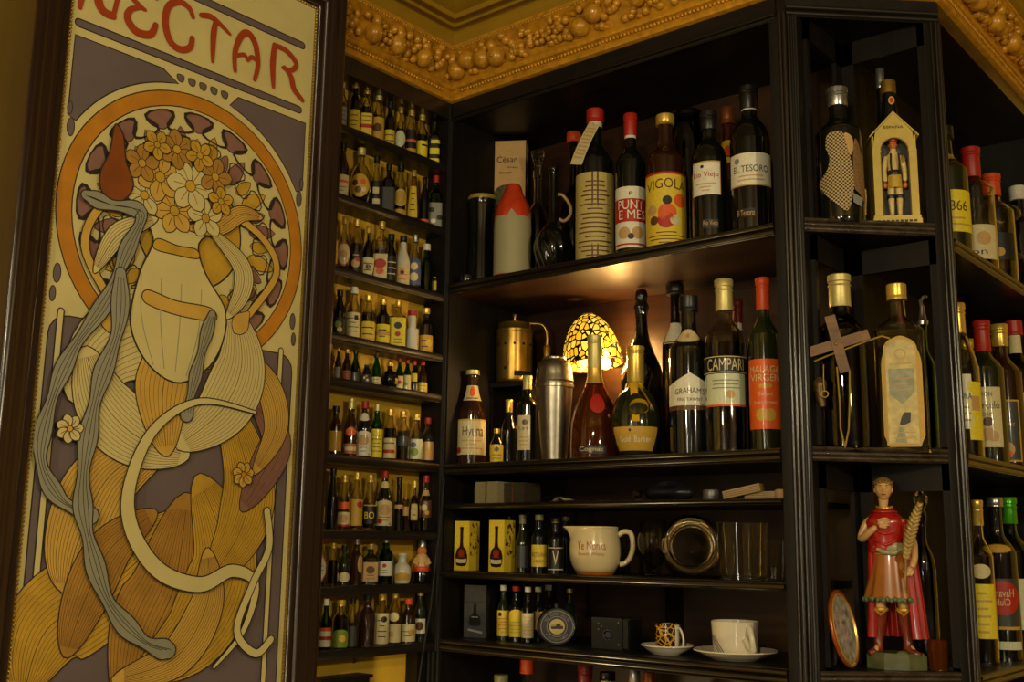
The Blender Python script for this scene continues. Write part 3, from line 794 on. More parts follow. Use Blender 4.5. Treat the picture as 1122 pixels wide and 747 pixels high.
# long cream whiplash curve
q = cr(PL((275, 452), (215, 440), (165, 470), (138, 530), (140, 580), (170, 625), (215, 640), (250, 625), (275, 640), (262, 690), (230, 730)), 8)
n = len(q); ws = [.004+.020*math.sin(PI*i/(n-1))**1.2 for i in range(n)]
strokes(q, [w+.004 for w in ws], INK); strokes(q, ws, CRM)
q = cr(PL((288, 560), (290, 600), (272, 640), (255, 690), (275, 715), (292, 700)), 8); strokes(q, .016, INK); strokes(q, .012, CRM)
blossom(*pp(262, 520), .022, STR, 7, .2, OCH); blossom(*pp(72, 470), .022, CRM, 7, .1, STR)

t = thing('framed_poster', 'tall framed art nouveau poster with red lettering and flower vase hanging on the yellow wall', 'poster', (0, 0, 0))
pm.build('print', PM, t, smooth=False)
def frame_ring(prof, mb, mi=0):
    secs = []
    for cu, cz, su, sz in ((U0, PZ0, -1, -1), (U1, PZ0, 1, -1), (U1, PZ1, 1, 1), (U0, PZ1, -1, 1)):
        secs.append([Vector((XP+d, cu+su*s_, cz+sz*s_)) for s_, d in prof])
    mb.sweep([s_[::-1] for s_ in secs], closed=True, mi=mi)
b = MB(); prof = [(.004, -.02), (.004, .004), (.006, .008), (.010, .010), (.016, .009), (.019, .013), (.024, .016), (.030, .0155), (.034, .019), (.040, .021), (.047, .020), (.051, .0235), (.056, .024), (.061, .021), (.064, .014), (.064, -.13)]
frame_ring(prof, b); b.build('frame', WOODR, t, angle=50)
b = MB(); frame_ring([(-.0005, .0), (.0, .002), (.0045, .0035), (.0048, .0)], b)
for (u0, z0, u1, z1) in ((U0-.001, PZ0, U0-.001, PZ1), (U1+.001, PZ0, U1+.001, PZ1), (U0, PZ1+.001, U1, PZ1+.001)):
    L = math.hypot(u1-u0, z1-z0); n = int(L/.0062)
    for k in range(n): b.ball((XP+.0032, u0+(u1-u0)*(k+.5)/n, z0+(z1-z0)*(k+.5)/n), .0022, 6, 4)
b.build('bead_edging', mat('gilt_beading', (150, 122, 52), .35, .6, var=.2, scale=200), t)
b = MB(); b.box(XP-.006, XP, U0-.004, U1+.004, PZ0-.004, PZ1+.004); b.build('backing_board', mat('backing_card', (120, 100, 60), .8), t, smooth=False)
# ------------------------------------------------------------------ miniatures on the rack
ROWN = ['top shelf', 'second shelf', 'third shelf', 'fourth shelf', 'fifth shelf', 'sixth shelf', 'seventh shelf', 'eighth shelf', 'bottom shelf']
# (px, top, w, profile, glass, cap, liquid, fill, labels, words [, extra])
def T(col, y0, y1, deg=70, **k): return (y0, y1, col, deg, k)
LN = lambda n, c='ink', a=.15, b_=.85: (n, c, a, b_)
R = [
 [ # top shelf 2.436
  (373, 91, 13, 'mini', 'clear', 'palegold', 'pale', .55, [T('grey', 116, 136, lines=LN(3))], 'clear miniature with cream cap and grey label at the frame end of the'),
  (387.5, 90, 13, 'milk', 'dark', 'gold', None, 0, [T('yellow', 120, 143, 75, lines=LN(3))], 'dark miniature with gold cap and lively yellow label on the'),
  (400.5, 96, 13, 'square', 'clear', 'gold', 'brown', .6, [T('yellow', 124, 149, 75, patch=[(.1, .9, .36, .52, 'red')], lines=LN(2, 'ink', .6, .95))], 'brown filled miniature, yellow label barred with dark red, on the', dict(sq=.5)),
  (413.5, 104, 14, 'mini', 'clear', 'palegold', 'yellow', .55, [T('gold', 128, 154, 78, disc=[(.5, .55, .18, 'brown')])], 'clear miniature with pale gold cap and deep gold label on the'),
  (426, 112, 12, 'mini', 'dark', 'black', None, 0, [T('yellow', 142, 160, 75, lines=LN(2))], 'black capped dark miniature with short yellow label on the'),
  (438, 118, 13, 'globe', 'clear', 'gold', 'pale', .5, [T('pale', 143, 161, 60, shape='round')], 'rounded clear miniature with gold cap and round pale label on the'),
  (449.5, 121, 13, 'mini', 'clear', 'gold', 'dark', .5, [T('black', 142, 170, 75, patch=[(0, 1, .1, .25, 'gold'), (0, 1, .5, .62, 'orange')])], 'gold capped miniature with black label striped in gold on the'),
  (461.5, 126, 13, 'mini', 'clear', 'gold', 'dark', .55, [T('lemon', 154, 173, 78, patch=[(.0, .45, .1, .2, 'black'), (.5, 1, .7, .8, 'black')])], 'clear necked miniature with bright lemon label near the right end of the'),
  (475, 134, 13, 'square', 'bluedark', 'black', None, 0, [T('black', 151, 181, 75, patch=[(.25, .95, .05, .2, 'lemon'), (.3, .9, .36, .60, 'lemon'), (.35, .95, .78, .92, 'lemon')])], 'black miniature with three lemon stripes at the right end of the', dict(sq=.4)),
 ], [ # 2.289
  (373.5, 157, 16, 'beer', 'brown', 'black', None, 0, [T('cream', 191, 214, 72, patch=[(.1, .9, .62, .74, 'orange')], lines=LN(2, 'ink', .15, .5))], 'dark brown miniature with cream label at the frame end of the'),
  (394, 163, 24, 'globe', 'clear', 'palegold', 'amber', .3, [T('gold', 190, 215, 60, shape='round', disc=[(.3, .6, .13, 'brown'), (.65, .65, .12, 'orange'), (.45, .3, .14, 'brown'), (.72, .32, .1, 'cream')])], 'squat round clear miniature with ornate gold round picture on the'),
  (411, 171, 13, 'minilong', 'clear', 'black', 'dark', .4, [T('black', 198, 226, 60, patch=[(.3, .9, .1, .3, 'cream'), (.3, .8, .5, .75, 'cream')])], 'black capped slim clear miniature with black and cream label on the'),
  (424.5, 180, 15, 'square', 'smoke', 'black', 'dark', .62, [T('darkgrey', 205, 235, 60)], 'smoky square miniature with black cap and plain dark label on the', dict(sq=.7)),
  (437.5, 180, 15, 'mini', 'clear', 'black', 'brown', .3, [T('gold', 207, 226, 60, shape='oval', edge='cream'), T('gold', 229, 237, 55)], 'clear miniature with black cap and gold oval emblem on the'),
  (452, 187, 16, 'cone', 'yellow', 'gold', 'pale', .6, [T('yellow', 203, 238, 45, lines=LN(4))], 'tall tapering pale yellow miniature with gold cap on the'),
  (464, 195, 12, 'beer', 'dark', 'black', None, 0, [T('orange', 240, 247, 75)], 'black miniature with small orange band at its foot on the'),
  (476.5, 193, 15, 'square', 'green', 'red', 'dark', .55, [T('grey', 222, 249, 75, disc=[(.3, .7, .1, 'black'), (.7, .4, .1, 'black'), (.4, .25, .09, 'white')])], 'red capped green glass miniature with mottled grey label on the', dict(sq=.6)),
 ], [ # 2.138
  (363, 234, 12, 'mini', 'clear', 'palegold', 'pale', .5, [T('gold', 262, 288, 75, lines=LN(3))], 'half hidden clear miniature with golden label at the frame end of the'),
  (375.5, 238, 15, 'globe', 'clear', 'gold', 'amber', .4, [T('cream', 265, 291, 70, shape='round', edge='red', disc=[(.5, .5, .15, 'tan')])], 'clear miniature with round cream label edged in red on the'),
  (389, 241, 15, 'mini', 'clear', 'gold', 'pale', .55, [T('black', 276, 299, 78, disc=[(.5, .45, .2, 'tan'), (.6, .65, .12, 'red')], lines=LN(1, 'cream', .75, .95))], 'clear miniature with black picture label and gold cap on the'),
  (402, 248, 15, 'globe', 'clear', 'gold', 'green', .85, [T('cream', 282, 302, 72, disc=[(.5, .5, .14, 'black')], lines=LN(2))], 'emerald green filled miniature with cream label on the'),
  (416.5, 243, 16, 'square', 'clear', 'gold', 'honey', .5, [T('cream', 278, 305, 50, disc=[(.5, .6, .2, 'red'), (.5, .3, .14, 'orange')])], 'square clear miniature with red figure on cream label on the', dict(sq=.7)),
  (427, 257, 14, 'milk', 'smoke', 'black', 'dark', .55, [T('black', 280, 307, 75, lines=LN(3, 'cream'))], 'black capped miniature with black label beside the white bottle on the'),
  (440.5, 259, 16, 'minilong', 'ceramic', 'black', None, 0, [T('cream', 289, 316, 70, shape='arch', lines=LN(3, 'orange'), disc=[(.5, .6, .1, 'brown')])], 'white opaque miniature with black cap and cream label on the'),
  (453.5, 258, 15, 'minilong', 'clear', 'silver', 'pale', .5, [T('blue', 283, 312, 70, disc=[(.5, .7, .14, 'cream'), (.5, .3, .16, 'cream')])], 'clear miniature with silver cap and blue label on the'),
  (466.5, 268, 15, 'milk', 'green', 'white', 'dark', .6, [], 'plain green glass miniature with white cap on the'),
  (476.5, 304, 8, 'cyl', 'clear', 'yellow', 'honey', .85, [T('yellow', 308, 318, 75)], 'tiny stubby yellow bottle at the right end of the'),
 ], [ # 2.003
  (359, 310, 11, 'minilong', 'dark', 'red', None, 0, [T('cream', 330, 338, 60)], 'slim black miniature with red cap at the frame end of the'),
  (370.5, 318, 15, 'beer', 'dark', 'black', None, 0, [T('black', 348, 368, 70, disc=[(.5, .6, .2, 'green'), (.6, .3, .15, 'cream')])], 'black miniature with faint green and cream emblem on the'),
  (386, 315, 16, 'milk', 'clear', 'white', 'pale', .5, [T('cream', 342, 371, 78, lines=LN(4), patch=[(.55, .75, .7, .88, 'black')])], 'white capped miniature with tall cream label on the'),
  (402, 324, 17, 'milk', 'clear', 'gold', 'brown', .62, [T('yellow', 352, 376, 80, lines=LN(2), patch=[(0, 1, .05, .12, 'tan')])], 'gold capped brown filled miniature with pale yellow label on the'),
  (418.5, 328, 16, 'milk', 'dark', 'gold', None, 0, [T('lemon', 355, 375, 80, lines=LN(2), patch=[(0, 1, .40, .62, 'tan')])], 'black miniature with gold cap and lemon band label on the'),
  (435, 330, 18, 'square', 'clear', 'gold', 'honey', .55, [T('lemon', 348, 379, 50, disc=[(.5, .72, .12, 'black'), (.5, .42, .09, 'red')], lines=LN(2, 'ink', .05, .3))], 'square clear miniature with big lemon label on the', dict(sq=.9)),
  (450.5, 341, 16, 'tube', 'ceramic', 'red', None, 0, [], 'plain white stepped miniature with red cap on the', dict(sq=.0)),
  (466, 338, 16, 'milk', 'dark', 'gold', None, 0, [T('gold', 367, 387, 80, disc=[(.72, .55, .22, 'yellow')], lines=LN(2))], 'black miniature with gold cap, last at the right of the'),
 ], [ # 1.915 small
  (360, 378, 12, 'square', 'amber', 'cream' if False else 'palegold', 'amber', .85, [], 'square amber miniature with pale cap at the frame end of the', dict(sq=.7)),
  (369.5, 381, 7, 'minilong', 'dark', 'gold', None, 0, [T('grey', 402, 418, 60)], 'needle thin dark miniature with gold cap on the'),
  (379, 383, 10, 'minilong', 'brown', 'gold', None, 0, [T('copper', 406, 420, 78, lines=LN(3))], 'small brown miniature with copper label on the'),
  (388.5, 384, 10, 'minilong', 'green', 'black', 'dark', .55, [T('darkgrey', 408, 421, 60)], 'small green glass miniature with dark cap on the'),
  (401, 400, 15, 'cone', 'dark', 'black', None, 0, [T('darkgrey', 410, 423, 50, disc=[(.3, .6, .15, 'white'), (.6, .35, .15, 'white'), (.5, .8, .12, 'tan')])], 'dark cone shaped miniature with white flecks on the'),
  (411.5, 388, 11, 'beer', 'green', 'black', None, 0, [T('cream', 413, 424, 70, lines=LN(2))], 'little green beer style miniature on the'),
  (426.5, 398, 20, 'globe', 'dark', 'gold', None, 0, [T('gold', 414, 420, 12, turn=55)], 'squat round black flask with gold cap on the'),
  (437, 393, 9, 'beer', 'green', 'red', None, 0, [T('cream', 412, 429, 75, disc=[(.5, .5, .15, 'red')])], 'red topped green miniature next to the black flask on the'),
  (445.5, 394, 9, 'beer', 'green', 'red', None, 0, [T('cream', 411, 430, 75, disc=[(.4, .4, .12, 'green')])], 'middle one of the three little red topped bottles on the'),
  (453.5, 396, 9, 'beer', 'green', 'orange', None, 0, [T('yellow', 409, 418, 50), T('black', 420, 430, 60)], 'tiny green miniature with yellow neck label on the'),
  (462.5, 396, 11, 'beer', 'brown', 'orange', None, 0, [T('yellow', 419, 433, 78, lines=LN(2))], 'tiny brown miniature with yellow label, last at the right of the'),
 ], [ # 1.766
  (353.5, 457, 8, 'mini', 'amber', 'gold', 'amber', .8, [T('yellow', 460, 494, 70)], 'mostly hidden miniature with tall yellow label at the frame end of the'),
  (366, 445, 15, 'milk', 'brown', 'black', None, 0, [T('gold', 472, 494, 78)], 'brown miniature with black cap and plain gold label on the'),
  (383, 437, 16, 'minilong', 'brown', 'palegold', None, 0, [T('orange', 468, 478, 45, shape='diamond'), T('copper', 486, 497, 80, patch=[(.2, .8, .3, .7, 'cream')])], 'tall brown miniature with pale capsule and copper band on the', dict(caph=.18)),
  (398, 440, 17, 'beer', 'dark', 'red', None, 0, [T('white', 452, 461, 70, shape='round'), T('white', 472, 499, 80, shape='arch', disc=[(.5, .62, .22, 'tan')], lines=LN(2, 'ink', .1, .4))], 'black miniature with red cap and arched white label on the'),
  (411.5, 443, 14, 'milk', 'green', 'palegold', 'dark', .6, [T('lemon', 470, 503, 70, lines=LN(5))], 'green miniature with long lemon yellow label on the'),
  (426, 449, 15, 'milk', 'clear', 'gold', 'brown', .62, [T('cream', 480, 502, 80, patch=[(.15, .85, .25, .42, 'red')], lines=LN(1, 'ink', .6, .9))], 'brown filled miniature with gold cap and cream label on the'),
  (440.5, 451, 15, 'milk', 'clear', 'gold', 'pale', .6, [T('darkgrey', 478, 488, 78)], 'clear miniature with gold cap and narrow grey band on the'),
  (455, 454, 15, 'milk', 'clear', 'gold', 'dark', .1, [T('pale', 481, 503, 78, disc=[(.35, .7, .14, 'blue'), (.4, .35, .2, 'green')])], 'clear miniature with pale green label and gold cap on the'),
  (468, 458, 14, 'mini', 'clear', 'red', 'brown', .55, [T('tan', 484, 504, 70, disc=[(.6, .5, .2, 'gold')])], 'red capped miniature with tan label at the right end of the'),
 ], [ # 1.622
  (350, 516, 10, 'beer', 'dark', 'black', None, 0, [T('yellow', 555, 573, 40, turn=30)], 'black miniature half behind the frame end of the'),
  (362.5, 513, 15, 'beer', 'dark', 'black', None, 0, [], 'plain black beer shaped miniature with no label on the'),
  (375.5, 521, 15, 'mini', 'clear', 'gold', 'honey', .25, [T('orange', 550, 558, 78), T('cream', 561, 577, 80, disc=[(.5, .55, .28, 'tan')], patch=[(0, 1, 0, .15, 'red')])], 'clear miniature with orange band and cream seal label on the'),
  (389, 518, 15, 'milk', 'clear', 'gold', 'yellow', .5, [T('gold', 547, 576, 75, disc=[(.7, .8, .12, 'red')])], 'clear miniature with gold cap and plain golden label on the'),
  (404, 521, 17, 'minilong', 'clear', 'gold', 'brown', .45, [T('black', 553, 574, 80, text=[('BO', .5, .45, .45, .35, 'lemon')], patch=[(0, 1, .93, 1, 'gold')])], 'brown filled miniature whose black label reads BO in yellow on the'),
  (420, 516, 18, 'beer', 'dark', 'red', None, 0, [T('cream', 527, 535, 70, shape='round'), T('cream', 548, 576, 80, shape='arch', disc=[(.5, .62, .22, 'tan'), (.3, .18, .10, 'red')], lines=LN(2, 'ink', .15, .4))], 'fat black miniature with red cap and cream arched label on the'),
  (436, 524, 10, 'tube', 'dark', 'black', None, 0, [T('tan', 553, 557, 85)], 'thin black tube shaped miniature with brown band on the'),
  (443.5, 545, 8, 'cyl', 'yellow', 'brass', 'honey', .6, [T('tan', 555, 565, 60)], 'tiny yellow vial hanging low on the'),
  (453, 527, 15, 'globe', 'yellow', 'gold', 'yellow', .7, [T('paper', 552, 570, 30, lines=LN(2))], 'pale yellow round shouldered miniature on the'),
  (465.5, 521, 14, 'minilong', 'clear', 'red', 'pale', .5, [T('tan', 537, 543, 60), T('brown', 549, 567, 70, disc=[(.4, .6, .2, 'cream'), (.6, .3, .14, 'gold')])], 'clear miniature with red cap at the right end of the'),
 ], [ # 1.515
  (350, 588, 13, 'milk', 'clear', 'red', 'amber', .5, [T('white', 609, 637, 75, shape='diamond', edge='orange', lines=LN(2, 'ink', .35, .7))], 'red capped miniature with white diamond label at the frame end of the'),
  (363.5, 595, 14, 'minilong', 'clear', 'gold', 'brown', .6, [], 'unlabelled brown filled miniature with gold cap on the'),
  (376, 597, 14, 'minilong', 'olive', 'black', None, 0, [T('cream', 627, 638, 60, shape='oval'), ], 'dark olive miniature with small cream oval low down on the'),
  (389, 590, 15, 'milk', 'brown', 'silver', None, 0, [T('tan', 608, 628, 30, turn=45, shape='oval')], 'silver capped dark brown miniature on the'),
  (405, 596, 18, 'square', 'olive', 'gold', None, 0, [T('tan', 616, 637, 45, disc=[(.5, .6, .2, 'brown')], lines=LN(2, 'ink', .05, .4))], 'square dark olive miniature with framed tan label on the', dict(sq=.8)),
  (421.5, 588, 18, 'milk', 'green', 'silver', 'dark', .7, [T('white', 615, 631, 60, disc=[(.5, .7, .14, 'red')], lines=LN(2, 'ink', .1, .5))], 'green miniature with silver cap and white label on the'),
  (440, 606, 21, 'jug', 'ceramic', None, None, 0, [T('gold', 626, 636, 50, shape='point')], 'small glazed white stoneware jug with gold triangle on the'),
 ], [ # 1.396
  (344.5, 651, 9, 'mini', 'dark', 'gold', None, 0, [T('grey', 690, 700, 60)], 'dark miniature with gold cap at the frame end of the'),
  (355.5, 656, 13, 'minilong', 'green', 'white', 'dark', .5, [T('white', 688, 709, 70, patch=[(0, 1, .82, 1, 'orange'), (0, 1, .36, .55, 'red')])], 'green miniature with white label banded red and orange on the'),
  (372, 657, 19, 'milk', 'clear', 'gold', 'honey', .68, [T('green', 690, 711, 60, shape='arch', disc=[(.6, .5, .2, 'yellow')])], 'honey coloured miniature with green and yellow label on the'),
  (385, 655, 13, 'minilong', 'clear', 'black', 'pale', .5, [T('darkgrey', 686, 709, 60)], 'clear slim miniature with black cap and dim grey label on the'),
  (401, 651, 19, 'milk', 'brown', 'black', None, 0, [], 'large unlabelled dark brown miniature on the'),
  (417.5, 650, 16, 'milk', 'clear', 'gold', 'pale', .55, [T('cream', 672, 707, 78, disc=[(.6, .8, .1, 'black')], lines=LN(4))], 'gold capped miniature with long cream label on the'),
  (431.5, 648, 15, 'milk', 'clear', 'gold', 'amber', .35, [T('cream', 684, 704, 75, patch=[(.1, .5, .3, .6, 'tan')]), T('cream', 671, 681, 45, shape='round')], 'clear miniature with round neck seal and cream label on the'),
  (446.5, 656, 17, 'milk', 'brown', 'orange', None, 0, [T('cream', 684, 703, 78, disc=[(.7, .5, .2, 'gold')], lines=LN(2, 'ink', .2, .7))], 'brown miniature with orange cap and cream label on the'),
  (459.5, 645, 13, 'milk', 'olive', 'gold', None, 0, [T('white', 678, 694, 70, disc=[(.5, .5, .3, 'brown')])], 'dark olive miniature with gold cap at the right end of the'),
 ]]
for i, row in enumerate(R):
    for it in row:
        px, top, w, prof, gl, cap, liq, fl, labs, words = it[:10]; ex = it[10] if len(it) > 10 else {}
        caph = ex.get('caph', .13 if top and ZR[i] < 3 else .1)
        bottle(words + ' ' + ROWN[i], px, top, w*.97, AP(-.030), ZR[i], prof, gl, cap, caph if cap else 0, liq, fl, labs, sq=ex.get('sq', 0), cat='bottle',
               name='miniature_bottle', group='miniature bottles on the %s of the wall rack' % ROWN[i], yaw=random.uniform(-.12, .12))
# figurine shaped miniature at the end of the eighth shelf
b0 = stand(461.5, AP(-.030), ZR[7]); k = depth(b0)/F
t = thing('figurine_bottle', 'miniature shaped as a round bearded figure in orange and black, right end of eighth shelf', 'bottle', (b0.x, b0.y, ZR[7]+.0004), face(b0.x, b0.y), 'miniature bottles on the eighth shelf of the wall rack')
b = MB(); b.lathe(smooth_prof([(0, 0), (.0165, 0), (.018, .010), (.017, .022), (.015, .028), (0, .030)], 3), 20); b.build('base', glass('dark'), t)
b = MB(); b.lathe(smooth_prof([(0, .028), (.014, .029), (.0165, .038), (.014, .050), (.0095, .060), (.0, .061)], 3), 20)
for s_ in (-1, 1): b.tube([(s_*.012, -.004, .050), (s_*.016, -.010, .042), (s_*.006, -.016, .038)], .0042, 8)
b.build('torso', mat('figure_cream_paint', (205, 165, 105), .4), t)
b = MB(); b.ball((0, 0, .066), (.0105, .0105, .012), 14, 10); b.ball((0, -.0105, .066), .0022, 8, 6); b.build('head', mat('figure_orange_paint', (205, 120, 60), .4), t)
b = MB(); b.lathe([(.0172, .024), (.0182, .026), (.0182, .032), (.0168, .034)], 20, cap=False); b.build('belt', capm('orange'), t)
b = MB(); b.lathe(smooth_prof([(.010, .075), (.0095, .080), (.0075, .092), (.0065, .094), (0, .0945)], 2), 18); b.build('cap', capm('silver'), t)
# ------------------------------------------------------------------ top shelf of the bar cabinet
zt = ZB['top']; gT = 'bottles on the top shelf of the bar cabinet'
bottle('tall bottle with red cap, yellow printed wrapper and paper tag hanging from its neck', 652, 121, 42, BP(.075), zt, 'wine', 'dark', 'red', .085, labels=[
    (188, 291, 'paper', 84, dict(lines=(17, 'brown', .05, .92), patch=[(.44, .47, 0, 1, 'brown'), (.53, .56, 0, 1, 'brown')]))], group=gT, neckwrap=(135, 141, 'cream'))
b0 = stand(652, BP(.075), zt); zz = height_at(b0.x, b0.y-.02, 137); z2 = height_at(b0.x, b0.y-.02, 182)
b = MB(); a_ = Vector((b0.x+.010, b0.y-.018, zz)); c_ = Vector((b0.x-.016, b0.y-.045, z2))
b.grid(lambda u, v: a_.lerp(c_, v)+Vector((.030*(u-.5)+.0, -.004*math.sin(v*3), .008*(u-.5)*-1)), 4, 8)
for k in range(9):
    v0 = .1+.09*k; b.grid(lambda u, v: a_.lerp(c_, v0+.03*v)+Vector((.022*(u-.5), -.004*math.sin(v0*3)-.0006, .008*(u-.5)*-1)), 3, 1, 1)
b.tube([Vector((b0.x+.004, b0.y-.014, zz+.006)), a_, Vector((b0.x+.012, b0.y-.020, zz-.006))], .0007, 5, mi=1)
o = b.build('paper_tag', [labm('cream'), labm('tan')]); tag(o, 'folded cream paper tag tied to the neck of the red capped wrapped bottle', 'tag')
bottle('vermouth bottle with red capsule and white label crossed by a broad red band', 691.5, 126, 33, BP(.065), zt, 'wine', 'dark', 'red', .155, labels=[
    (204, 271, 'white', 82, dict(patch=[(0, 1, .42, .80, 'red'), (0, 1, .04, .07, 'red')], text=[('PUNT', .5, .70, .62, .15, 'white'), ('E MES', .54, .54, .66, .15, 'white'), ('P', .5, .88, .08, .06, 'ink')],
     disc=[(.34, .24, .10, 'tan'), (.66, .24, .10, 'tan'), (.5, .18, .05, 'ink')], lines=None))], group=gT, neckwrap=(150, 153, 'white'))
bottle('dark bottle with gold cap and big yellow picture label on the top shelf', 730.5, 127, 44, BP(.066), zt, 'wine', 'brown', 'gold', .075, labels=[
    (188, 273, 'yellow', 80, dict(patch=[(0, 1, .97, 1, 'red'), (0, 1, 0, .03, 'red'), (0, .03, 0, 1, 'red'), (.97, 1, 0, 1, 'red')], text=[('VIGOLA', .5, .80, .76, .13, 'brown', .05)],
     disc=[(.52, .62, .06, 'black'), (.52, .46, .12, 'orange'), (.50, .36, .11, 'red'), (.76, .62, .09, 'orange'), (.24, .5, .07, 'tan'), (.28, .36, .06, 'brown'), (.66, .36, .07, 'cream')], lines=(4, 'brown', .04, .22)))], group=gT)
bottle('dark sherry bottle with black cap and small squarish white label lettered in red', 779, 124, 39, BP(.060), zt, 'sherry', 'dark', 'black', .14, labels=[
    (176, 213, 'white', 50, dict(turn=-14, text=[('Rio Viejo', .5, .58, .86, .20, 'red')], disc=[(.4, .84, .05, 'ink')], lines=(3, 'tan', .08, .38), patch=[(0, 1, .96, 1, 'gold'), (.97, 1, 0, 1, 'gold')])),
    (240, 250, 'black', 25, dict(text=[('Rio Viejo', .5, .5, .9, .7, 'tan')]))], group=gT)
bottle('tall dark bottle with wide white label, rightmost on the top shelf by the post', 824.5, 96, 44, BP(.060), zt, 'sherry', 'dark', 'black', .16, labels=[
    (167, 203, 'white', 72, dict(text=[('EL TESORO', .5, .52, .72, .20, 'ink')], disc=[(.22, .78, .09, 'grey')], lines=(2, 'tan', .12, .36), patch=[(0, 1, .0, .04, 'gold')])),
    (228, 237, 'black', 28, dict(turn=-18, text=[('El Tesoro', .5, .5, .9, .7, 'tan')]))], group=gT, neckwrap=(119, 123, 'white'))
bottle('dark bottle in shadow with round orange stopper behind the wrapped bottle', 628, 146, 32, BP(.160), zt, 'round', 'smoke', 'orange', .07, 'dark', .5, group=gT, capr=1.5)
bottle('brown bottle with orange capsule and yellow label behind the rightmost top shelf bottle', 801, 119, 33, BP(.190), zt, 'wine', 'amber', 'copper', .11, 'brown', .7, [(150, 178, 'yellow', 80, dict(disc=[(.5, .5, .25, 'orange')]))], group=gT)
# jar behind
b0 = stand(757, BP(.185), zt); R_ = 46*depth((b0.x, b0.y, zt+.2))/F/2; H_ = height_at(b0.x, b0.y, 119)-zt
t = thing('glass_jar', 'rounded glass jar with brown contents behind the gold capped yellow label bottle', 'jar', (b0.x, b0.y, zt+.0004), 0)
P_ = smooth_prof([(0, .003), (R_*.8, 0), (R_, .02), (R_, H_*.78), (R_*.92, H_*.88), (R_*.6, H_*.94), (R_*.62, H_*.965)], 4)
b = MB(); b.lathe(P_ + [(max(0, r-.003), max(z, .005)) for r, z in P_][::-1], 28, cap=False); b.build('glass_body', glass('smoke'), t)
b = MB(); b.lathe([(0, .006), (R_*.9, .007), (R_*.93, H_*.7), (0, H_*.72)], 24); b.build('contents', mat('dried_fruit', (120, 70, 30), .7, var=.6, scale=90, bump=.6), t)
b = MB(); b.lathe(smooth_prof([(0, H_*.93), (R_*.66, H_*.94), (R_*.68, H_*.965), (R_*.3, H_*.995), (0, H_)], 3), 24); b.build('lid', glass('clear'), t)
# black jar with gold lid
b0 = stand(526.5, BP(.072), zt); R_ = 30*depth((b0.x, b0.y, zt+.1))/F/2; H_ = height_at(b0.x, b0.y, 216)-zt
t = thing('lidded_jar', 'tall black glass jar with thin gold lid at the left end of the top shelf', 'jar', (b0.x, b0.y, zt+.0004), 0)
b = MB(); b.lathe(smooth_prof([(0, 0), (R_*.85, .001), (R_*.97, .008), (R_*.93, H_*.3), (R_*.88, H_*.6), (R_, H_*.9), (R_, H_*.955), (0, H_*.956)], 4), 28); b.build('body', glass('dark'), t)
b = MB(); b.lathe([(R_*1.02, H_*.955), (R_*1.06, H_*.962), (R_*1.06, H_*.985), (R_*.98, H_), (0, H_)], 28); b.build('lid', capm('gold'), t)
b0 = stand(511, BP(.022), zt); R_ = .017
t = thing('glass_ashtray', 'low dark glass dish on the shelf in front of the gold lidded jar', 'dish', (b0.x, b0.y, zt+.0004), 0)
b = MB(); b.lathe(smooth_prof([(0, 0), (R_*.8, 0), (R_, .004), (R_*1.05, .016), (R_*.97, .017), (R_*.8, .006), (0, .005)], 3), 28); b.build('dish', glass('bluedark'), t)
# stone bottle
t, R_, H_, b0, P_ = bottle('beige stoneware bottle with orange red wax over its pointed top', 561, 203, 41, BP(.070), zt, 'stoneb', 'stone', None, 0, group=gT)
b = MB()
def waxs(a, z): return 1.0 + .04*math.sin(5*a)+.03*math.sin(9*a+1)
b.lathe([(rad_at(P_, H_*.66)*1.02, H_*.64), (rad_at(P_, H_*.74)*1.12, H_*.72), (rad_at(P_, H_*.82)*1.16, H_*.80), (rad_at(P_, H_*.92)*1.2, H_*.91), (R_*.42, H_*.975), (R_*.34, H_), (0, H_*1.005)], 30, waxs); b.build('wax_seal', mat('orange_wax', (190, 58, 24), .28, coat=.4, var=.15), t)
b = MB(); b.lathe([(R_*.90, .0), (R_*1.012, .001), (R_*1.012, .011), (R_*.98, .012)], 30); b.build('foot_band', capm('red'), t)
b = MB()
for k in range(6): b.lathe([(R_*1.0, .016+.009*k), (R_*1.012, .018+.009*k), (R_*1.0, .020+.009*k)], 30, cap=False)
b.build('ridges', glass('stone'), t)
# boxed brandy
q = stand(556, BP(.185), zt); H_ = height_at(q.x, q.y-.03, 157)-zt
t = thing('presentation_box', 'cream cardboard presentation box with arched window behind the stoneware bottle', 'box', (q.x, q.y, zt+.0004), math.radians(32))
w2 = .042; b = MB(); b.box(-w2, w2, -.030, .030, 0, H_)
def bx(u0, u1, z0, z1, mi, l=.0006): b.add([(u0, -.030-l, z0), (u1, -.030-l, z0), (u1, -.030-l, z1), (u0, -.030-l, z1)], [(0, 1, 2, 3)], mi)
pts = [(-.031, -.0306, .02), (.031, -.0306, .02)]+[(.031*math.cos(a), -.0306, H_*.66+.022*math.sin(a)) for a in [PI*k/10 for k in range(11)]]
b.add(pts, [tuple(range(len(pts)))], 1)
text_on(b, 'César', lambda X, Y: Vector((X-.002, -.0312, H_*.885+Y)), .048, .014, 2); text_on(b, 'Añejo', lambda X, Y: Vector((X+.012, -.0312, H_*.83+Y)), .026, .006, 2)
text_on(b, 'BRANDY', lambda X, Y: Vector((X-.004, -.0312, H_*.795+Y)), .030, .005, 2)
b.add([(w2+.0006, -.018*math.cos(2*PI*k/16)+.0, H_*.62+.035*math.sin(2*PI*k/16)) for k in range(16)], [tuple(range(16))], 3)
b.build('box', [labm('tan'), mat('window_print', (70, 58, 30), .25, coat=.5, var=.8, scale=180), labm('ink'), labm('brown')], t, smooth=False)
b = MB(); b.box(-w2-.001, w2+.001, -.0315, .031, H_, H_+.003); b.build('lid_flap', labm('tan'), t, smooth=False)
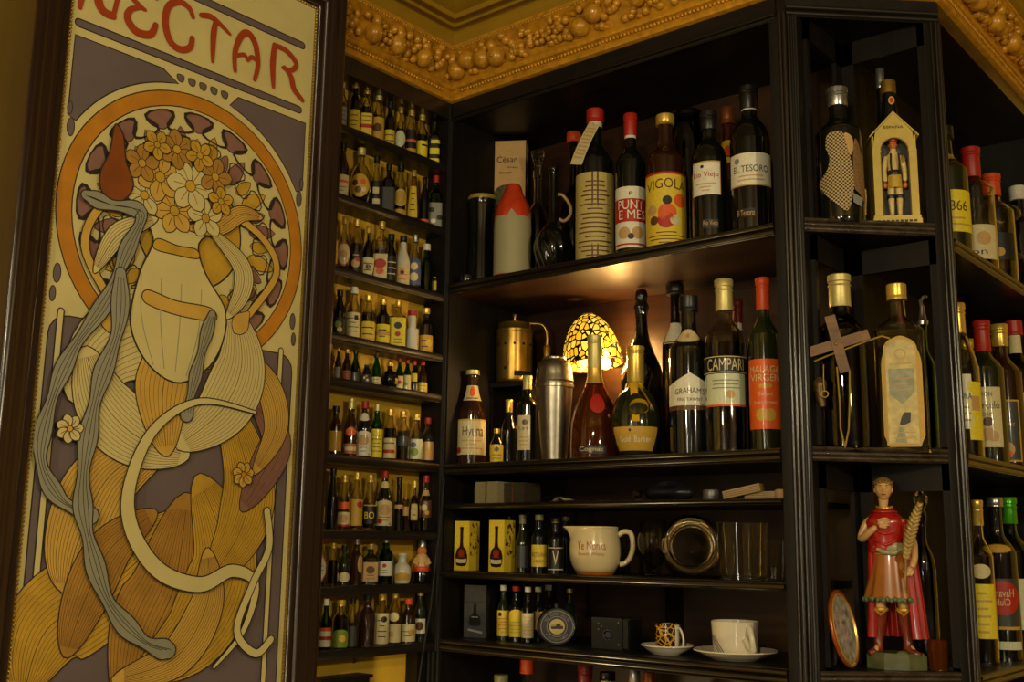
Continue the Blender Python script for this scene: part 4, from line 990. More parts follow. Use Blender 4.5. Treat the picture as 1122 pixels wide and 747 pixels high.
# crystal stoppered decanter and dark figural decanter
bottle('crystal decanter with flared studded neck behind the dark shiny decanter', 588, 187, 30, BP(.150), zt, 'globe', 'clear', None, 0, 'dark', .45, group=gT, name='crystal_decanter', cat='decanter')
b0 = stand(588, BP(.150), zt); H_ = height_at(b0.x, b0.y, 187)-zt
t = thing('crystal_stopper', 'flared cut crystal stopper with studs standing in the decanter neck', 'stopper', (b0.x, b0.y, zt+H_*.97), 0)
b = MB(); b.lathe([(0, -.006), (.005, -.006), (.007, .0), (.0065, .010), (.011, .032), (.017, .052), (.015, .054), (0, .05)], 12)
for j in range(4):
    for k in range(10):
        a = 2*PI*(k+.5*(j % 2))/10; r = (.0085, .0105, .013, .0155)[j]; b.ball((r*math.cos(a), r*math.sin(a), .018+.010*j), .0022, 6, 4)
b.build('crystal', glass('clear'), t, angle=20)
b0 = stand(606, BP(.088), zt); H_ = height_at(b0.x, b0.y, 183)-zt; R_ = 42*depth((b0.x, b0.y, zt+.1))/F/2
t = thing('dark_decanter', 'black lobed glass decanter with long neck and pale curved handle', 'decanter', (b0.x, b0.y, zt+.0004), face(b0.x, b0.y))
def lob(a, z): return 1+.07*math.sin(9*a+z*60)*max(0, 1-z/(H_*.6))
P_ = smooth_prof([(0, .003), (.020, 0), (.026, .012), (R_*.8, .030), (R_, .062), (R_*.85, .092), (R_*.55, .108), (R_*.32, .125), (R_*.22, .15), (R_*.20, H_*.9), (R_*.30, H_*.97), (R_*.30, H_*.99)], 4)
b = MB(); b.lathe(P_, 54, lob); b.build('glass_body', glass('dark'), t, angle=60)
b = MB(); b.tube(smooth_prof([(R_*.22, H_*.80), (R_*.50, H_*.80), (R_*.82, H_*.66), (R_*.78, H_*.52), (R_*.45, H_*.50), (R_*.24, H_*.52)], 5) and [(x, -.004, z) for x, z in smooth_prof([(R_*.22, H_*.74), (R_*.50, H_*.73), (R_*.86, H_*.64), (R_*.86, H_*.55), (R_*.55, H_*.50), (R_*.30, H_*.52)], 5)], .0036, 10); b.build('handle', labm('tan'), t)

# ------------------------------------------------------------------ middle shelf
zm_ = ZB['mid']; gM = 'bottles on the middle shelf of the bar cabinet'
t, R_, H_, b0, P_ = bottle('dark beer bottle with cream label and orange oval neck label at the shelf left end', 516, 406, 31, BP(.062), zm_, 'beer', 'brown', 'palegold', .05, labels=[
    (459, 498, 'cream', 80, dict(text=[('Hy', .38, .62, .24, .34, 'brown'), ('una', .66, .62, .30, .22, 'brown')], lines=(3, 'tan', .12, .45), patch=[(.02, .06, .05, .95, 'brown'), (0, 1, .96, 1, 'gold')], disc=[(.14, .12, .09, 'red')])),
    (421, 438, 'cream', 70, dict(lines=(1, 'ink', .05, .25), disc=[(.5, .6, .34, 'orange')]))], group=gM)
bottle('very small black bottle with gold cap and little yellow label', 544, 470, 15, BP(.045), zm_, 'beer', 'dark', 'gold', .14, labels=[(487, 506, 'yellow', 65, dict(disc=[(.5, .72, .14, 'brown')], lines=(2, 'ink', .1, .5)))], group=gM)
bottle('slim dark bottle with bright gold capsule behind the little yellow labelled bottle', 557, 438, 17, BP(.075), zm_, 'beer', 'dark', 'gold', .2, group=gM)
bottle('medium dark bottle with gold cap and narrow cream label beside the steel shaker', 577, 412, 23, BP(.062), zm_, 'wine', 'dark', 'palegold', .16, labels=[(455, 493, 'cream', 38, dict(turn=-20, text=[('Lys', .5, .62, .7, .12, 'ink')], disc=[(.6, .8, .08, 'brown')], lines=(3, 'tan', .1, .42)))], group=gM)
# shaker
b0 = stand(607, BP(.060), zm_); kk = depth((b0.x, b0.y, zm_+.1))/F; H_ = height_at(b0.x, b0.y, 392)-zm_
t = thing('cocktail_shaker', 'brushed steel cocktail shaker with domed top standing before the lamp', 'shaker', (b0.x, b0.y, zm_+.0004), 0)
ST = mat('brushed_steel', (150, 142, 125), .30, .95, var=.12, scale=80, bump=.1)
b = MB(); b.lathe(smooth_prof([(0, 0), (13.0*kk, 0), (13.8*kk, .003), (16*kk, H_*.25), (19*kk, H_*.55), (20.3*kk, H_*.72)], 4), 40); b.build('tumbler', ST, t)
b = MB(); b.lathe([(20.4*kk, H_*.70), (21.4*kk, H_*.705), (21.4*kk, H_*.735), (20.6*kk, H_*.74), (20.8*kk, H_*.76), (21.2*kk, H_*.765), (20.6*kk, H_*.80)]+smooth_prof([(20.2*kk, H_*.82), (19.2*kk, H_*.90), (16.5*kk, H_*.955), (13.4*kk, H_*.97), (13.2*kk, H_*.995), (12.6*kk, H_), (0, H_)], 4), 40, cap=False); b.build('lid', ST, t)
# brass still on a small wooden stand
b0 = stand(563, BP(.180), zm_); kk = depth((b0.x, b0.y, zm_+.15))/F
zs = height_at(b0.x, b0.y-.04, 419)-zm_
t = thing('wooden_stand', 'small dark wooden stand carrying the brass burner', 'stand', (b0.x, b0.y, zm_+.0004), .12)
b = MB(); b.box(-.056, .056, -.04, .04, zs-.010, zs); b.box(-.050, .050, -.034, .034, 0, .012); b.box(-.050, -.040, -.034, .034, .01, zs-.01); b.box(.040, .050, -.034, .034, .01, zs-.01); b.build('stand_body', WOODH, t, smooth=False)
BR = mat('old_brass', (160, 126, 56), .30, .9, var=.3, scale=25, bump=.15)
t = thing('brass_burner', 'little brass still with round vent holes and a bent pipe on its stand', 'still', (b0.x-.003, b0.y, zm_+zs+.001), face(b0.x, b0.y))
Hs = height_at(b0.x, b0.y, 352)-zm_-zs; Rs = 20*kk
b = MB(); b.lathe([(0, 0), (Rs*.97, 0), (Rs*1.04, .002), (Rs*.98, .006), (Rs, .010), (Rs, Hs*.80), (Rs*1.03, Hs*.81), (Rs*1.03, Hs*.84), (Rs*.96, Hs*.86), (Rs*.90, Hs*.95), (Rs*.5, Hs), (0, Hs)], 36); b.build('drum', BR, t)
b = MB()
for k in range(12):
    a = 2*PI*k/12; T_ = Matrix.Translation((Rs*1.0*math.cos(a), Rs*1.0*math.sin(a), Hs*.60)) @ Matrix.Rotation(a, 4, 'Z') @ Matrix.Rotation(PI/2, 4, 'Y')
    b.lathe([(0, -.0005), (.0030, -.0005), (.0030, .001), (0, .001)], 10, T=T_)
    if k in (8, ): 
        T_ = Matrix.Translation((Rs*math.cos(a), Rs*math.sin(a), Hs*.22)) @ Matrix.Rotation(a, 4, 'Z') @ Matrix.Rotation(PI/2, 4, 'Y'); b.lathe([(0, -.0005), (.0036, -.0005), (.0036, .001), (0, .001)], 10, T=T_)
b.grid(lambda u, v: Vector((Rs*1.012*math.cos(-PI*.5+u*1.1), Rs*1.012*math.sin(-PI*.5+u*1.1), .014+.012*v)), 8, 1)
b.build('vent_holes', mat('hole_shade_black', (8, 7, 6), .8), t)  # black discs carry the dark of the holes in their colour
q = stand(604, BP(.180), zm_+.2); dx = .074
b = MB(); b.tube([(x, 0, z) for x, z in smooth_prof([(Rs*.3, Hs*.97), (Rs*.9, Hs*.965), (dx*.86, Hs*.94), (dx, Hs*.80), (dx, Hs*.55)], 5)], .0042, 12); b.build('bent_pipe', BR, t)
b = MB(); b.lathe([(0, 0), (.010, 0), (.009, .004), (.008, Hs*.3), (.010, Hs*.52), (.0085, Hs*.56), (0, Hs*.56)], 20, c=(dx, 0, Hs*.05)); b.lathe([(0, -zs), (.012, -zs), (.012, -zs+.004), (.004, -zs+.008), (.004, Hs*.06), (0, Hs*.06)], 16, c=(dx, 0, 0)); b.build('receiver_cup', BR, t)
b = MB(); b.lathe([(0, Hs*.99), (.004, Hs*.99), (.003, Hs*1.05), (.006, Hs*1.10), (0, Hs*1.12)], 12, c=(0, 0, 0)); b.build('finial', BR, t)

bottle('amber cognac bottle, bell shaped, with gold foil neck and red wax seal', 651.5, 368, 54, BP(.072), zm_, 'bell', 'amber', 'palegold', .27, 'brown', .45, [(430, 452, 'red', 22, dict(turn=8, shape='round')), (488, 497, 'black', 35, dict(turn=-8, text=[('Cognac', .5, .5, .8, .7, 'cream')]))], group=gM, neckwrap=(404, 421, 'gold'))
t, R_, H_, b0, P_ = bottle('squat round dark bottle with broad yellow label and yellow ribbon round its neck', 697, 380, 53, BP(.062), zm_, 'round', 'olive', 'gold', .33, labels=[
    (467, 493, 'gold', 62, dict(turn=-2, text=[('Gold', .28, .48, .24, .26, 'white'), ('Barker', .66, .48, .36, .26, 'white')], disc=[(.4, .85, .06, 'ink')]))], group=gM, neckwrap=(418, 426, 'yellow'))
b = MB(); rr_ = []
for k in range(24):
    a = 2*PI*k/23; rr_.append(Vector((.006+.018*math.cos(a)*1.0, -R_*.70-.010-.004*math.sin(a), H_*.42+.014*math.sin(a))))
def rib(pts, w, mb):
    vs = []; 
    for i, p in enumerate(pts):
        vs += [p+Vector((0, -w/2, w*.3)), p+Vector((0, w/2, -w*.3))]
    mb.add(vs, [(2*i, 2*i+1, 2*i+3, 2*i+2) for i in range(len(pts)-1)])
rib(rr_, .010, b); rib([Vector((.002+.004*k, -R_*.35-.028*math.sin(.5+k*.22), H_*.66-.007*k)) for k in range(9)], .009, b)
b.grid(lambda u, v: Vector((-.004+.014*(u-.5)+.004*v, -R_*(.42+.62*v**.7)-.001, H_*(.66-.36*v))), 3, 10)
b.build('ribbon', mat('yellow_satin', (210, 165, 30), .3, var=.1, scale=40, coat=.3), t)
# black figural jug behind with a tall neck
b0 = stand(704, BP(.190), zm_); kk = depth((b0.x, b0.y, zm_+.2))/F; H_ = height_at(b0.x, b0.y, 318)-zm_
t = thing('ornate_ewer', 'tall ornate black bottle with spiral neck standing behind the yellow ribboned bottle', 'bottle', (b0.x, b0.y, zm_+.0004), 0)
b = MB(); b.lathe(smooth_prof([(0, 0), (18*kk, 0), (22*kk, .02), (23*kk, H_*.30), (22*kk, H_*.50), (15*kk, H_*.62), (8*kk, H_*.72), (6.5*kk, H_*.85), (8*kk, H_*.90), (6*kk, H_*.93), (7*kk, H_*.97), (5*kk, H_), (0, H_)], 4), 40, lambda a, z: 1+.05*math.sin(6*a+z*90)); b.build('glass_body', glass('dark'), t, angle=70)
# port with white label and seal
bottle('black port bottle with white peaked label and round paper seal', 757, 325, 45, BP(.066), zm_, 'wine', 'dark', 'black', .10, labels=[
    (408, 449, 'white', 76, dict(shape='point', text=[('GRAHAM\'S', .50, .48, .56, .15, 'ink', .04), ('FINE TAWNY', .50, .28, .46, .09, 'ink')])),
    (444, 449, 'brown', 76, {}), (358, 374, 'cream', 60, dict(turn=-6, shape='round', edge='tan', disc=[(.5, .5, .2, 'tan')]))], group=gM, seg=36)
bottle('tall bottle with grey stopper clip and amber shoulders behind the port bottle', 742, 312, 30, BP(.200), zm_, 'wine', 'smoke', 'black', .06, 'amber', .70, [(352, 376, 'white', 60, {})], group=gM, capr=1.6)
bottle('tall bottle with gold capsule, black band and pale lower label', 797, 307, 46, BP(.064), zm_, 'campari', 'clear', 'palegold', .185, 'red', .62, [
    (390, 408, 'black', 86, dict(text=[('CAMPARI', .5, .5, .62, .72, 'cream')], patch=[(0, 1, .95, 1, 'cream'), (0, 1, 0, .05, 'cream')])),
    (409, 445, 'pale', 60, dict(disc=[(.6, .36, .13, 'tan')], lines=(3, 'grey', .5, .85), patch=[(0, 1, 0, .06, 'orange')]))], group=gM)
bottle('slim bottle with orange capsule and tall orange label beside the cabinet post', 840.5, 305, 34, BP(.050), zm_, 'wine', 'olive', 'orange', .19, labels=[
    (393, 470, 'orange', 84, dict(text=[('MALAGA', .5, .85, .70, .10, 'cream'), ('VIRGEN', .5, .73, .66, .10, 'cream'), ('Sweet', .5, .50, .3, .06, 'cream'), ('Pedro Ximenez', .5, .38, .5, .04, 'cream')], disc=[(.42, .20, .09, 'gold'), (.58, .20, .09, 'gold'), (.4, .61, .03, 'gold'), (.5, .61, .04, 'gold'), (.6, .61, .03, 'gold')]))], group=gM)
bottle('bottle with striped red and white capsule half hidden between orange and black labelled bottles', 812, 329, 26, BP(.170), zm_, 'wine', 'dark', 'darkred', .15, labels=[(352, 360, 'white', 60, {})], group=gM)

# ------------------------------------------------------------------ stained glass lamp
b0 = stand(650, BP(.205), zm_); zc = height_at(b0.x, b0.y, 400); ztp = height_at(b0.x, b0.y, 347); kk = depth((b0.x, b0.y, zc))/F
RL = 33*kk; HL = ztp-zc+.004
t = thing('stained_glass_lamp', 'small lit stained glass table lamp with yellow leaf pattern behind the shaker', 'lamp', (b0.x, b0.y, zm_+.0004), 0)
m = bpy.data.materials.new('leaded_yellow_glass'); m.use_nodes = True; nt = m.node_tree; bs = nt.nodes['Principled BSDF']
tc = nt.nodes.new('ShaderNodeTexCoord'); mp = nt.nodes.new('ShaderNodeMapping'); mp.inputs['Scale'].default_value = (80, 80, 52)
vo = nt.nodes.new('ShaderNodeTexVoronoi'); vo.feature = 'DISTANCE_TO_EDGE'; vo.inputs['Randomness'].default_value = .62; vo.inputs['Scale'].default_value = 1.0; vc = nt.nodes.new('ShaderNodeTexVoronoi'); vc.inputs['Randomness'].default_value = .62; vc.inputs['Scale'].default_value = 1.0
gt = nt.nodes.new('ShaderNodeMath'); gt.operation = 'GREATER_THAN'; gt.inputs[1].default_value = .10
rp = nt.nodes.new('ShaderNodeValToRGB'); rp.color_ramp.elements[0].color = (.90, .42, .02, 1); rp.color_ramp.elements[1].color = (1, .74, .10, 1); rp.color_ramp.elements[0].position = .2
mu = nt.nodes.new('ShaderNodeMixRGB'); mu.inputs['Color1'].default_value = (0.002, .002, .001, 1)
sp = nt.nodes.new('ShaderNodeSeparateColor')
nt.links.new(tc.outputs['Object'], mp.inputs['Vector']); nt.links.new(mp.outputs['Vector'], vo.inputs['Vector']); nt.links.new(mp.outputs['Vector'], vc.inputs['Vector'])
nt.links.new(vo.outputs['Distance'], gt.inputs[0]); nt.links.new(vc.outputs['Color'], sp.inputs['Color']); nt.links.new(sp.outputs[0], rp.inputs['Fac'])
nt.links.new(gt.outputs['Value'], mu.inputs['Fac']); nt.links.new(rp.outputs['Color'], mu.inputs['Color2'])
nt.links.new(mu.outputs['Color'], bs.inputs['Base Color']); nt.links.new(mu.outputs['Color'], bs.inputs['Emission Color']); bs.inputs['Emission Strength'].default_value = LAMP_GLOW
bs.inputs['Roughness'].default_value = .2
zr = zc-zm_
P_ = smooth_prof([(RL, 0), (RL*1.0, .006), (RL*.92, HL*.38), (RL*.70, HL*.72), (RL*.40, HL*.94), (RL*.16, HL*1.02)], 5)
b = MB(); b.lathe([(r, z) for r, z in P_]+[(r-.0015, z) for r, z in P_][::-1], 48, lambda a, z: 1+(.02*math.cos(16*a) if z < .008 else 0), c=(0, 0, 0), cap=False)
TS = Matrix.Translation((0, 0, zr)) @ Matrix.Rotation(math.radians(-8), 4, 'Y')
b.v = [tuple(TS @ Vector(v)) for v in b.v]; b.build('shade', m, t)
b = MB(); b.tube([TS @ Vector((RL*.17*math.cos(2*PI*k/24)*(1+.12*math.cos(PI*k)), RL*.17*math.sin(2*PI*k/24)*(1+.12*math.cos(PI*k)), HL*1.03+.001*math.cos(PI*k))) for k in range(24)], .0016, 6, closed=True)
b.build('crown_ring', BR, t)
b = MB(); b.tube([TS @ Vector((RL*1.0*math.cos(2*PI*k/36), RL*1.0*math.sin(2*PI*k/36), .0)) for k in range(36)], .0014, 6, closed=True); b.build('rim', BR, t)
b = MB(); b.ball((RL*.80, -RL*.42, zr-.006), (.011, .011, .012), 16, 12); b.build('bulb', mat('lit_bulb', (255, 236, 190), .3, emis=BULB_GLOW, var=0), t)
b = MB(); b.lathe(smooth_prof([(0, 0), (.028, 0), (.030, .006), (.012, .014), (.006, .03), (.009, zr*.45), (.005, zr*.7), (.007, zr*.9), (0, zr*.9)], 4), 28); b.build('stem_base', BR, t)
lamp_pos = Vector((b0.x+RL*.80, b0.y-RL*.42, zc-.006))
# ------------------------------------------------------------------ thin shelf: cards, papers, pouch, blocks
zn = ZB['thin']
def stack(px0, px1, py, d, dy, col, label, n):
    a_ = stand(px0, BP(d), zn); c_ = stand(px1, BP(d), zn); h = height_at(a_.x, a_.y, py)-zn
    t = thing('card_stack', label, 'cards', ((a_.x+c_.x)/2, d+dy/2, zn+.0003), 0)
    w = (c_.x-a_.x)/2; rn = random.Random(n); m_ = labm(col); b = MB()
    for k in range(n):
        j = rn.uniform(-.0007, .0007); b.box(-w+j, w+j, -dy/2+j, dy/2+j, h*k/n, h*(k+.86)/n)
    b.build('cards', m_, t, smooth=False)
    b = MB(); 
    for s_ in (.0, ): b.box(-.0015, .0015, -dy/2-.0012, dy/2, -.0, h+.0006)
    b.build('paper_band', labm('brown'), t, smooth=False)
stack(520, 545, 528, .030, .055, 'paleboard', 'pale stack of coasters on the thin shelf under the dark beer bottle', 16)
stack(549, 574, 529, .050, .055, 'darkboard', 'darker stack of cards beside the pale stack on the thin shelf', 14)
def sheet(pxs, d, pyl, label, col, hump):
    a_ = stand(pxs[0], BP(d), zn); c_ = stand(pxs[1], BP(d), zn); L = c_.x-a_.x
    b = MB(); b.grid(lambda u, v: Vector((a_.x+L*u+.006*v, d+.05*v+.004*math.sin(9*u), zn+.0012+hump*math.exp(-((u-.75+.1*v)/.09)**2)*(1-.6*v)+.0015*(1+math.sin(7*u+3*v)))), 30, 8)
    b.grid(lambda u, v: Vector((a_.x+L*(1-u)+.006*v, d+.05*v+.004*math.sin(9*(1-u)), zn+.0007+hump*math.exp(-(((1-u)-.75+.1*v)/.09)**2)*(1-.6*v)+.0015*(1+math.sin(7*(1-u)+3*v)))), 30, 8)
    o = b.build('loose_paper', labm(col)); tag(o, label, 'paper')
sheet((578, 622), .02, 0, 'creased cream paper slip with a raised fold on the thin shelf', 'cream', .010)
sheet((630, 662), .03, 0, 'flat brownish paper slip lying on the middle of the thin shelf', 'tan', .002)
# dark folded pouch
a_ = stand(728, BP(.055), zn)
b = MB(); b.grid(lambda u, v: Vector(((.050*math.cos(2*PI*u))*math.cos(-PI/2+PI*v)*(1+.12*math.sin(6*PI*u)), .028*math.sin(2*PI*u)*math.cos(-PI/2+PI*v), .016+.016*math.sin(-PI/2+PI*v)*(1+.35*math.sin(4*PI*u+1)))), 36, 12)
o = b.build('folded_pouch', mat('black_leather', (24, 24, 30), .35, var=.3, scale=60, bump=.3), loc=(a_.x, a_.y+.01, zn+.0006)); tag(o, 'crumpled black leather pouch on the thin shelf above the round glasses', 'pouch')
a_ = stand(699, BP(.032), zn); t = thing('cut_glass_stopper', 'little faceted glass stopper beside the black pouch on the thin shelf', 'stopper', (a_.x, a_.y, zn+.0004), 0)
b = MB(); b.lathe([(0, 0), (.006, 0), (.005, .004), (.0105, .010), (.0100, .016), (.005, .020), (0, .021)], 8); b.build('glass', glass('smoke'), t, angle=15)
a_ = stand(779, BP(.040), zn); t = thing('metal_lid', 'small grey metal lid lying on the thin shelf beside the wooden blocks', 'lid', (a_.x, a_.y, zn+.0004), 0)
b = MB(); b.lathe([(0, 0), (.0135, 0), (.0145, .002), (.0145, .016), (.0135, .0185), (0, .019)], 24, lambda a, z: 1+.015*math.sin(24*a)); b.build('lid', capm('grey'), t)
def block(p0, p1, th, w, d, label, name='wooden_block'):
    a_ = on_plane(*p0, (0, 1, 0), d); c_ = on_plane(*p1, (0, 1, 0), d+.012)
    v = c_-a_; L = v.length; yaw = math.atan2(v.y, v.x); pit = -math.atan2(v.z, math.hypot(v.x, v.y))
    b = MB(); b.box(0, L, 0, w, 0, th); 
    for k in range(3): b.box(0, L, -.0004, .0, th*(.22+.25*k), th*(.22+.25*k)+.0008, 1)
    b.box(L, L+.0005, .0, w, 0, th)
    o = b.build(name, [OAK, labm('brown')], smooth=False); o.rotation_euler = (0, pit, yaw); o.location = (a_.x, a_.y, max(a_.z, zn+.0006)); tag(o, label, 'block')
block((816, 549.5), (850, 548.5), .0125, .03, .030, 'flat pale wooden block lying at the right end of the thin shelf')
block((793, 549), (833, 540), .0135, .028, .012, 'tilted pale wooden block leaning on another one on the thin shelf')
a_ = stand(856, BP(.035), zn); b = MB(); b.lathe([(0, 0), (.0085, 0), (.010, .002), (.010, .014), (.009, .016), (0, .016)], 20); o = b.build('bottle_cork', capm('cork'), loc=(a_.x, a_.y, zn+.0006)); tag(o, 'short brown cork at the right end of the thin shelf', 'cork')

# ------------------------------------------------------------------ low shelf: boxes, miniatures, jug, glasses
zl = ZB['low']; gL = 'small bottles between the yellow boxes and the jug'
def ybox(px0, px1, pxs, top, label, yw):
    a_ = stand((px0+pxs)/2, BP(.052), zl); kk = depth(a_)/F; h = height_at(a_.x, a_.y-.015, top)-zl; w = (pxs-px0)*kk/2/1.42
    rz = face(a_.x, a_.y)+yw
    t = thing('miniature_gift_box', label, 'box', (a_.x, a_.y, zl+.0004), rz, 'yellow gift boxes with a bottle printed on the front')
    b = MB(); dp = w; b.box(-w, w, -dp, dp, 0, h, 0)
    bodyp = [(.0, .0), (.62, .02), (.80, .12), (.82, .28), (.62, .42), (.26, .50), (.20, .62), (.20, .94), (.24, .95), (.24, 1)]
    pts = [(x, z) for x, z in bodyp]+[(-x, z) for x, z in bodyp[::-1]]
    H2 = h*.80
    b.add([Vector((x*w, -dp-.0006, .08*h+z*H2)) for x, z in pts], [tuple(range(len(pts)))], 1)
    b.add([Vector((w*.40*math.cos(2*PI*k/14), -dp-.0010, .08*h+H2*.34+w*.42*math.sin(2*PI*k/14))) for k in range(14)], [tuple(range(14))], 2)
    b.grid(lambda u, v: Vector((w*(-.72+1.44*u), -dp-.0012, .08*h+H2*(.10+.10*v-.02*math.sin(PI*u)))), 6, 1, 3)
    b.grid(lambda u, v: Vector((w*(-.5+1.0*u), -dp-.0012, .08*h+H2*(.235+.02*v))), 6, 1, 2)
    # ornamented side
    rn = random.Random(int(px0))
    for k in range(26):
        yy = rn.uniform(-.8, .8)*dp; zz = rn.uniform(.28, .95)*h; r = rn.uniform(.0012, .0030)
        b.add([Vector((w+.0005, yy+r*math.cos(2*PI*q/8), zz+r*1.6*math.sin(2*PI*q/8))) for q in range(8)], [tuple(range(8))], 4)
    b.build('carton', [labm('yellow'), mat('print_dark_brown', (40, 18, 10), .4), mat('print_brick', (150, 50, 20), .4), labm('cream'), labm('brown')], t, smooth=False)
ybox(497, 513, 525, 571, 'yellow gift box with a printed round bottle, at the left end of the low shelf', -.62)
ybox(535, 551, 564, 570, 'yellow gift box with a printed round bottle, nearer the small green bottles', -.62)
bottle('very dark small bottle behind the right hand yellow gift box', 558, 566, 14, BP(.150), zl, 'milk', 'dark', 'black', .12, group=gL)
bottle('slim dark bottle with dull olive cap next to the right yellow gift box', 572, 564, 15, BP(.062), zl, 'minilong', 'olive', 'olive', .16, labels=[(598, 622, 'darkgrey', 50, {})], group=gL)
bottle('small dark bottle with olive cap and yellow label left of the white lettered one', 590.5, 564, 17, BP(.052), zl, 'milk', 'bluedark', 'olive', .10, labels=[(597, 621, 'yellow', 72, dict(text=[('RETSINA', .5, .55, .8, .18, 'brown'), ('1889', .5, .25, .5, .12, 'brown')]))], group=gL)
bottle('small smoky bottle with a white letter V on its body', 608.5, 568, 17, BP(.052), zl, 'milk', 'dark', 'black', .08, labels=[(600, 625, 'black', 72, dict(text=[('V', .5, .55, .30, .62, 'cream')], patch=[(0, 1, .97, 1, 'cream'), (0, 1, .02, .06, 'cream')]))], group=gL, neckwrap=(571, 573, 'gold'))
bottle('small dark bottle with grey cap half behind the cream jug spout', 620, 566, 15, BP(.110), zl, 'milk', 'bluedark', 'olive', .08, group=gL)
# cream jug
b0 = stand(652, BP(.072), zl); kk = depth(b0)/F; H_ = height_at(b0.x, b0.y, 577)-zl; R_ = 28*kk
t = thing('whisky_jug', 'cream stoneware jug with red whisky lettering and loop handle on the low shelf', 'jug', (b0.x, b0.y, zl+.0004), face(b0.x, b0.y))
CRJ = mat('cream_glaze', (212, 192, 145), .22, coat=.6, var=.05, scale=20)
P_ = smooth_prof([(0, .002), (R_*.62, 0), (R_*.70, .004), (R_*.86, H_*.14), (R_*.99, H_*.35), (R_, H_*.60), (R_*.93, H_*.85), (R_*.90, H_*.93), (R_*.93, H_*.97)], 4)
inn = [(max(r-.003, .0), max(z, .005)) for r, z in P_][::-1]
def spout(a, z): return 1+.40*max(0, (z/H_-.72)/.28)**1.5*math.exp(-((((a-PI+PI) % (2*PI))-PI)/.30)**2) if z > H_*.72 else 1
b = MB(); b.lathe(P_+[(R_*.91, H_)]+inn, 48, lambda a, z: spout(a, z), cap=False); b.build('body', CRJ, t, angle=60)
b = MB(); b.lathe([(R_*.60, -.0002), (R_*.715, .0), (R_*.775, H_*.05), (R_*.80, H_*.075)], 48, cap=False); 
b.v = [(x*1.008, y*1.008, z) for x, y, z in b.v]; b.build('foot_glaze', mat('amber_glaze', (170, 100, 35), .25, coat=.6), t)
b = MB(); b.tube([(x, 0, z) for x, z in smooth_prof([(R_*.90, H_*.82), (R_*1.12, H_*.90), (R_*1.40, H_*.86), (R_*1.48, H_*.60), (R_*1.36, H_*.36), (R_*1.14, H_*.24), (R_*.95, H_*.22)], 5)], .0052, 12); b.build('handle', CRJ, t)
b = MB(); fj = lambda u0: (lambda X, Y: (lambda r, a: Vector((r*math.cos(a), r*math.sin(a), u0+Y)))(rad_at(P_, u0+Y)+.0005, -PI/2-.16+X/R_))
[text_on(b, 'Ye Monks', fj(H_*.60+q), R_*1.15, H_*.17, 0) for q in (0,)]; text_on(b, 'Scotch Whisky', fj(H_*.42), R_*1.05, H_*.09, 0)
b.build('lettering', mat('brick_lettering', (150, 60, 28), .4), t)
# glasses
CG = glass('clear')
def glassware(name, label, px, d, prof, seg=32, sh=None, shelf=zl, T=None, angle=50, cat='glass', wall=.0018, extra=None):
    b0 = stand(px, BP(d), shelf); t = thing(name, label, cat, (b0.x, b0.y, shelf+.0005), face(b0.x, b0.y)); kk = depth(b0)/F
    P_ = smooth_prof([(r*kk, z*kk) for r, z in prof], 4)
    P2 = P_+[(max(r-wall, 0), max(z, wall)) for r, z in P_][::-1]
    b = MB(); b.lathe(P2, seg, sh, T=T(kk) if T else None, cap=False); b.build('bowl', CG, t, angle=angle)
    if extra: extra(t, kk)
    return t
glassware('upturned_glass', 'round bowled glass on the low shelf right of the cream jug handle', 717, .135, [(0, 0), (9, 0), (10, 1.5), (3, 4), (2.6, 8), (10, 14), (17.5, 28), (18.5, 42), (15, 56), (12.5, 61)])
def stemx(t, kk):
    b = MB(); T = Matrix.Translation((0, .030, 33*kk)) @ Matrix.Rotation(math.radians(84), 4, 'X')
    b.lathe([(0, -34*kk-.04), (16*kk, -34*kk-.04), (16*kk, -34*kk-.038), (2.5*kk, -34*kk-.03), (2.5*kk, -30*kk), (0, -30*kk)], 32, T=Matrix.Translation((0, .0, 33*kk)) @ Matrix.Rotation(math.radians(84), 4, 'X') @ Matrix.Translation((0, 0, .0)))
    b.build('foot', CG, t)
glassware('balloon_glass', 'big balloon glass lying on its side with its round mouth facing out', 758, .100, [(0, -30), (8, -29.5), (22, -22), (31.5, -4), (33, 10), (29, 28), (26, 36)], T=lambda kk: Matrix.Translation((0, -.02, 33.6*kk)) @ Matrix.Rotation(math.radians(84), 4, 'X'), extra=None)
glassware('ribbed_tumbler', 'thick ribbed glass tumbler on the low shelf in front of a round glass', 815, .052, [(0, 0), (24, 0), (25, 2), (25.5, 20), (26.5, 44), (27.5, 62)], seg=48, sh=lambda a, z: 1+.022*math.cos(16*a), wall=.0035, angle=30)
glassware('shot_glass', 'small faceted glass against the right end of the low shelf', 848, .140, [(0, 0), (9, 0), (9.5, 2), (11, 20), (12, 42)], seg=10, wall=.003, angle=15)

# ------------------------------------------------------------------ base shelf
zb = ZB['base']; gB = 'small bottles beside the round black label'
a_ = stand(525, BP(.075), zb); kk = depth(a_)/F; h = height_at(a_.x, a_.y-.02, 641)-zb
t = thing('dark_carton', 'dark grey carton with a faint printed flask at the left of the base shelf', 'box', (a_.x, a_.y, zb+.0004), .32)
b = MB(); w = 13*kk; b.box(-w, w, -w, w, 0, h)
bodyp = [(0, 0), (.5, .02), (.62, .2), (.5, .42), (.18, .56), (.14, .9), (.14, 1)]
b.add([Vector((x*w*.9, -w-.0006, h*.22+z*h*.42)) for x, z in bodyp+[(-x, z) for x, z in bodyp[::-1]]], [tuple(range(14))], 1)
b.grid(lambda u, v: Vector((w*(-.30+.6*u), -w-.0010, h*(.38+.02*v))), 3, 1, 2); b.grid(lambda u, v: Vector((w*(-.6+1.3*u), -w-.0010, h*(.13+.04*v-.05*u))), 3, 1, 2)
b.grid(lambda u, v: Vector((w*(-1+2*u), -w-.0006, h*(.67+.006*v))), 3, 1, 1)
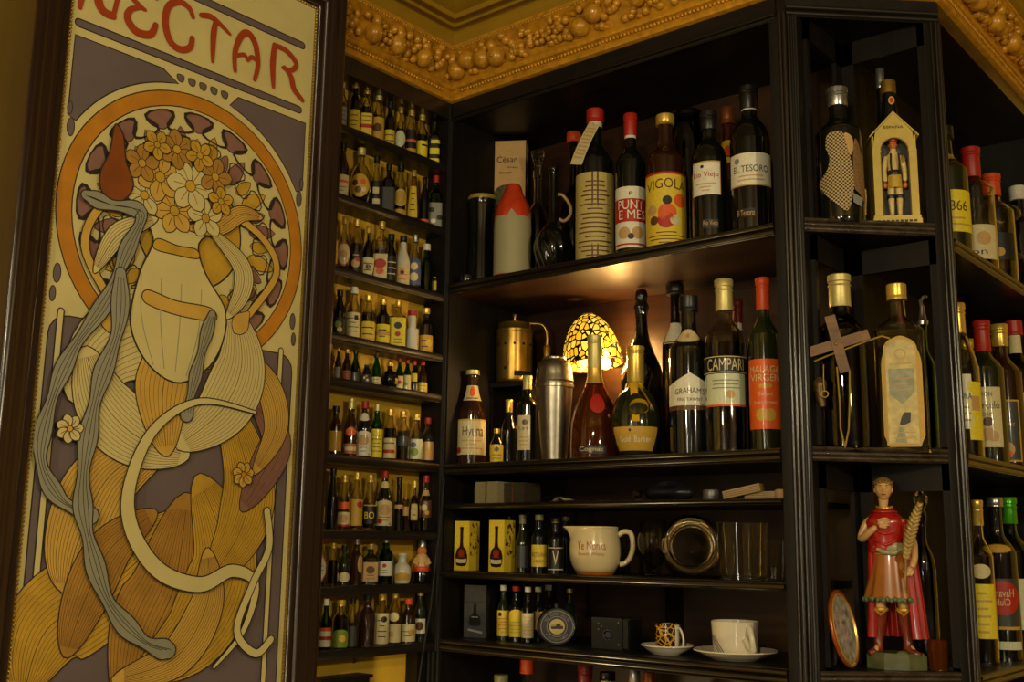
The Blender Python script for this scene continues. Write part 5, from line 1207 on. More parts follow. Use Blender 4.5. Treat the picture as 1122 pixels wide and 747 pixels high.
b.build('carton', [mat('carton_slate', (48, 46, 44), .5, var=.15), mat('carton_black', (14, 13, 12), .3, coat=.5), labm('grey')], t, smooth=False)
bottle('small dark bottle with white cap and yellow label, left of the red capped one', 551, 641, 13, BP(.058), zb, 'milk', 'olive', 'white', .10, labels=[(669, 697, 'yellow', 80, dict(disc=[(.3, .85, .08, 'ink')], lines=(5, 'red', .1, .75)))], group=gB)
bottle('small dark bottle with red cap and arched yellow green label', 565, 642, 15, BP(.055), zb, 'milk', 'dark', 'red', .09, labels=[(668, 698, 'yellow', 80, dict(shape='arch', lines=(4, 'green', .1, .6)))], group=gB)
bottle('small dark bottle with white cap between red capped bottle and round black label', 578, 643, 13, BP(.052), zb, 'milk', 'dark', 'white', .09, labels=[(672, 699, 'cream', 80, dict(lines=(6, 'tan', .1, .9)))], group=gB)
bottle('small bottle with white cap and tan label behind the round black label', 589.5, 643, 13, BP(.095), zb, 'milk', 'dark', 'white', .09, labels=[(670, 690, 'tan', 80, {})], group=gB)
bottle('small bottle with dull white cap rising behind the top of the round black label', 600.5, 641, 14, BP(.150), zb, 'milk', 'bluedark', 'white', .10, labels=[(668, 690, 'cream', 60, {})], group=gB)
bottle('small dark bottle with pale gold cap right behind the round black label', 624, 645, 17, BP(.160), zb, 'globe', 'olive', 'gold', .09, group=gB)
# oval black badge bottle
q = on_plane(606, 691, (0, 1, 0), .030); kk = depth(q)/F
t = thing('round_flask', 'flat round black flask whose front carries a ringed picture label', 'bottle', (q.x, q.y+.010, zb+.0004), face(q.x, q.y)+.12)
RX, RZ = 21.5*kk, 20.5*kk; cz = RZ+.0002
T_ = Matrix.Translation((0, 0, cz)) @ Matrix.Rotation(PI/2, 4, 'X') @ Matrix.Scale(RX/RZ, 4, (1, 0, 0))
b = MB(); b.lathe(smooth_prof([(0, -.012), (RZ*.8, -.012), (RZ*.98, -.006), (RZ, .002), (RZ*.92, .010), (RZ*.86, .0115), (0, .0115)], 3), 48, T=T_); b.build('body', mat('black_tin', (20, 18, 20), .3, coat=.4), t)
fl = lambda r, a, l=.0008: Vector((r*RX*math.cos(a), -.0115-l, cz+r*RZ*math.sin(a)))
b = MB(); N = 40
for r0, r1, c_ in ((.0, .80, 1), (.80, .84, 0), (.50, .535, 0), (.0, .40, 2)):
    vs = []
    for k in range(N): a = 2*PI*k/N; vs += [fl(r0, a, .0006 if c_ == 1 else .0010), fl(r1, a, .0006 if c_ == 1 else .0010)]
    b.add(vs, [(2*k, 2*k+1, 2*((k+1) % N)+1, 2*((k+1) % N)) for k in range(N)], c_)
for k in range(5): b.add([fl(.36*math.sqrt(max(0, 1-((k-2)/3)**2)), a0, .0014)+Vector((0, 0, (k-2)*.002)) for a0 in (PI, PI*1.02, 0, .02)], [(0, 1, 2, 3)], 3)
b.add([Vector((x*RX, -.0131, cz+z*RZ)) for x, z in ((-.30, -.12), (.30, -.12), (.32, .02), (.2, .04), (.15, .16), (-.02, .16), (-.06, .02), (-.3, .0))], [tuple(range(8))], 3)
def ring_text(txt, r, a_mid, span, hh, flip=False):
    n = len(txt)
    for i, ch in enumerate(txt):
        if ch == ' ': continue
        s_ = (i+.5)/n-.5; a = a_mid - s_*span if not flip else a_mid + s_*span
        vs, fs, asp = text_geo(ch); out = []
        w_ = min(span/n*r*.78, hh*.9)
        for x, y in vs:
            X, Y = x*w_, y*hh
            if flip: ca, sa = -math.sin(a), math.cos(a); rad = (-math.cos(a), -math.sin(a)); p = Vector((math.cos(a)*r+ca*X+rad[0]*Y, 0, math.sin(a)*r+sa*X+rad[1]*Y))
            else: ca, sa = math.sin(a), -math.cos(a); p = Vector((math.cos(a)*r+ca*X+math.cos(a)*Y, 0, math.sin(a)*r+sa*X+math.sin(a)*Y))
            out.append(Vector((p.x*RX, -.0128, cz+p.z*RZ)))
        b.add(out, fs, 0)
ring_text('ALL SUPER CELLAR', .665, PI/2, 2.3, .15); ring_text('A SCOTCH WHISKY', .665, -PI/2, 2.0, .12, True)
b.build('round_label', [labm('grey'), mat('label_plum', (44, 38, 48), .4), labm('paper'), labm('ink')], t, smooth=False)
b = MB(); b.lathe([(0, 2*RZ-.002), (.006, 2*RZ-.002), (.006, 2*RZ+.006), (0, 2*RZ+.006)], 16); b.build('cap', capm('black'), t)
# black metal box
a_ = stand(676, BP(.085), zb); kk = depth(a_)/F; h = height_at(a_.x, a_.y-.03, 677)-zb; w = 22*kk
t = thing('black_box_camera', 'old black box camera with round lens hole standing before the cups', 'camera', (a_.x, a_.y, zb+.0004), .10)
m_ = mat('black_leatherette', (26, 26, 24), .45, var=.3, scale=400, bump=.3)
b = MB(); b.box(-w, w*.70, -.03, .03, 0, h); b.box(w*.74, w, -.028, .03, .003, h-.003); b.box(-w, w, -.02, .03, .0, h*.99); b.build('box', m_, t, smooth=False)
Tf = lambda x, z: Matrix.Translation((x, -.0295, z)) @ Matrix.Rotation(PI/2, 4, 'X')
b = MB(); b.lathe([(0, .001), (.006, .001), (.008, .003), (.0105, .003), (.011, 0), (0, 0)], 24, T=Tf(-w*.08, h*.46)); b.build('lens', mat('lens_black', (8, 8, 8), .1, coat=1), t)
b = MB()
for x, z in ((-.62, .80), (-.62, .62), (-.45, .72), (.5, .86), (.5, .16)): b.lathe([(0, .0015), (.0014, .0012), (.002, 0)], 10, T=Tf(w*x, h*z))
b.build('rivets', capm('silver'), t)
# cups and saucers
WHITE = mat('white_porcelain', (215, 205, 182), .16, coat=.6, var=.03)
def saucer(px, d, rpx, label, zz=zb):
    b0 = stand(px, BP(d), zz); kk = depth(b0)/F; r = rpx*kk
    t = thing('saucer', label, 'saucer', (b0.x, b0.y, zz+.0005), 0)
    b = MB(); P_ = smooth_prof([(0, .002), (r*.52, .002), (r*.56, 0), (r*.62, .002), (r*.75, .006), (r*.92, .0125), (r, .015)], 4)
    b.lathe(P_+[(r*.995, .0165)]+[(max(0, q-.0008), z+.0022) for q, z in P_][::-1], 48, cap=False); b.build('dish', WHITE, t, angle=50); return b0, kk
b0, kk = saucer(731, .062, 29, 'small white saucer under the leopard patterned cup')
h = .034*1.0
LEO = bpy.data.materials.new('leopard_glaze'); LEO.use_nodes = True; nt = LEO.node_tree; bs = nt.nodes['Principled BSDF']
tc = nt.nodes.new('ShaderNodeTexCoord'); vo = nt.nodes.new('ShaderNodeTexVoronoi'); vo.feature = 'DISTANCE_TO_EDGE'; vo.inputs['Scale'].default_value = 95
rp = nt.nodes.new('ShaderNodeValToRGB'); rp.color_ramp.interpolation = 'CONSTANT'; rp.color_ramp.elements[0].color = (.55, .28, .03, 1); rp.color_ramp.elements[1].color = (.012, .008, .004, 1); rp.color_ramp.elements[1].position = .085
nt.links.new(tc.outputs['Object'], vo.inputs['Vector']); nt.links.new(vo.outputs['Distance'], rp.inputs['Fac']); nt.links.new(rp.outputs['Color'], bs.inputs['Base Color']); bs.inputs['Roughness'].default_value = .15; bs.inputs['Coat Weight'].default_value = .6
q0 = zb+.0005+.0052; H_ = height_at(b0.x, b0.y, 683)-q0
t = thing('espresso_cup', 'small leopard patterned espresso cup with white handle on its saucer', 'cup', (b0.x+.002, b0.y, q0), face(b0.x, b0.y))
r = 14*kk; P_ = smooth_prof([(0, 0), (r*.72, 0), (r*.84, .003), (r*.96, H_*.3), (r, H_*.6), (r*.97, H_)], 4)
b = MB(); b.lathe(P_+[(max(0, x-.002), max(z, .003)) for x, z in P_][::-1], 40, cap=False); b.build('body', LEO, t, angle=60)
T_ = Matrix.Rotation(-.75, 4, 'Z')
b = MB(); b.tube([T_ @ Vector((x, 0, z)) for x, z in smooth_prof([(r*.97, H_*.86), (r*1.3, H_*.84), (r*1.62, H_*.5), (r*1.5, H_*.2), (r*.96, H_*.14)], 5)], .0022, 10)
b.grid(lambda u, v: T_ @ Vector(((rad_at(P_, H_*(.02+.96*v))+.0004)*math.cos(-.22+.44*u), (rad_at(P_, H_*(.02+.96*v))+.0004)*math.sin(-.22+.44*u), H_*(.02+.96*v))), 6, 8); b.build('handle', WHITE, t)
b0, kk = saucer(806, .070, 46, 'wide white saucer under the big cup at the shelf right end')
q0 = zb+.0005+.0052; H_ = height_at(b0.x, b0.y, 680)-q0
t = thing('coffee_cup', 'large white cup with thin dark slanting lines and moulded curl handle', 'cup', (b0.x, b0.y, q0), face(b0.x, b0.y))
r = 26*kk; P_ = smooth_prof([(0, 0), (r*.80, 0), (r*.90, .003), (r*.94, H_*.3), (r*.97, H_*.7), (r*1.0, H_)], 4)
b = MB(); b.lathe(P_+[(max(0, x-.0025), max(z, .003)) for x, z in P_][::-1], 48, cap=False)
for k in range(3): b.grid(lambda u, v: (lambda zz, a: Vector(((rad_at(P_, zz)+.0004)*math.cos(a), (rad_at(P_, zz)+.0004)*math.sin(a), zz)))(H_*(.05+.55*u), -PI/2-.45-.14*k-.65*u+.05*v), 10, 1, 1)
b.build('body', [WHITE, labm('ink')], t, angle=60)
T_ = Matrix.Rotation(-.95, 4, 'Z')
b = MB(); b.tube([T_ @ Vector((x, y, z)) for x, y, z in [(r*.96, 0, H_*.90), (r*1.15, -.003, H_*.80), (r*1.32, -.004, H_*.52), (r*1.26, 0, H_*.25), (r*1.0, .0, H_*.12)]], [.005, .0055, .005, .0055, .006], 12)
b.tube([T_ @ Vector((r*1.02, -.010+.004*k, H_*(.55-.10*k))) for k in range(5)], [.005, .006, .007, .006, .004], 10); b.build('handle', WHITE, t)

# ------------------------------------------------------------------ bottle tops of the shelf underneath
zu = ZB['under']; gU = 'bottles on the shelf below the base shelf'
def low(desc, px, top, w, d, gl, cap, caph, prof='wine', labs=()):
    bottle(desc, px, top, w, BP(d), zu, prof, gl, cap, caph, labels=labs, group=gU)
low('bottle below the base shelf showing only a slim grey neck at far left', 528, 730, 30, .16, 'bluedark', 'grey', .16)
low('bottle below the base shelf with dull olive capped top', 547, 739, 34, .07, 'bluedark', 'olive', .08)
low('bottle below the base shelf with orange capsule', 576, 722, 36, .13, 'clear', 'orange', .10)
low('bottle below the base shelf with dark red capsule', 641, 728, 36, .10, 'clear', 'darkred', .14)
low('bottle below the base shelf with black cap and yellow neck label', 666, 736, 38, .17, 'dark', 'black', .06, labs=[(743, 760, 'yellow', 85, {})])
low('bottle below the base shelf with thin pale stopper near the right', 696, 733, 26, .07, 'clear', 'silver', .1, 'minilong')
low('bottle below the base shelf with reddish foil top', 713, 736, 30, .14, 'brown', 'copper', .12)
# ------------------------------------------------------------------ corner cabinet, top shelf
zT = 2.163
gC = 'bottles in the angled corner cabinet'
t, R_, H_, b0, P_ = bottle('black bottle dressed in a spotted tan waistcoat in the angled cabinet', 923, 98, 50, KP(.030), zT, 'wine', 'dark', 'silver', .14, group=gC)
kk = depth((b0.x, b0.y, zT+.1))/F
def onb(dx, dz, l=.0022):      # dx in px from the centre, dz height
    r = rad_at(P_, dz)+l; a = -PI/2+dx*kk/R_; return Vector((r*math.cos(a), r*math.sin(a), dz))
def zpx(py): return height_at(b0.x+.02, b0.y-.035, py)-zT
def panel(outline, mb, mi, l=.0022):
    n = len(outline); cxm = sum(p[0] for p in outline)/n; czm = sum(p[1] for p in outline)/n; rings = []
    for k in range(1, 7): rings.append([onb(cxm+(x-cxm)*k/6, czm+(z-czm)*k/6, l) for x, z in outline])
    vs = [onb(cxm, czm, l)]+[p for r in rings for p in r]; fs = [(0, 1+(i+1) % n, 1+i) for i in range(n)]
    fs = [tuple(f) for f in fs]+[(1+k*n+i, 1+k*n+(i+1) % n, 1+(k+1)*n+(i+1) % n, 1+(k+1)*n+i) for k in range(5) for i in range(n)]
    mb.add(vs, fs, mi)
CHK = bpy.data.materials.new('spotted_cloth'); CHK.use_nodes = True; nt = CHK.node_tree; bs = nt.nodes['Principled BSDF']
tc = nt.nodes.new('ShaderNodeTexCoord'); mp = nt.nodes.new('ShaderNodeMapping'); mp.inputs['Rotation'].default_value = (0, 0, 0)
ck = nt.nodes.new('ShaderNodeTexChecker'); ck.inputs['Scale'].default_value = 300; ck.inputs['Color1'].default_value = (.50, .36, .15, 1); ck.inputs['Color2'].default_value = (.035, .022, .012, 1)
sc_ = nt.nodes.new('ShaderNodeVectorMath'); sc_.operation = 'MULTIPLY'; sc_.inputs[1].default_value = (1, 0.0, 1)
nt.links.new(tc.outputs['Object'], sc_.inputs[0]); nt.links.new(sc_.outputs[0], mp.inputs['Vector']); nt.links.new(mp.outputs['Vector'], ck.inputs['Vector']); nt.links.new(ck.outputs['Color'], bs.inputs['Base Color']); bs.inputs['Roughness'].default_value = .75
b = MB()
Z = zpx
left = cr([(-12, Z(147)), (-4, Z(144)), (4, Z(146)), (9, Z(166)), (13, Z(185)), (13, Z(208)), (6, Z(231)), (-6, Z(222)), (-20, Z(206)), (-24, Z(196)), (-14, Z(186)), (-10, Z(172)), (-14, Z(160))], 4, True)
panel(left, b, 0)
right = cr([(17, Z(152)), (22, Z(158)), (27, Z(178)), (28, Z(205)), (30, Z(222)), (20, Z(212)), (13.5, Z(205)), (13.5, Z(184)), (14, Z(168))], 4, True)
panel(right, b, 1)
o = b.build('waistcoat', [CHK, mat('striped_brown_cloth', (120, 88, 48), .7, var=.5, scale=400)], t, angle=70)
b = MB(); panel(cr([(5, Z(147)), (14, Z(150)), (15, Z(163)), (10, Z(170))], 3, True), b, 0, .0012); b.build('shirt_front', labm('tan'), t)
b = MB(); panel([(12, Z(212)), (24, Z(216)), (22, Z(226)), (12, Z(222))], b, 0, .003); b.build('cloth_label', labm('grey'), t)
b = MB(); b.tube([onb(28+1.0*math.sin(k*.5), Z(205+2.6*k), .004) for k in range(12)], [.0011+.0005*(k % 2) for k in range(12)], 6); b.build('watch_chain', capm('gold'), t)

# sentry box bottle
b0 = stand(981, KP(.040), zT); kk = depth((b0.x, b0.y, zT+.08))/F
t = thing('sentry_box_bottle', 'bottle standing inside a pale gold sentry box with a painted soldier figure', 'bottle', (b0.x, b0.y, zT+.0004), face(b0.x, b0.y)+.20, gC)
Zp = lambda py: height_at(b0.x+.02, b0.y-.03, py)-zT
PG = mat('pale_gold_plastic', (200, 176, 92), .3, .25, var=.08, scale=40, coat=.3)
w = 23*kk; dq = .024; ze = Zp(146); zpk = Zp(122); z0 = .010
b = MB()
b.box(-w*1.10, w*1.10, -dq*1.12, dq*1.0, 0, z0); b.box(-w*1.06, w*1.06, -dq*1.08, dq*.98, z0, z0+.006)
b.box(-w, -w+.003, -dq, dq, z0, ze); b.box(w-.003, w, -dq, dq, z0, ze); b.box(-w, w, dq-.003, dq, z0, ze)
wi = w*.62; za = Zp(163); n = 12
inner = [(-wi, z0+.006), (-wi, za)]+[(-wi*math.cos(PI*k/n), za+wi*math.sin(PI*k/n)) for k in range(1, n)]+[(wi, za), (wi, z0+.006)]
outer = [(-w, z0+.006), (-w, za)]
for k in range(1, n):
    u = -1+2*k/n; outer.append((u*w, ze+(zpk-ze)*(1-abs(u))))
outer += [(w, za), (w, z0+.006)]
outer[2] = (-w, ze) if False else outer[2]
m_ = len(inner); vs = []
for (x, z), (X, Z_) in zip(inner, outer): vs += [Vector((x, -dq-.003, z)), Vector((X, -dq-.003, Z_)), Vector((x, -dq+.001, z)), Vector((X, -dq+.001, Z_))]
fs = []
for k in range(m_-1):
    a = 4*k; c_ = 4*(k+1); fs += [(a, a+1, c_+1, c_), (a+2, c_+2, c_+3, a+3), (a, c_, c_+2, a+2), (a+1, a+3, c_+3, c_+1)]
b.add(vs, fs)
for s_ in (-1, 1):     # roof slabs
    p0 = Vector((0, 0, zpk)); p1 = Vector((s_*w*1.12, 0, ze-.004)); 
    for y0, y1 in ((-dq-.006, dq), ):
        q = [Vector((p0.x, y0, p0.z)), Vector((p1.x, y0, p1.z)), Vector((p1.x, y1, p1.z)), Vector((p0.x, y1, p0.z))]
        b.add(q+[v+Vector((0, 0, .003)) for v in q], [(0, 1, 2, 3), (4, 7, 6, 5), (0, 4, 5, 1), (1, 5, 6, 2), (2, 6, 7, 3), (3, 7, 4, 0)])
for s_ in (-1, 1): b.box(min(s_*wi, s_*w), max(s_*wi, s_*w), -dq-.0045, -dq-.003, za-.002, za+.001)
b.build('sentry_box', PG, t, angle=30)
b = MB(); b.box(-w+.004, w-.004, -dq*.2, -dq*.2+.001, z0+.006, ze); b.build('inner_wall', mat('slate_lining', (70, 68, 66), .4), t, smooth=False)
b = MB(); b.tube([(x, -dq-.0034, z) for x, z in inner], .0011, 6); b.build('niche_moulding', mat('dull_bronze', (120, 100, 55), .4, .5), t)
b = MB(); text_on(b, 'ESPAÑA', lambda X, Y: Vector((X, -dq-.0040, Zp(137)+Y)), w*.9, .006, 0); b.build('lettering', labm('ink'), t, smooth=False); b = MB()
for k in range(9): b.box(-w+.003+(2*w-.006)*k/9, -w+.003+(2*w-.006)*(k+.7)/9, -dq*1.12-.0006, -dq*1.12, .0035, .0075)
b.build('plinth_pattern', labm('ink'), t, smooth=False)
# neck and cap above the roof
b = MB(); top = Zp(80); r = 9*kk
b.lathe(smooth_prof([(r*1.0, ze-.01), (r*1.05, zpk-.01), (r*.98, zpk+.012), (r*.80, top-.040), (r*.72, top-.025), (r*.72, top-.02)], 4), 24); b.build('bottle_neck', glass('dark'), t)
b = MB(); b.lathe([(r*.86, top-.026), (r*.90, top-.0255), (r*.90, top-.004), (r*.84, top-.001), (r*.6, top), (0, top)], 24, lambda a, z: 1+.015*math.sin(20*a)); b.build('cap', capm('brass'), t)
b = MB(); b.add([Vector((.0055*math.cos(2*PI*k/16)+.002, -r*.93, top-.043+.008*math.sin(2*PI*k/16))) for k in range(16)], [tuple(range(16))], 0); b.add([Vector((.003*math.cos(2*PI*k/12)+.002, -r*.93-.0005, top-.043+.005*math.sin(2*PI*k/12))) for k in range(12)], [tuple(range(12))], 1); b.build('neck_seal', [labm('gold'), labm('red')], t, smooth=False)

def skin_mesh(name, verts, edges, radii, m, parent, sub=2, loc=None):
    me = bpy.data.meshes.new(name); me.from_pydata([tuple(v) for v in verts], edges, []); o = bpy.data.objects.new(name, me); COL.objects.link(o)
    md = o.modifiers.new('skin', 'SKIN'); md.use_smooth_shade = True; md.branch_smoothing = .5
    for i, r in enumerate(radii):
        sv = me.skin_vertices[0].data[i]; sv.radius = r if isinstance(r, tuple) else (r, r); sv.use_root = (i == 0)
    s_ = o.modifiers.new('sub', 'SUBSURF'); s_.levels = sub; s_.render_levels = sub
    bpy.context.view_layer.update(); dg = bpy.context.evaluated_depsgraph_get(); dg.update()
    nm = bpy.data.meshes.new_from_object(o.evaluated_get(dg)); bpy.data.objects.remove(o)
    nm.name = name; nm.materials.clear(); nm.materials.append(m)
    nm.polygons.foreach_set('use_smooth', [True]*len(nm.polygons))
    o = bpy.data.objects.new(name, nm); COL.objects.link(o); o.parent = parent
    return o
# soldier
s_ = kk; y_ = -dq*.62; Zs = lambda py: Zp(py)
J = [(0, y_, Zs(192)), (0, y_, Zs(180)), (0, y_, Zs(170)), (0, y_, Zs(162)), (0, y_, Zs(156)), (0, y_, Zs(150)),
     (-8*s_, y_, Zs(168)), (-11*s_, y_, Zs(182)), (-10*s_, y_-.002, Zs(196)), (8*s_, y_, Zs(168)), (11*s_, y_, Zs(182)), (11*s_, y_-.002, Zs(196)),
     (-4*s_, y_, Zs(200)), (-4.5*s_, y_, Zs(214)), (-4*s_, y_, Zs(232)), (4*s_, y_, Zs(200)), (4.5*s_, y_, Zs(214)), (4*s_, y_, Zs(232)), (-4.5*s_, y_-.006, Zs(236)), (4.5*s_, y_-.006, Zs(236))]
E_ = [(0, 1), (1, 2), (2, 3), (3, 4), (4, 5), (2, 6), (6, 7), (7, 8), (2, 9), (9, 10), (10, 11), (0, 12), (12, 13), (13, 14), (0, 15), (15, 16), (16, 17), (14, 18), (17, 19)]
Rr = [7.5, 6.5, 7, 3, 3.6, 3.4, 4, 3.4, 2.6, 4, 3.4, 2.6, 4.6, 3.8, 2.4, 4.6, 3.8, 2.4, 2.0, 2.0]
skin_mesh('soldier_figure', J, E_, [r*s_ for r in Rr], mat('ivory_paint', (205, 178, 108), .4, coat=.3), t)
b = MB(); b.ball((0, y_-.001, Zs(155)), (4.2*s_, 4.4*s_, 5.6*s_), 16, 12); b.ball((0, y_-4.9*s_, Zs(155.5)), (.9*s_, 1.2*s_, 1.2*s_), 8, 6)
for q in (-1, 1): b.ball((q*4.2*s_, y_, Zs(155)), (.8*s_, 1.2*s_, 1.4*s_), 8, 6)
b.ball((0, y_-4.0*s_, Zs(151.8)), (2.2*s_, .8*s_, .5*s_), 8, 6, mi=1)
for q in (-1.6, 1.6): b.ball((q*s_, y_-3.9*s_, Zs(156.8)), (.7*s_, .5*s_, .5*s_), 8, 6, mi=1)
b.build('soldier_head', [mat('ruddy_paint', (190, 105, 50), .4, coat=.3), labm('ink')], t)
b = MB(); b.lathe([(4.6*s_, Zs(152)), (5.2*s_, Zs(151)), (4.8*s_, Zs(146)), (3.6*s_, Zs(144)), (0, Zs(143.5))], 18, c=(0, y_, 0)); b.build('soldier_cap', capm('red'), t)
b = MB(); b.lathe([(7.3*s_, Zs(189)), (7.7*s_, Zs(188)), (7.4*s_, Zs(184)), (7.0*s_, Zs(183.5))], 20, lambda a, z: (1, .92), c=(0, y_, 0), cap=False)
for q in (-1, 1):
    b.lathe([(4.3*s_, Zs(214)), (4.7*s_, Zs(213)), (4.4*s_, Zs(210))], 14, c=(q*4.5*s_, y_, 0), cap=False)
    b.tube([(q*4*s_, y_-6.6*s_, Zs(166)), (q*4.6*s_, y_-7.2*s_, Zs(176)), (q*4*s_, y_-7.4*s_, Zs(186))], 1.1*s_, 6)
b.build('belt_and_straps', mat('dark_leather', (38, 34, 32), .4), t)
b = MB(); b.grid(lambda u, v: Vector((7.2*s_*math.sin(-1.1+2.2*u)*(1+.12*(1-v)), y_-7.2*s_*math.cos(-1.1+2.2*u)-.0006, Zs(203)+(Zs(190)-Zs(203))*v)), 10, 4); b.build('apron', mat('mustard_paint', (190, 150, 50), .4), t)
b = MB()
for q in (-1, 1): b.ball((q*10.6*s_, y_-.003, Zs(199.5)), (2.6*s_, 2.4*s_, 3.6*s_), 10, 8)
b.build('gloved_hands', mat('ruddy_paint', (190, 105, 50), .4, coat=.3), t)
bottle('dark bottle with silver neck foil half hidden behind the sentry box bottle', 973, 76, 18, KP(.098), zT, 'minilong', 'dark', 'silver', .12, group=gC, seg=20)

# ------------------------------------------------------------------ corner cabinet, middle shelf
zM = 1.767
t, R_, H_, b0, P_ = bottle('clear bottle with gold capsule hung with a wooden cross and chains', 927, 302, 54, KP(.036), zM, 'wine', 'smoke', 'palegold', .19, 'dark', .42, group=gC, seg=36)
kk = depth((b0.x, b0.y, zM+.1))/F
def fr(px, py, out=.004):     # point just in front of the bottle
    n = Vector((CAM.x-b0.x, CAM.y-b0.y)).normalized(); c0 = (b0.x+n.x*(R_+out), b0.y+n.y*(R_+out))
    return on_plane(px, py, (n.x, n.y, 0), n.x*c0[0]+n.y*c0[1])
cx_ = thing('wooden_cross', 'crooked cross of two thin wooden slats hung on the chained bottle', 'cross', tuple(fr(916, 377, .008)), 0)
def slat(p0, p1, wpx, o_, th=.0022):
    a_, c_ = fr(*p0, o_), fr(*p1, o_); d_ = (c_-a_); L = d_.length; d_.normalize()
    n = Vector((CAM.x-b0.x, CAM.y-b0.y, 0)).normalized(); s2 = n.cross(d_).normalized(); w_ = wpx*kk/2; org = Vector(cx_.location)
    vs = []
    for q in (a_, c_):
        for sx, sn in ((-1, 0), (1, 0), (1, 1), (-1, 1)): vs.append(q+s2*w_*sx+n*th*sn-org)
    b = MB(); b.add(vs, [(0, 3, 2, 1), (4, 5, 6, 7), (0, 1, 5, 4), (1, 2, 6, 5), (2, 3, 7, 6), (3, 0, 4, 7)]); return b
slat((887, 386), (952, 366), 11, .009).build('slat', wood('cross_wood', (112, 78, 38), rough=.55, axis=0, coat=0), cx_, smooth=False)
slat((909, 346), (926, 408), 11, .012).build('slat', wood('cross_wood', (112, 78, 38), rough=.55, axis=0, coat=0), cx_, smooth=False)
b = MB(); b.ball(Vector((0, 0, 0))+(CAM-Vector(cx_.location)).normalized()*.006, .003, 8, 6); b.build('pin', capm('brass'), cx_)
def chain(pts, label, name='chain', r=.0017):
    ps = []
    for a_, c_ in zip(pts, pts[1:]):
        n = max(2, int((Vector(c_)-Vector(a_)).length/.0016))
        for k in range(n): ps.append(Vector(a_).lerp(Vector(c_), k/n))
    b = MB(); b.tube(ps, [r*(.6+.55*(k % 2)) for k in range(len(ps))], 6); o = b.build(name, capm('gold'), angle=20); tag(o, label, 'chain')
chain([fr(917, 402, .012), fr(920, 440, .010), fr(921, 470, .006), fr(926, 490, .004), fr(930, 470, .006), fr(931, 440, .010), fr(931, 404, .012)], 'fine gold chain hanging in a long loop below the wooden cross')
chain([fr(892, 396, .005), fr(906, 390, .006), fr(925, 383, .012), fr(946, 375, .006), fr(966, 368, .003), fr(976, 371, .001)], 'gold chain draped across the wooden cross towards the old square bottle')
t2 = thing('pendant', 'small dark carved animal head pendant with gold ring beside the chained bottle', 'pendant', tuple(fr(901, 432, .004)), face(b0.x, b0.y))
b = MB(); b.tube([(-.003, 0, .028), (-.004, 0, .012), (-.003, 0, -.006), (.0, -.002, -.022)], [.006, .0105, .0085, .0055], 12); b.ball((-.003, 0, .016), (.012, .010, .014), 12, 8); b.build('carved_head', mat('carved_bronze', (84, 66, 34), .4, .5, var=.5, scale=120, bump=.5), t2)
b = MB(); b.tube([(.004+.0055*math.cos(2*PI*k/16), -.011, -.001+.0055*math.sin(2*PI*k/16)) for k in range(16)], .0011, 6, closed=True); b.tube([(.004, -.011, .005), (.003, -.010, .022), (.004, -.004, .050)], .0009, 6); b.build('ring', capm('gold'), t2)

t, R_, H_, b0, P_ = bottle('old clear squarish bottle with gold cap and worn cream label in arched gold frame', 991, 312, 54, KP(.026), zM, 'flask', 'clear', 'gold', .10, None, 0, [
    (366, 491, 'gold', 38, dict(turn=2, shape='arch')),
    ], sq=.75, asp=.62, group=gC, seg=44, name='antique_bottle')
kk = depth((b0.x, b0.y, zM+.1))/F
b = MB(); y_ = -R_*.62-.0022; Zp = lambda py: height_at(b0.x+.02, b0.y-.02, py)-zM
def arch(w_, za, zb_, y, n=16): return [Vector((-w_, y, za)), Vector((w_, y, za))]+[Vector((w_*math.cos(PI*k/n), y, zb_-w_*.8+w_*.8*math.sin(PI*k/n))) for k in range(n+1)]
cxo = .001
b.add(arch(17.5*kk, Zp(488), Zp(369), y_), [tuple(range(19))], 0); b.add(arch(15.5*kk, Zp(486), Zp(372), y_-.0004), [tuple(range(19))], 1)
Bx = lambda pts, mi, l: b.add([Vector((x*kk, y_-l, Zp(py))) for x, py in pts], [tuple(range(len(pts)))], mi)
Bx([(-13, 404), (-13, 432), (0, 443), (13, 430), (13, 404)][::1], 2, .0008)
b.add([Vector((6*kk*math.cos(2*PI*k/20), y_-.0012, Zp(388)+6*kk*math.sin(2*PI*k/20))) for k in range(20)], [tuple(range(20))], 3)
b.add([Vector((4.6*kk*math.cos(2*PI*k/20), y_-.0014, Zp(388)+4.6*kk*math.sin(2*PI*k/20))) for k in range(20)], [tuple(range(20))], 1)
Bx([(1, 452), (-2, 458), (-4, 465), (0, 466), (7, 463), (8, 452)], 4, .0012); Bx([(-4, 468), (-9, 484), (3, 486), (0, 470)], 2, .0012)
for k, (x0, x1, yy) in enumerate(((-12, 12, 398.5), (-9, 10, 415), (-8, 6, 421), (-12, 12, 474), (-10, 12, 480), (-5, 9, 427))): Bx([(x0, yy), (x1, yy-1), (x1, yy+.4), (x0, yy+1)], 3, .0016)
o = b.build('worn_label', [labm('gold'), mat('aged_paper', (196, 178, 118), .6, var=.22, scale=70), mat('faded_blue_print', (150, 148, 122), .6, var=.2, scale=90), labm('tan'), labm('ink')], t, smooth=False); o.rotation_euler = (0, 0, .03)
bottle('green bottle with dark red capsule behind the old squarish bottle', 995, 327, 22, KP(.088), zM, 'wine', 'olive', 'darkred', .16, group=gC, yaw=0)
t, R_, H_, b0, P_ = bottle('green glass bottle with metal pouring spout against the corner post', 1019, 352, 22, KP(.066), zM, 'wine', 'green', None, 0, 'dark', .6, group=gC)
b = MB(); b.lathe([(0, H_*.97), (R_*.52, H_*.97), (R_*.55, H_*1.0), (R_*.42, H_*1.01), (R_*.30, H_*1.06), (R_*.22, H_*1.12), (0, H_*1.12)], 16)
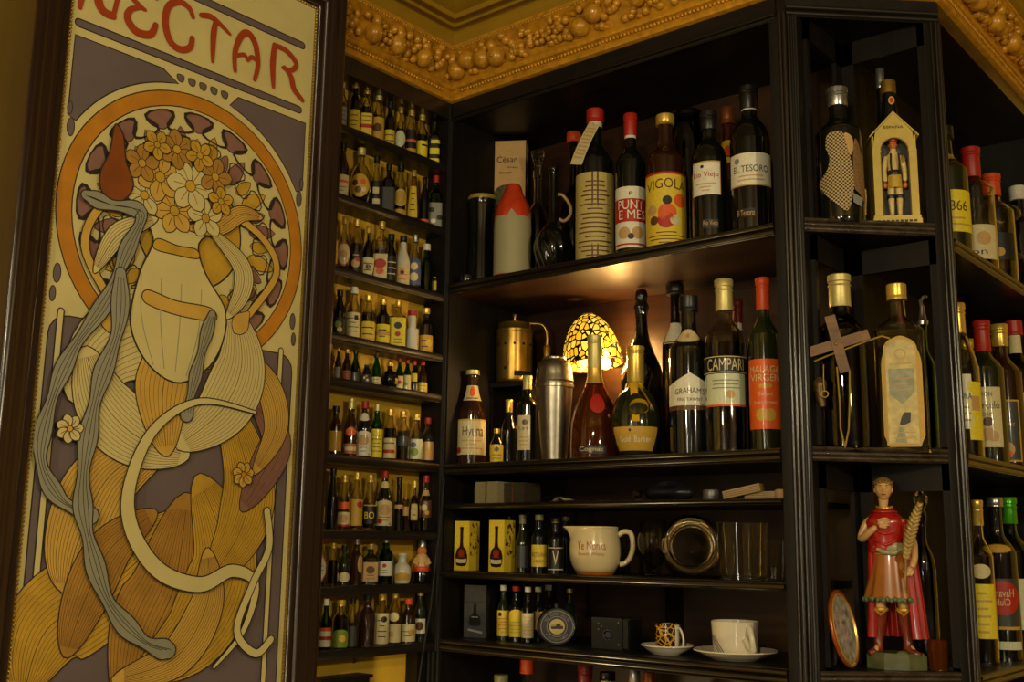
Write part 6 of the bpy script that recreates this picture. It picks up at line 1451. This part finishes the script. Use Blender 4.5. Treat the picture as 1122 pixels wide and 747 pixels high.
b.tube([(0, 0, H_*1.10), (-.002, 0, H_*1.16), (.004, -.001, H_*1.19), (.010, -.002, H_*1.185)], [.0035, .003, .0028, .0024], 8); b.build('pourer', capm('silver'), t)

# ------------------------------------------------------------------ corner cabinet, bottom shelf: saint statue
zB_ = 1.405
b0 = stand(983, KP(.046), zB_); kk = depth((b0.x, b0.y, zB_+.15))/F
t = thing('saint_statue', 'painted plaster statue of a young saint in red cloak holding a palm frond', 'statue', (b0.x, b0.y, zB_+.0004), face(b0.x, b0.y))
def SP(px, py, y=0.0):        # statue space from the photo, y depth
    lean = 0.0
    return Vector(((px-981+(740-py)*.045-4)*kk, y, (738-py)*kk))
b = MB(); hb = 17*kk
oc = [(33*kk*math.cos(PI/8+PI*k/4), 24*kk*math.sin(PI/8+PI*k/4)) for k in range(8)]
b.prism(oc, 0, hb*.85); b.prism([(x*.92, y*.92) for x, y in oc], hb*.85, hb*1.0)
b.ball((6*kk, -17*kk, hb), (6*kk, 4*kk, 3*kk), 10, 7)
b.build('plinth', mat('green_stone_paint', (84, 86, 52), .35, coat=.5, var=.3, scale=45), t, angle=20)
FL = mat('painted_flesh', (206, 160, 100), .35, coat=.4, var=.06, scale=30)
Js = [SP(976, 632), SP(975, 612), SP(973, 592), SP(972, 580), SP(971, 568, -.002), SP(971, 555, -.004), SP(971, 545, -.005),       # 0-6 spine, neck, head
      SP(954, 582), SP(947, 603, -.004), SP(955, 595, -.022), SP(965, 587, -.029),                                    # 7-10 left arm to chest
      SP(992, 583), SP(1002, 606, .002), SP(1003, 622, -.014), SP(1000, 632, -.022),                                     # 11-14 right arm
      SP(967, 640), SP(968, 668, -.006), SP(967, 694, 0), SP(966, 715, 0), SP(962, 721, -.014),                                    # 15-19
      SP(986, 640), SP(991, 668, -.002), SP(995, 694, .002), SP(996, 714, .002), SP(1003, 720, -.012)]                                   # 20-24
Es = [(0, 1), (1, 2), (2, 3), (3, 4), (4, 5), (5, 6), (3, 7), (7, 8), (8, 9), (9, 10), (3, 11), (11, 12), (12, 13), (13, 14), (0, 15), (15, 16), (16, 17), (17, 18), (18, 19), (0, 20), (20, 21), (21, 22), (22, 23), (23, 24)]
Rs_ = [13, 12, 14, 12, 5, 6.5, 7, 7, 5.5, 4.4, 3.6, 7, 5.5, 4.4, 3.6, 9, 6.6, 6.2, 4.0, 3.6, 9, 6.6, 6.2, 4.0, 3.6]
skin_mesh('figure', Js, Es, [r*kk*.95 for r in Rs_], FL, t)
# head with face
hc = SP(971, 547, -.006)
b = MB()
def headv(v):
    x, y, z = v.x, v.y, v.z
    jaw = 1-.30*max(0, -z)**1.3
    w_ = Vector((x*9.2*kk*jaw, y*10.2*kk*(1-.10*max(0, -z)), z*12.8*kk))
    if y < 0:
        w_.y -= 2.6*kk*math.exp(-(x/.16)**2-((z+.08)/.22)**2)          # nose
        w_.y += 1.1*kk*(math.exp(-((abs(x)-.40)/.20)**2-((z-.12)/.13)**2))   # eye sockets
        w_.y -= .9*kk*math.exp(-(x/.28)**2-((z+.46)/.10)**2)             # lips
        w_.y -= .8*kk*math.exp(-(x/.3)**2-((z+.78)/.16)**2)             # chin
    return w_
seg, rg = 36, 28; vs = [hc+headv(Vector((0, 0, -1)))]; fs = []
for i in range(1, rg):
    tt = -PI/2+PI*i/rg
    for k in range(seg): a = 2*PI*k/seg; vs.append(hc+headv(Vector((math.cos(tt)*math.cos(a), math.cos(tt)*math.sin(a), math.sin(tt)))))
vs.append(hc+headv(Vector((0, 0, 1))))
for k in range(seg):
    k2 = (k+1) % seg; fs.append((0, 1+k2, 1+k)); fs.append((len(vs)-1, 1+(rg-2)*seg+k, 1+(rg-2)*seg+k2))
    for i in range(rg-2): fs.append((1+i*seg+k, 1+i*seg+k2, 1+(i+1)*seg+k2, 1+(i+1)*seg+k))
b.add(vs, fs, 0)
for q in (-1, 1):
    b.ball(hc+Vector((q*9.0*kk, .5*kk, -.5*kk)), (1.3*kk, 2.2*kk, 3.0*kk), 10, 8, mi=0)
    b.ball(hc+Vector((q*3.7*kk, -8.2*kk, 1.5*kk)), (1.4*kk, .5*kk, .5*kk), 10, 8, mi=1)
    b.ball(hc+Vector((q*3.7*kk, -9.0*kk, 1.5*kk)), (.75*kk, .5*kk, .75*kk), 8, 6, mi=2)
    b.tube([hc+Vector((q*(1.8+1.9*j)*kk, (-9.3+.45*j*j)*kk, (3.9+.4*math.sin(j*1.5))*kk)) for j in range(3)], [.35*kk, .45*kk, .25*kk], 6, mi=2)
b.ball(hc+Vector((0, -9.8*kk, -5.6*kk)), (2.4*kk, .9*kk, .75*kk), 10, 8, mi=3)
b.build('head', [FL, labm('cream'), mat('dark_paint', (40, 24, 14), .4), mat('lip_paint', (160, 72, 50), .35)], t, angle=80)
b = MB()
rn = random.Random(5)
def hairr(a, z): return 1+.03*math.sin(11*a)+.02*math.sin(23*a+2)
b.lathe([(8.6*kk, -3.5*kk), (9.9*kk, 1*kk), (9.9*kk, 6*kk), (8.2*kk, 10.4*kk), (4.6*kk, 13.2*kk), (0, 14.0*kk)], 32, lambda a, z: hairr(a, z)*(.80 if (math.sin(a) < -.35 and z < 6.5*kk) else 1.0), c=(hc.x, hc.y+1.6*kk, hc.z), cap=False)
for k in range(9):
    a = PI+PI*k/8; b.ball((hc.x+8.2*kk*math.cos(a)*1.02, hc.y+8.4*kk*math.sin(a)*.95, hc.z+7.6*kk+1.0*kk*math.sin(3*a)), (2.2*kk, 2.0*kk, 2.2*kk), 8, 6)
b.build('hair', mat('brown_hair_paint', (124, 92, 46), .45, var=.35, scale=150, bump=.4), t, angle=80)
# red drape over shoulders and chest
REDC = mat('red_cloak_paint', (158, 28, 20), .28, coat=.5, var=.18, scale=25); BRN = mat('tunic_brown_paint', (150, 86, 30), .3, coat=.4, var=.2, scale=30)
cz0 = SP(973, 612).z; cz1 = SP(972, 572).z; ccx = SP(973, 590).x
def drape(a, z):
    u = (z-cz0)/(cz1-cz0); f = max(0, -math.sin(a))
    return (1+.05*math.sin(9*a+5*u)+.10*f*math.sin(u*16+3*math.cos(a)*math.cos(a)), .74+.05*f)
b = MB(); b.lathe(smooth_prof([(17*kk, cz0-4*kk), (18.5*kk, cz0), (19.5*kk, cz0+(cz1-cz0)*.35), (21.5*kk, cz0+(cz1-cz0)*.66), (20*kk, cz0+(cz1-cz0)*.82), (13*kk, cz1), (8.5*kk, cz1+5*kk), (7.5*kk, cz1+6*kk)], 6), 72, drape, c=(ccx, 0, 0), cap=False)
for j, (zz, rr2, dr) in enumerate(((cz1+1*kk, 13, .5), (cz1-8*kk, 17, 3.5), (cz1-17*kk, 18, 6.5), (cz1-27*kk, 17, 8.5))):
    b.tube([(ccx+rr2*kk*math.cos(a)*1.05, .72*rr2*1.12*kk*math.sin(a)-.001, zz-dr*kk*(1-abs(math.cos(a)))**1.0) for a in [PI+.15+(PI-.3)*k/20 for k in range(21)]], [.6*kk+1.3*kk*math.sin(PI*k/20) for k in range(21)], 8)
b.build('red_drape', REDC, t, angle=80)
# collar band
b = MB(); b.tube([(ccx+8.5*kk*math.cos(2*PI*k/28), 7.5*kk*math.sin(2*PI*k/28)-.001, cz1+6.5*kk-1.8*kk*max(0, -math.sin(2*PI*k/28))) for k in range(28)], 1.2*kk, 8, closed=True); b.build('gilt_collar', mat('gilt_paint', (190, 140, 50), .3, .4), t)
# tunic skirt
zh = SP(976, 664).z; zw = SP(976, 614).z; cxs = SP(978, 640).x
def pleat(a, z): u = (zw-z)/(zw-zh); return (1+.075*u*math.sin(13*a)+.03*u*math.sin(27*a+1), .72+.05*u)
b = MB(); P2 = smooth_prof([(16.5*kk, zw+3*kk), (16.5*kk, zw), (19*kk, zw-(zw-zh)*.3), (23*kk, zw-(zw-zh)*.7), (26.5*kk, zh)], 6); b.lathe(P2+[(r-1.2*kk, z) for r, z in P2][::-1], 90, pleat, c=(cxs, 0, 0), cap=False); b.build('tunic_skirt', BRN, t, angle=80)
b = MB()
for k in range(44):
    a = 2*PI*k/44; q = pleat(a, zh); r = 26.6*kk*q[0]; b.ball((cxs+r*math.cos(a), r*q[1]*math.sin(a), zh-.8*kk-1.2*kk*(k % 2)), (2.3*kk, 2.0*kk, 3.0*kk), 8, 6)
b.build('green_fringe', mat('green_fringe_paint', (92, 104, 66), .4, coat=.3, var=.3, scale=80), t)
b = MB()
b.lathe(smooth_prof([(17*kk, zw-3*kk), (18.6*kk, zw), (18.9*kk, zw+5*kk), (17.8*kk, zw+9*kk)], 3), 60, lambda a, z: (1+.03*math.sin(8*a+z*900), .76), c=(cxs, -.0005, 0), cap=False)
b.tube([(cxs-15*kk, -9*kk, zw+5*kk), (cxs-6*kk, -14.5*kk, zw-1*kk), (cxs+6*kk, -14.5*kk, zw-2*kk), (cxs+15*kk, -9*kk, zw+4*kk)], [1.8*kk, 2.8*kk, 2.8*kk, 1.8*kk], 8)
b.build('sash', mat('pale_green_sash', (150, 146, 104), .35, coat=.4, var=.25, scale=60), t, angle=80)
# boots
b = MB()
for (x0, y0), (x1, y1), (tx, ty), sgn in (((967.5, 676), (966, 717), (957, 722), -1), ((991.5, 676), (996, 716), (1008, 722), 1)):
    p = [SP(x0, y0, -.004), SP((x0*2+x1)/3, y0+12, .0), SP(x1, y1-8, .0), SP(x1, y1+1, -.002), SP((x1+tx)/2, ty-1, -.010), SP(tx, ty+.5, -.020)]
    b.tube(smooth_prof([(q.x, q.y, q.z) for q in p], 1) if False else p, [7.2*kk, 7.4*kk, 5.0*kk, 5.2*kk, 4.4*kk, 2.6*kk], 14)
b.build('boots', mat('boot_paint', (112, 44, 24), .3, coat=.5, var=.25, scale=40), t, angle=80)
b = MB()
for x0, y0 in ((968, 677), (991.5, 677)):
    c0 = SP(x0, y0, -.003); b.lathe([(7.6*kk, -1.5*kk), (8.6*kk, 0), (8.0*kk, 2.4*kk), (7.0*kk, 3*kk)], 20, c=tuple(c0), cap=False); b.tube([c0+Vector((-6*kk, -6*kk, 0)), c0+Vector((0, -8.6*kk, -5*kk)), c0+Vector((6*kk, -6*kk, 0))], [1.0*kk, 1.7*kk, 1.0*kk], 8)
b.build('boot_cuffs', mat('gilt_paint', (190, 140, 50), .3, .4), t)
# cloak hanging behind and at both sides
def cloak(u, v, off=0.0):
    a = math.radians(-56+270*u)          # wraps from the left front round the back to the right front
    top = SP(973, 580).z; bot = SP(973, 706).z; z = top+(bot-top)*v
    rx = (22+7*v+3.2*math.sin(15*a)*(.3+.7*v))*kk+off; ry = (15+5*v+2.2*math.sin(15*a)*(.3+.7*v))*kk+off
    return Vector((ccx+(5+3*v)*kk+rx*math.cos(a), ry*math.sin(a)+.002, z))
b = MB(); b.grid(lambda u, v: cloak(u, v), 80, 20); b.grid(lambda u, v: cloak(1-u, v, -.0022), 80, 20)
for u in (0, 1): b.grid(lambda p, v: cloak(u, v, -.0022*(p if u else 1-p)), 1, 20)
b.grid(lambda u, p: cloak(u, 1, -.0022*p), 80, 1)
b.build('red_cloak', REDC, t, angle=80)
# hands and palm frond
def hand(c, d, up, side, s, mb):
    """palm centre, pointing direction, back of hand normal, thumb side"""
    d = d.normalized(); up = up.normalized(); w_ = d.cross(up).normalized()
    for j in range(4):
        o_ = c+w_*(j-1.5)*1.45*s; L = (3.6, 4.2, 4.0, 3.1)[j]*s
        mb.tube([c-d*1.6*s+w_*(j-1.5)*1.0*s, o_+d*1.6*s, o_+d*(1.6*s+L*.5)-up*.5*s, o_+d*(1.6*s+L*.85)-up*1.7*s], [1.5*s, 1.0*s, .82*s, .55*s], 8)
    mb.tube([c-d*1.4*s+w_*side*1.2*s, c+d*.3*s+w_*side*2.9*s-up*.3*s, c+d*2.2*s+w_*side*3.4*s-up*1.0*s], [1.3*s, 1.0*s, .65*s], 8)
    mb.ball(c, (2.7*s, 2.2*s, 2.4*s), 12, 8)
b = MB(); hand(SP(969, 584, -.036), Vector((1, -.05, .30)), Vector((0, -1, .25)), 1, 1.7*kk, b); b.build('hand_on_chest', FL, t, angle=80)
hp = SP(998, 634, -.030); b = MB(); hand(hp, Vector((-.75, -.35, -.35)), Vector((0, -1, .35)), -1, 1.45*kk, b); b.build('hand_with_palm', FL, t, angle=80)
b = MB(); s0, s1, s2 = SP(993, 655, -.034), SP(994, 622, -.037), SP(1009, 562, -.024)
spine = [s0.lerp(s1, k/6) for k in range(6)]+[s1.lerp(s2, k/14)+Vector((-.003*math.sin(PI*k/14), 0, 0)) for k in range(15)]
b.tube(spine, [1.3*kk]*6+[1.3*kk*(1-.7*k/14) for k in range(15)], 8)
for k in range(6, 20):
    q = (k-6)/14; w_ = 6.5*kk*math.sin(PI*min(1, .12+.86*q))**.7; p_ = spine[k]
    d_ = (spine[min(k+1, 20)]-spine[k-1]).normalized(); sd = d_.cross(Vector((0, -1, 0))).normalized()
    for sg in (-1, 1):
        e_ = p_+sd*sg*w_+d_*5.5*kk+Vector((0, -.001, 0))
        b.tube([p_, p_.lerp(e_, .55)+Vector((0, -.0008, 0)), e_], [2.2*kk, 2.6*kk, .6*kk], 6)
b.build('palm_frond', mat('frond_paint', (150, 122, 58), .35, coat=.4, var=.3, scale=60), t, angle=80)

# framed oval plate leaning at the left
c_ = on_plane(924, 689, (1, -1, 0), KC-.030*Q2); kk = depth(c_)/F
fr_ = face(c_.x, c_.y); vx = Vector((math.cos(fr_), math.sin(fr_), 0)); vy = Vector((-math.sin(fr_), math.cos(fr_), 0))
hgt = c_.z-zB_; up = (Vector((0, 0, 1))*.975-vx*.17+vy*.06).normalized(); hz = (vx*.38+vy*.92).normalized(); nn = hz.cross(up).normalized(); hz = up.cross(nn)
if nn.dot(CAM-c_) < 0: nn = -nn
t = thing('oval_plate', 'oval gold and red rimmed plate with marbled grey face leaning beside the statue', 'plate', (c_.x, c_.y, zB_+.0006), 0)
o3 = Vector((0, 0, hgt)); A_, B_ = min(hgt/.985, 48*kk), 34*kk
b = MB(); ring = lambda r, l: [o3+up*A_*r*math.sin(2*PI*k/48)+hz*B_*r*math.cos(2*PI*k/48)+nn*l for k in range(48)]
def stackr(rings, mi, b=b):
    vs = [p for r in rings for p in r]; b.add(vs, [(i*48+k, i*48+(k+1) % 48, (i+1)*48+(k+1) % 48, (i+1)*48+k) for i in range(len(rings)-1) for k in range(48)], mi)
stackr([ring(.0, -.004), ring(.9, -.004), ring(.98, 0), ring(.97, .003), ring(.92, .0045), ring(.88, .003)], 0); stackr([ring(.88, .003), ring(.84, .0045), ring(.80, .002)], 1); b.build('rim', [mat('red_gold_rim', (170, 84, 26), .25, .5, coat=.5, var=.3, scale=60), capm('gold')], t, angle=70)
b = MB(); stackr([ring(.80, .002), ring(.5, .0008), ring(.0, .0005)], 0, b); b.build('marbled_face', mat('marbled_glaze', (150, 146, 134), .2, var=.75, scale=70, coat=.5), t)
b = MB(); p_ = o3-up*A_*.97
for k in range(8): b.ball(p_+nn*(.001+.002*(k % 3))+hz*(.003*(k % 4)-.004)+Vector((0, 0, .002+.0025*(k % 3))), .0024, 6, 4)
b.build('rim_ornament', capm('gold'), t)
a_ = stand(905, KP(.055), zB_); kk2 = depth(a_)/F
t = thing('grey_carving', 'rough grey carved lump in shadow behind the leaning oval plate', 'ornament', (a_.x+.004, a_.y+.01, zB_+.0005), 0)
b = MB(); b.grid(lambda u, v: (lambda a, e: Vector(((.016+.003*math.sin(3*a+4*e))*math.cos(a)*math.cos(e), .014*math.sin(a)*math.cos(e), .033+(.033)*math.sin(e)+.002*math.sin(5*a)*math.cos(e))))(2*PI*u, -PI/2+PI*v), 24, 14); b.build('carving', mat('grey_stone_carving', (96, 92, 80), .6, var=.5, scale=110, bump=.8), t)
# crystal decanter and amber tumbler behind the statue
t, R_, H_, b1, P_ = bottle('cut crystal decanter with faceted stopper at the saint statue right shoulder', 1018, 560, 27, KP(.060), zB_, 'sherry', 'smoke', None, 0, None, 0, group=gC, name='crystal_decanter', cat='decanter', seg=12)
b = MB(); b.lathe([(0, H_*.97), (.005, H_*.97), (.006, H_*1.01), (.0115, H_*1.05), (.0125, H_*1.09), (.006, H_*1.14), (0, H_*1.15)], 8); b.build('stopper', glass('clear'), t, angle=15)
b1 = stand(1032, KP(.020), zB_)
t = thing('amber_tumbler', 'low amber glass tumbler between the statue base and corner post', 'glass', (b1.x-.004, b1.y-.002, zB_+.0005), 0)
P_ = smooth_prof([(0, 0), (.013, 0), (.014, .003), (.0155, .030), (.016, .048)], 3); b = MB(); b.lathe(P_+[(max(0, r-.002), max(z, .003)) for r, z in P_][::-1], 16, cap=False); b.build('bowl', glass('amber'), t, angle=15)
# ------------------------------------------------------------------ side cabinet beyond the corner post
XS = .978
def S3(z, g):
    def f(desc, px, top, w, prof, gl, cap, caph, labs=(), liq=None, fill=0, dx=0.0, **k):
        return bottle(desc, px, top, w, AP(XS+dx), z, prof, gl, cap, caph, liq, fill, labs, group=g, **k)
    return f
sT = S3(2.140, 'bottles on the top shelf of the side cabinet')
sT('dark bottle with big yellow label reading 1866 right beside the corner post', 1042, 140, 45, 'wine', 'olive', 'black', .10, [(208, 254, 'lemon', 80, dict(turn=24, text=[('1866', .50, .62, .40, .24, 'brown')], lines=(2, 'tan', .1, .4)))], dx=-.006, neckwrap=(172, 178, 'gold'))
sT('clear bottle with black and red capsule and cream label, next to the 1866 bottle', 1072, 163, 43, 'wine', 'clear', 'red', .24, [(246, 284, 'cream', 70, dict(turn=-6, text=[('Ron', .5, .22, .5, .18, 'ink')], disc=[(.3, .65, .2, 'grey'), (.7, .6, .2, 'tan')]))], 'dark', .35)
sT('clear bottle with bright orange capsule and black top rim on the upper side shelf', 1094, 192, 42, 'wine', 'clear', 'orange', .20, [(255, 285, 'black', 60, dict(disc=[(.6, .3, .16, 'gold')]))], 'dark', .45)
t, R_, H_, b0, P_ = sT('dark decanter bottle with round glass stopper at the upper shelf right', 1110, 248, 40, 'round', 'smoke', None, 0, [(266, 284, 'black', 50, dict(text=[('O', .5, .5, .3, .7, 'gold')]))], 'dark', .5)
b = MB(); b.lathe([(0, H_*.96), (R_*.24, H_*.96), (R_*.26, H_*1.02), (R_*.4, H_*1.03), (R_*.3, H_*1.04)], 20); b.ball((0, 0, H_*1.04+R_*.52), (R_*.72, R_*.72, R_*.52), 20, 14); b.build('stopper', glass('clear'), t)
sT('dark bottle with white and red striped capsule at the frame edge, upper side shelf', 1124, 205, 38, 'wine', 'dark', 'white', .12, [])
sM = S3(1.762, 'bottles on the middle shelf of the side cabinet')
sM('clear long necked bottle with gold neck, VODKA label and yellow side label', 1058, 333, 40, 'slope', 'clear', 'gold', .22, [(410, 470, 'white', 30, dict(turn=2, text=[('VODKA', .5, .60, .9, .12, 'ink')], lines=(3, 'grey', .1, .45))), (418, 482, 'lemon', 26, dict(turn=44, patch=[(.2, .8, .5, .75, 'tan')]))], 'amber', .30)
sM('small headed bottle with gold screw cap peeping between VODKA and rum bottles', 1070, 372, 26, 'mini', 'clear', 'gold', .08, [], 'pale', .5, dx=-.062)
sM('rum bottle with red and white capsule and cream label, right of the VODKA bottle', 1085, 352, 40, 'wine', 'olive', 'red', .22, [(424, 490, 'cream', 44, dict(turn=2, text=[('RON', .5, .88, .36, .07, 'ink'), ('Barceló', .5, .70, .85, .13, 'ink'), ('ORO', .5, .54, .34, .06, 'ink')], disc=[(.5, .42, .08, 'brown'), (.35, .18, .09, 'tan'), (.65, .18, .09, 'tan'), (.5, .22, .10, 'tan')]))])
sM('brown square shouldered bottle with gold cap and gilt framed dark label', 1105, 356, 40, 'wine', 'brown', 'gold', .16, [(438, 506, 'gold', 46, dict(patch=[(.06, .94, .03, .97, 'darkgrey')], disc=[(.5, .2, .12, 'tan'), (.55, .12, .06, 'orange')], text=[('Cognac', .5, .6, .6, .1, 'gold')]))])
sM('bottle with red cap and cream neck strip at the frame edge, middle side shelf', 1122, 352, 38, 'wine', 'smoke', 'red', .10, [(365, 385, 'cream', 60, {}), (430, 490, 'cream', 50, {})], 'brown', .5)
sB = S3(1.399, 'bottles on the bottom shelf of the side cabinet')
sB('bottle with gold capsule and speckled yellow label beside the corner post, bottom side shelf', 1081, 548, 28, 'wine', 'clear', 'gold', .16, [(640, 700, 'lemon', 60, dict(lines=(6, 'tan', .05, .9))), (618, 634, 'cream', 45, dict(shape='oval'))], 'pale', .3)
sB('black bottle with silver topped neck and mirror-written dark label with red disc', 1101, 545, 38, 'wine', 'dark', 'silver', .06, [(596, 606, 'gold', 60, dict(shape='oval', edge='brown')),
   (634, 690, 'darkgrey', 62, dict(mirror=True, turn=0, disc=[(.56, .62, .34, 'red')], text=[('Havana', .56, .72, .55, .16, 'cream'), ('Club', .56, .54, .34, .14, 'cream')], patch=[(0, 1, 0, .06, 'gold')])), (703, 712, 'pale', 66, {})])
sB('bottle with shiny green capsule behind the black one, bottom side shelf', 1116, 545, 38, 'wine', 'green', 'green', .17, [(634, 690, 'pale', 60, {}), ], 'dark', .6)
# clip top jar
b0 = stand(1131, AP(XS), 1.399); R_ = .040; H_ = .17
# ------------------------------------------------------------------ light
def lamp(name, loc, e, col, r=.05, kind='POINT'):
    l = bpy.data.lights.new(name, kind); l.energy = e; l.color = col; l.shadow_soft_size = r
    o = bpy.data.objects.new(name, l); COL.objects.link(o); o.location = loc; return o
WARM = (1.0, .86, .54)
lamp('ceiling_lamp', (1.75, -2.45, 2.30), 54, WARM, .045)
lamp('ceiling_lamp', (2.85, -1.35, 2.15), 60, WARM, .03)
lamp('ceiling_lamp', (1.15, -3.30, 2.20), 36, WARM, .05)
for k, (x, y, z) in enumerate(((2.2, -3.2, 1.9), (3.1, -2.6, 1.75), (.7, -3.7, 1.85), (2.9, -.7, 1.35), (1.9, -3.7, 1.35), (3.3, -1.9, 1.2), (1.0, -2.9, 1.30), (2.4, -2.6, 2.0), (1.6, -3.6, 2.1), (.5, -3.2, 1.6), (2.6, -3.0, 1.3), (3.2, -.9, 1.9), (2.1, -2.2, .95))):
    lamp('sparkle_light', (x, y, z), 2.2, WARM, .013)  # small unseen lights added to put sparkle into the glass
lt = lamp('tall_strip_light', (1.45, -3.85, 1.55), 10, (1.0, .93, .75), .1, 'AREA'); lt.data.shape = 'RECTANGLE'; lt.data.size = .10; lt.data.size_y = 1.1; lt.rotation_euler = (PI/2, 0, 0)  # unseen upright strip light added for tall streaks on cup and bottles
lamp('counter_lamp', (.12, -.36, 1.08), 4.0, (1.0, .78, .38), .03)
lamp('stained_lamp_light', tuple(lamp_pos+Vector((0.018, -.012, .006))), 2.6, (1.0, .58, .18), .008)
lamp('stained_lamp_light', tuple(lamp_pos+Vector((-.004, .034, .050))), 3.8, (1.0, .52, .14), .025)
w = bpy.data.worlds.new('world'); S.world = w; w.use_nodes = True; w.node_tree.nodes['Background'].inputs[0].default_value = (.05, .035, .018, 1); w.node_tree.nodes['Background'].inputs[1].default_value = .5
S.view_settings.view_transform = 'Standard'; S.view_settings.look = 'None'; S.view_settings.gamma = 1; S.view_settings.exposure = EXPO; S.view_settings.use_curve_mapping = False
c = S.cycles
c.max_bounces = 14; c.transmission_bounces = 14; c.glossy_bounces = 5; c.diffuse_bounces = 4; c.transparent_max_bounces = 10
c.caustics_refractive = False; c.caustics_reflective = False; c.sample_clamp_indirect = 4.0; c.blur_glossy = .5
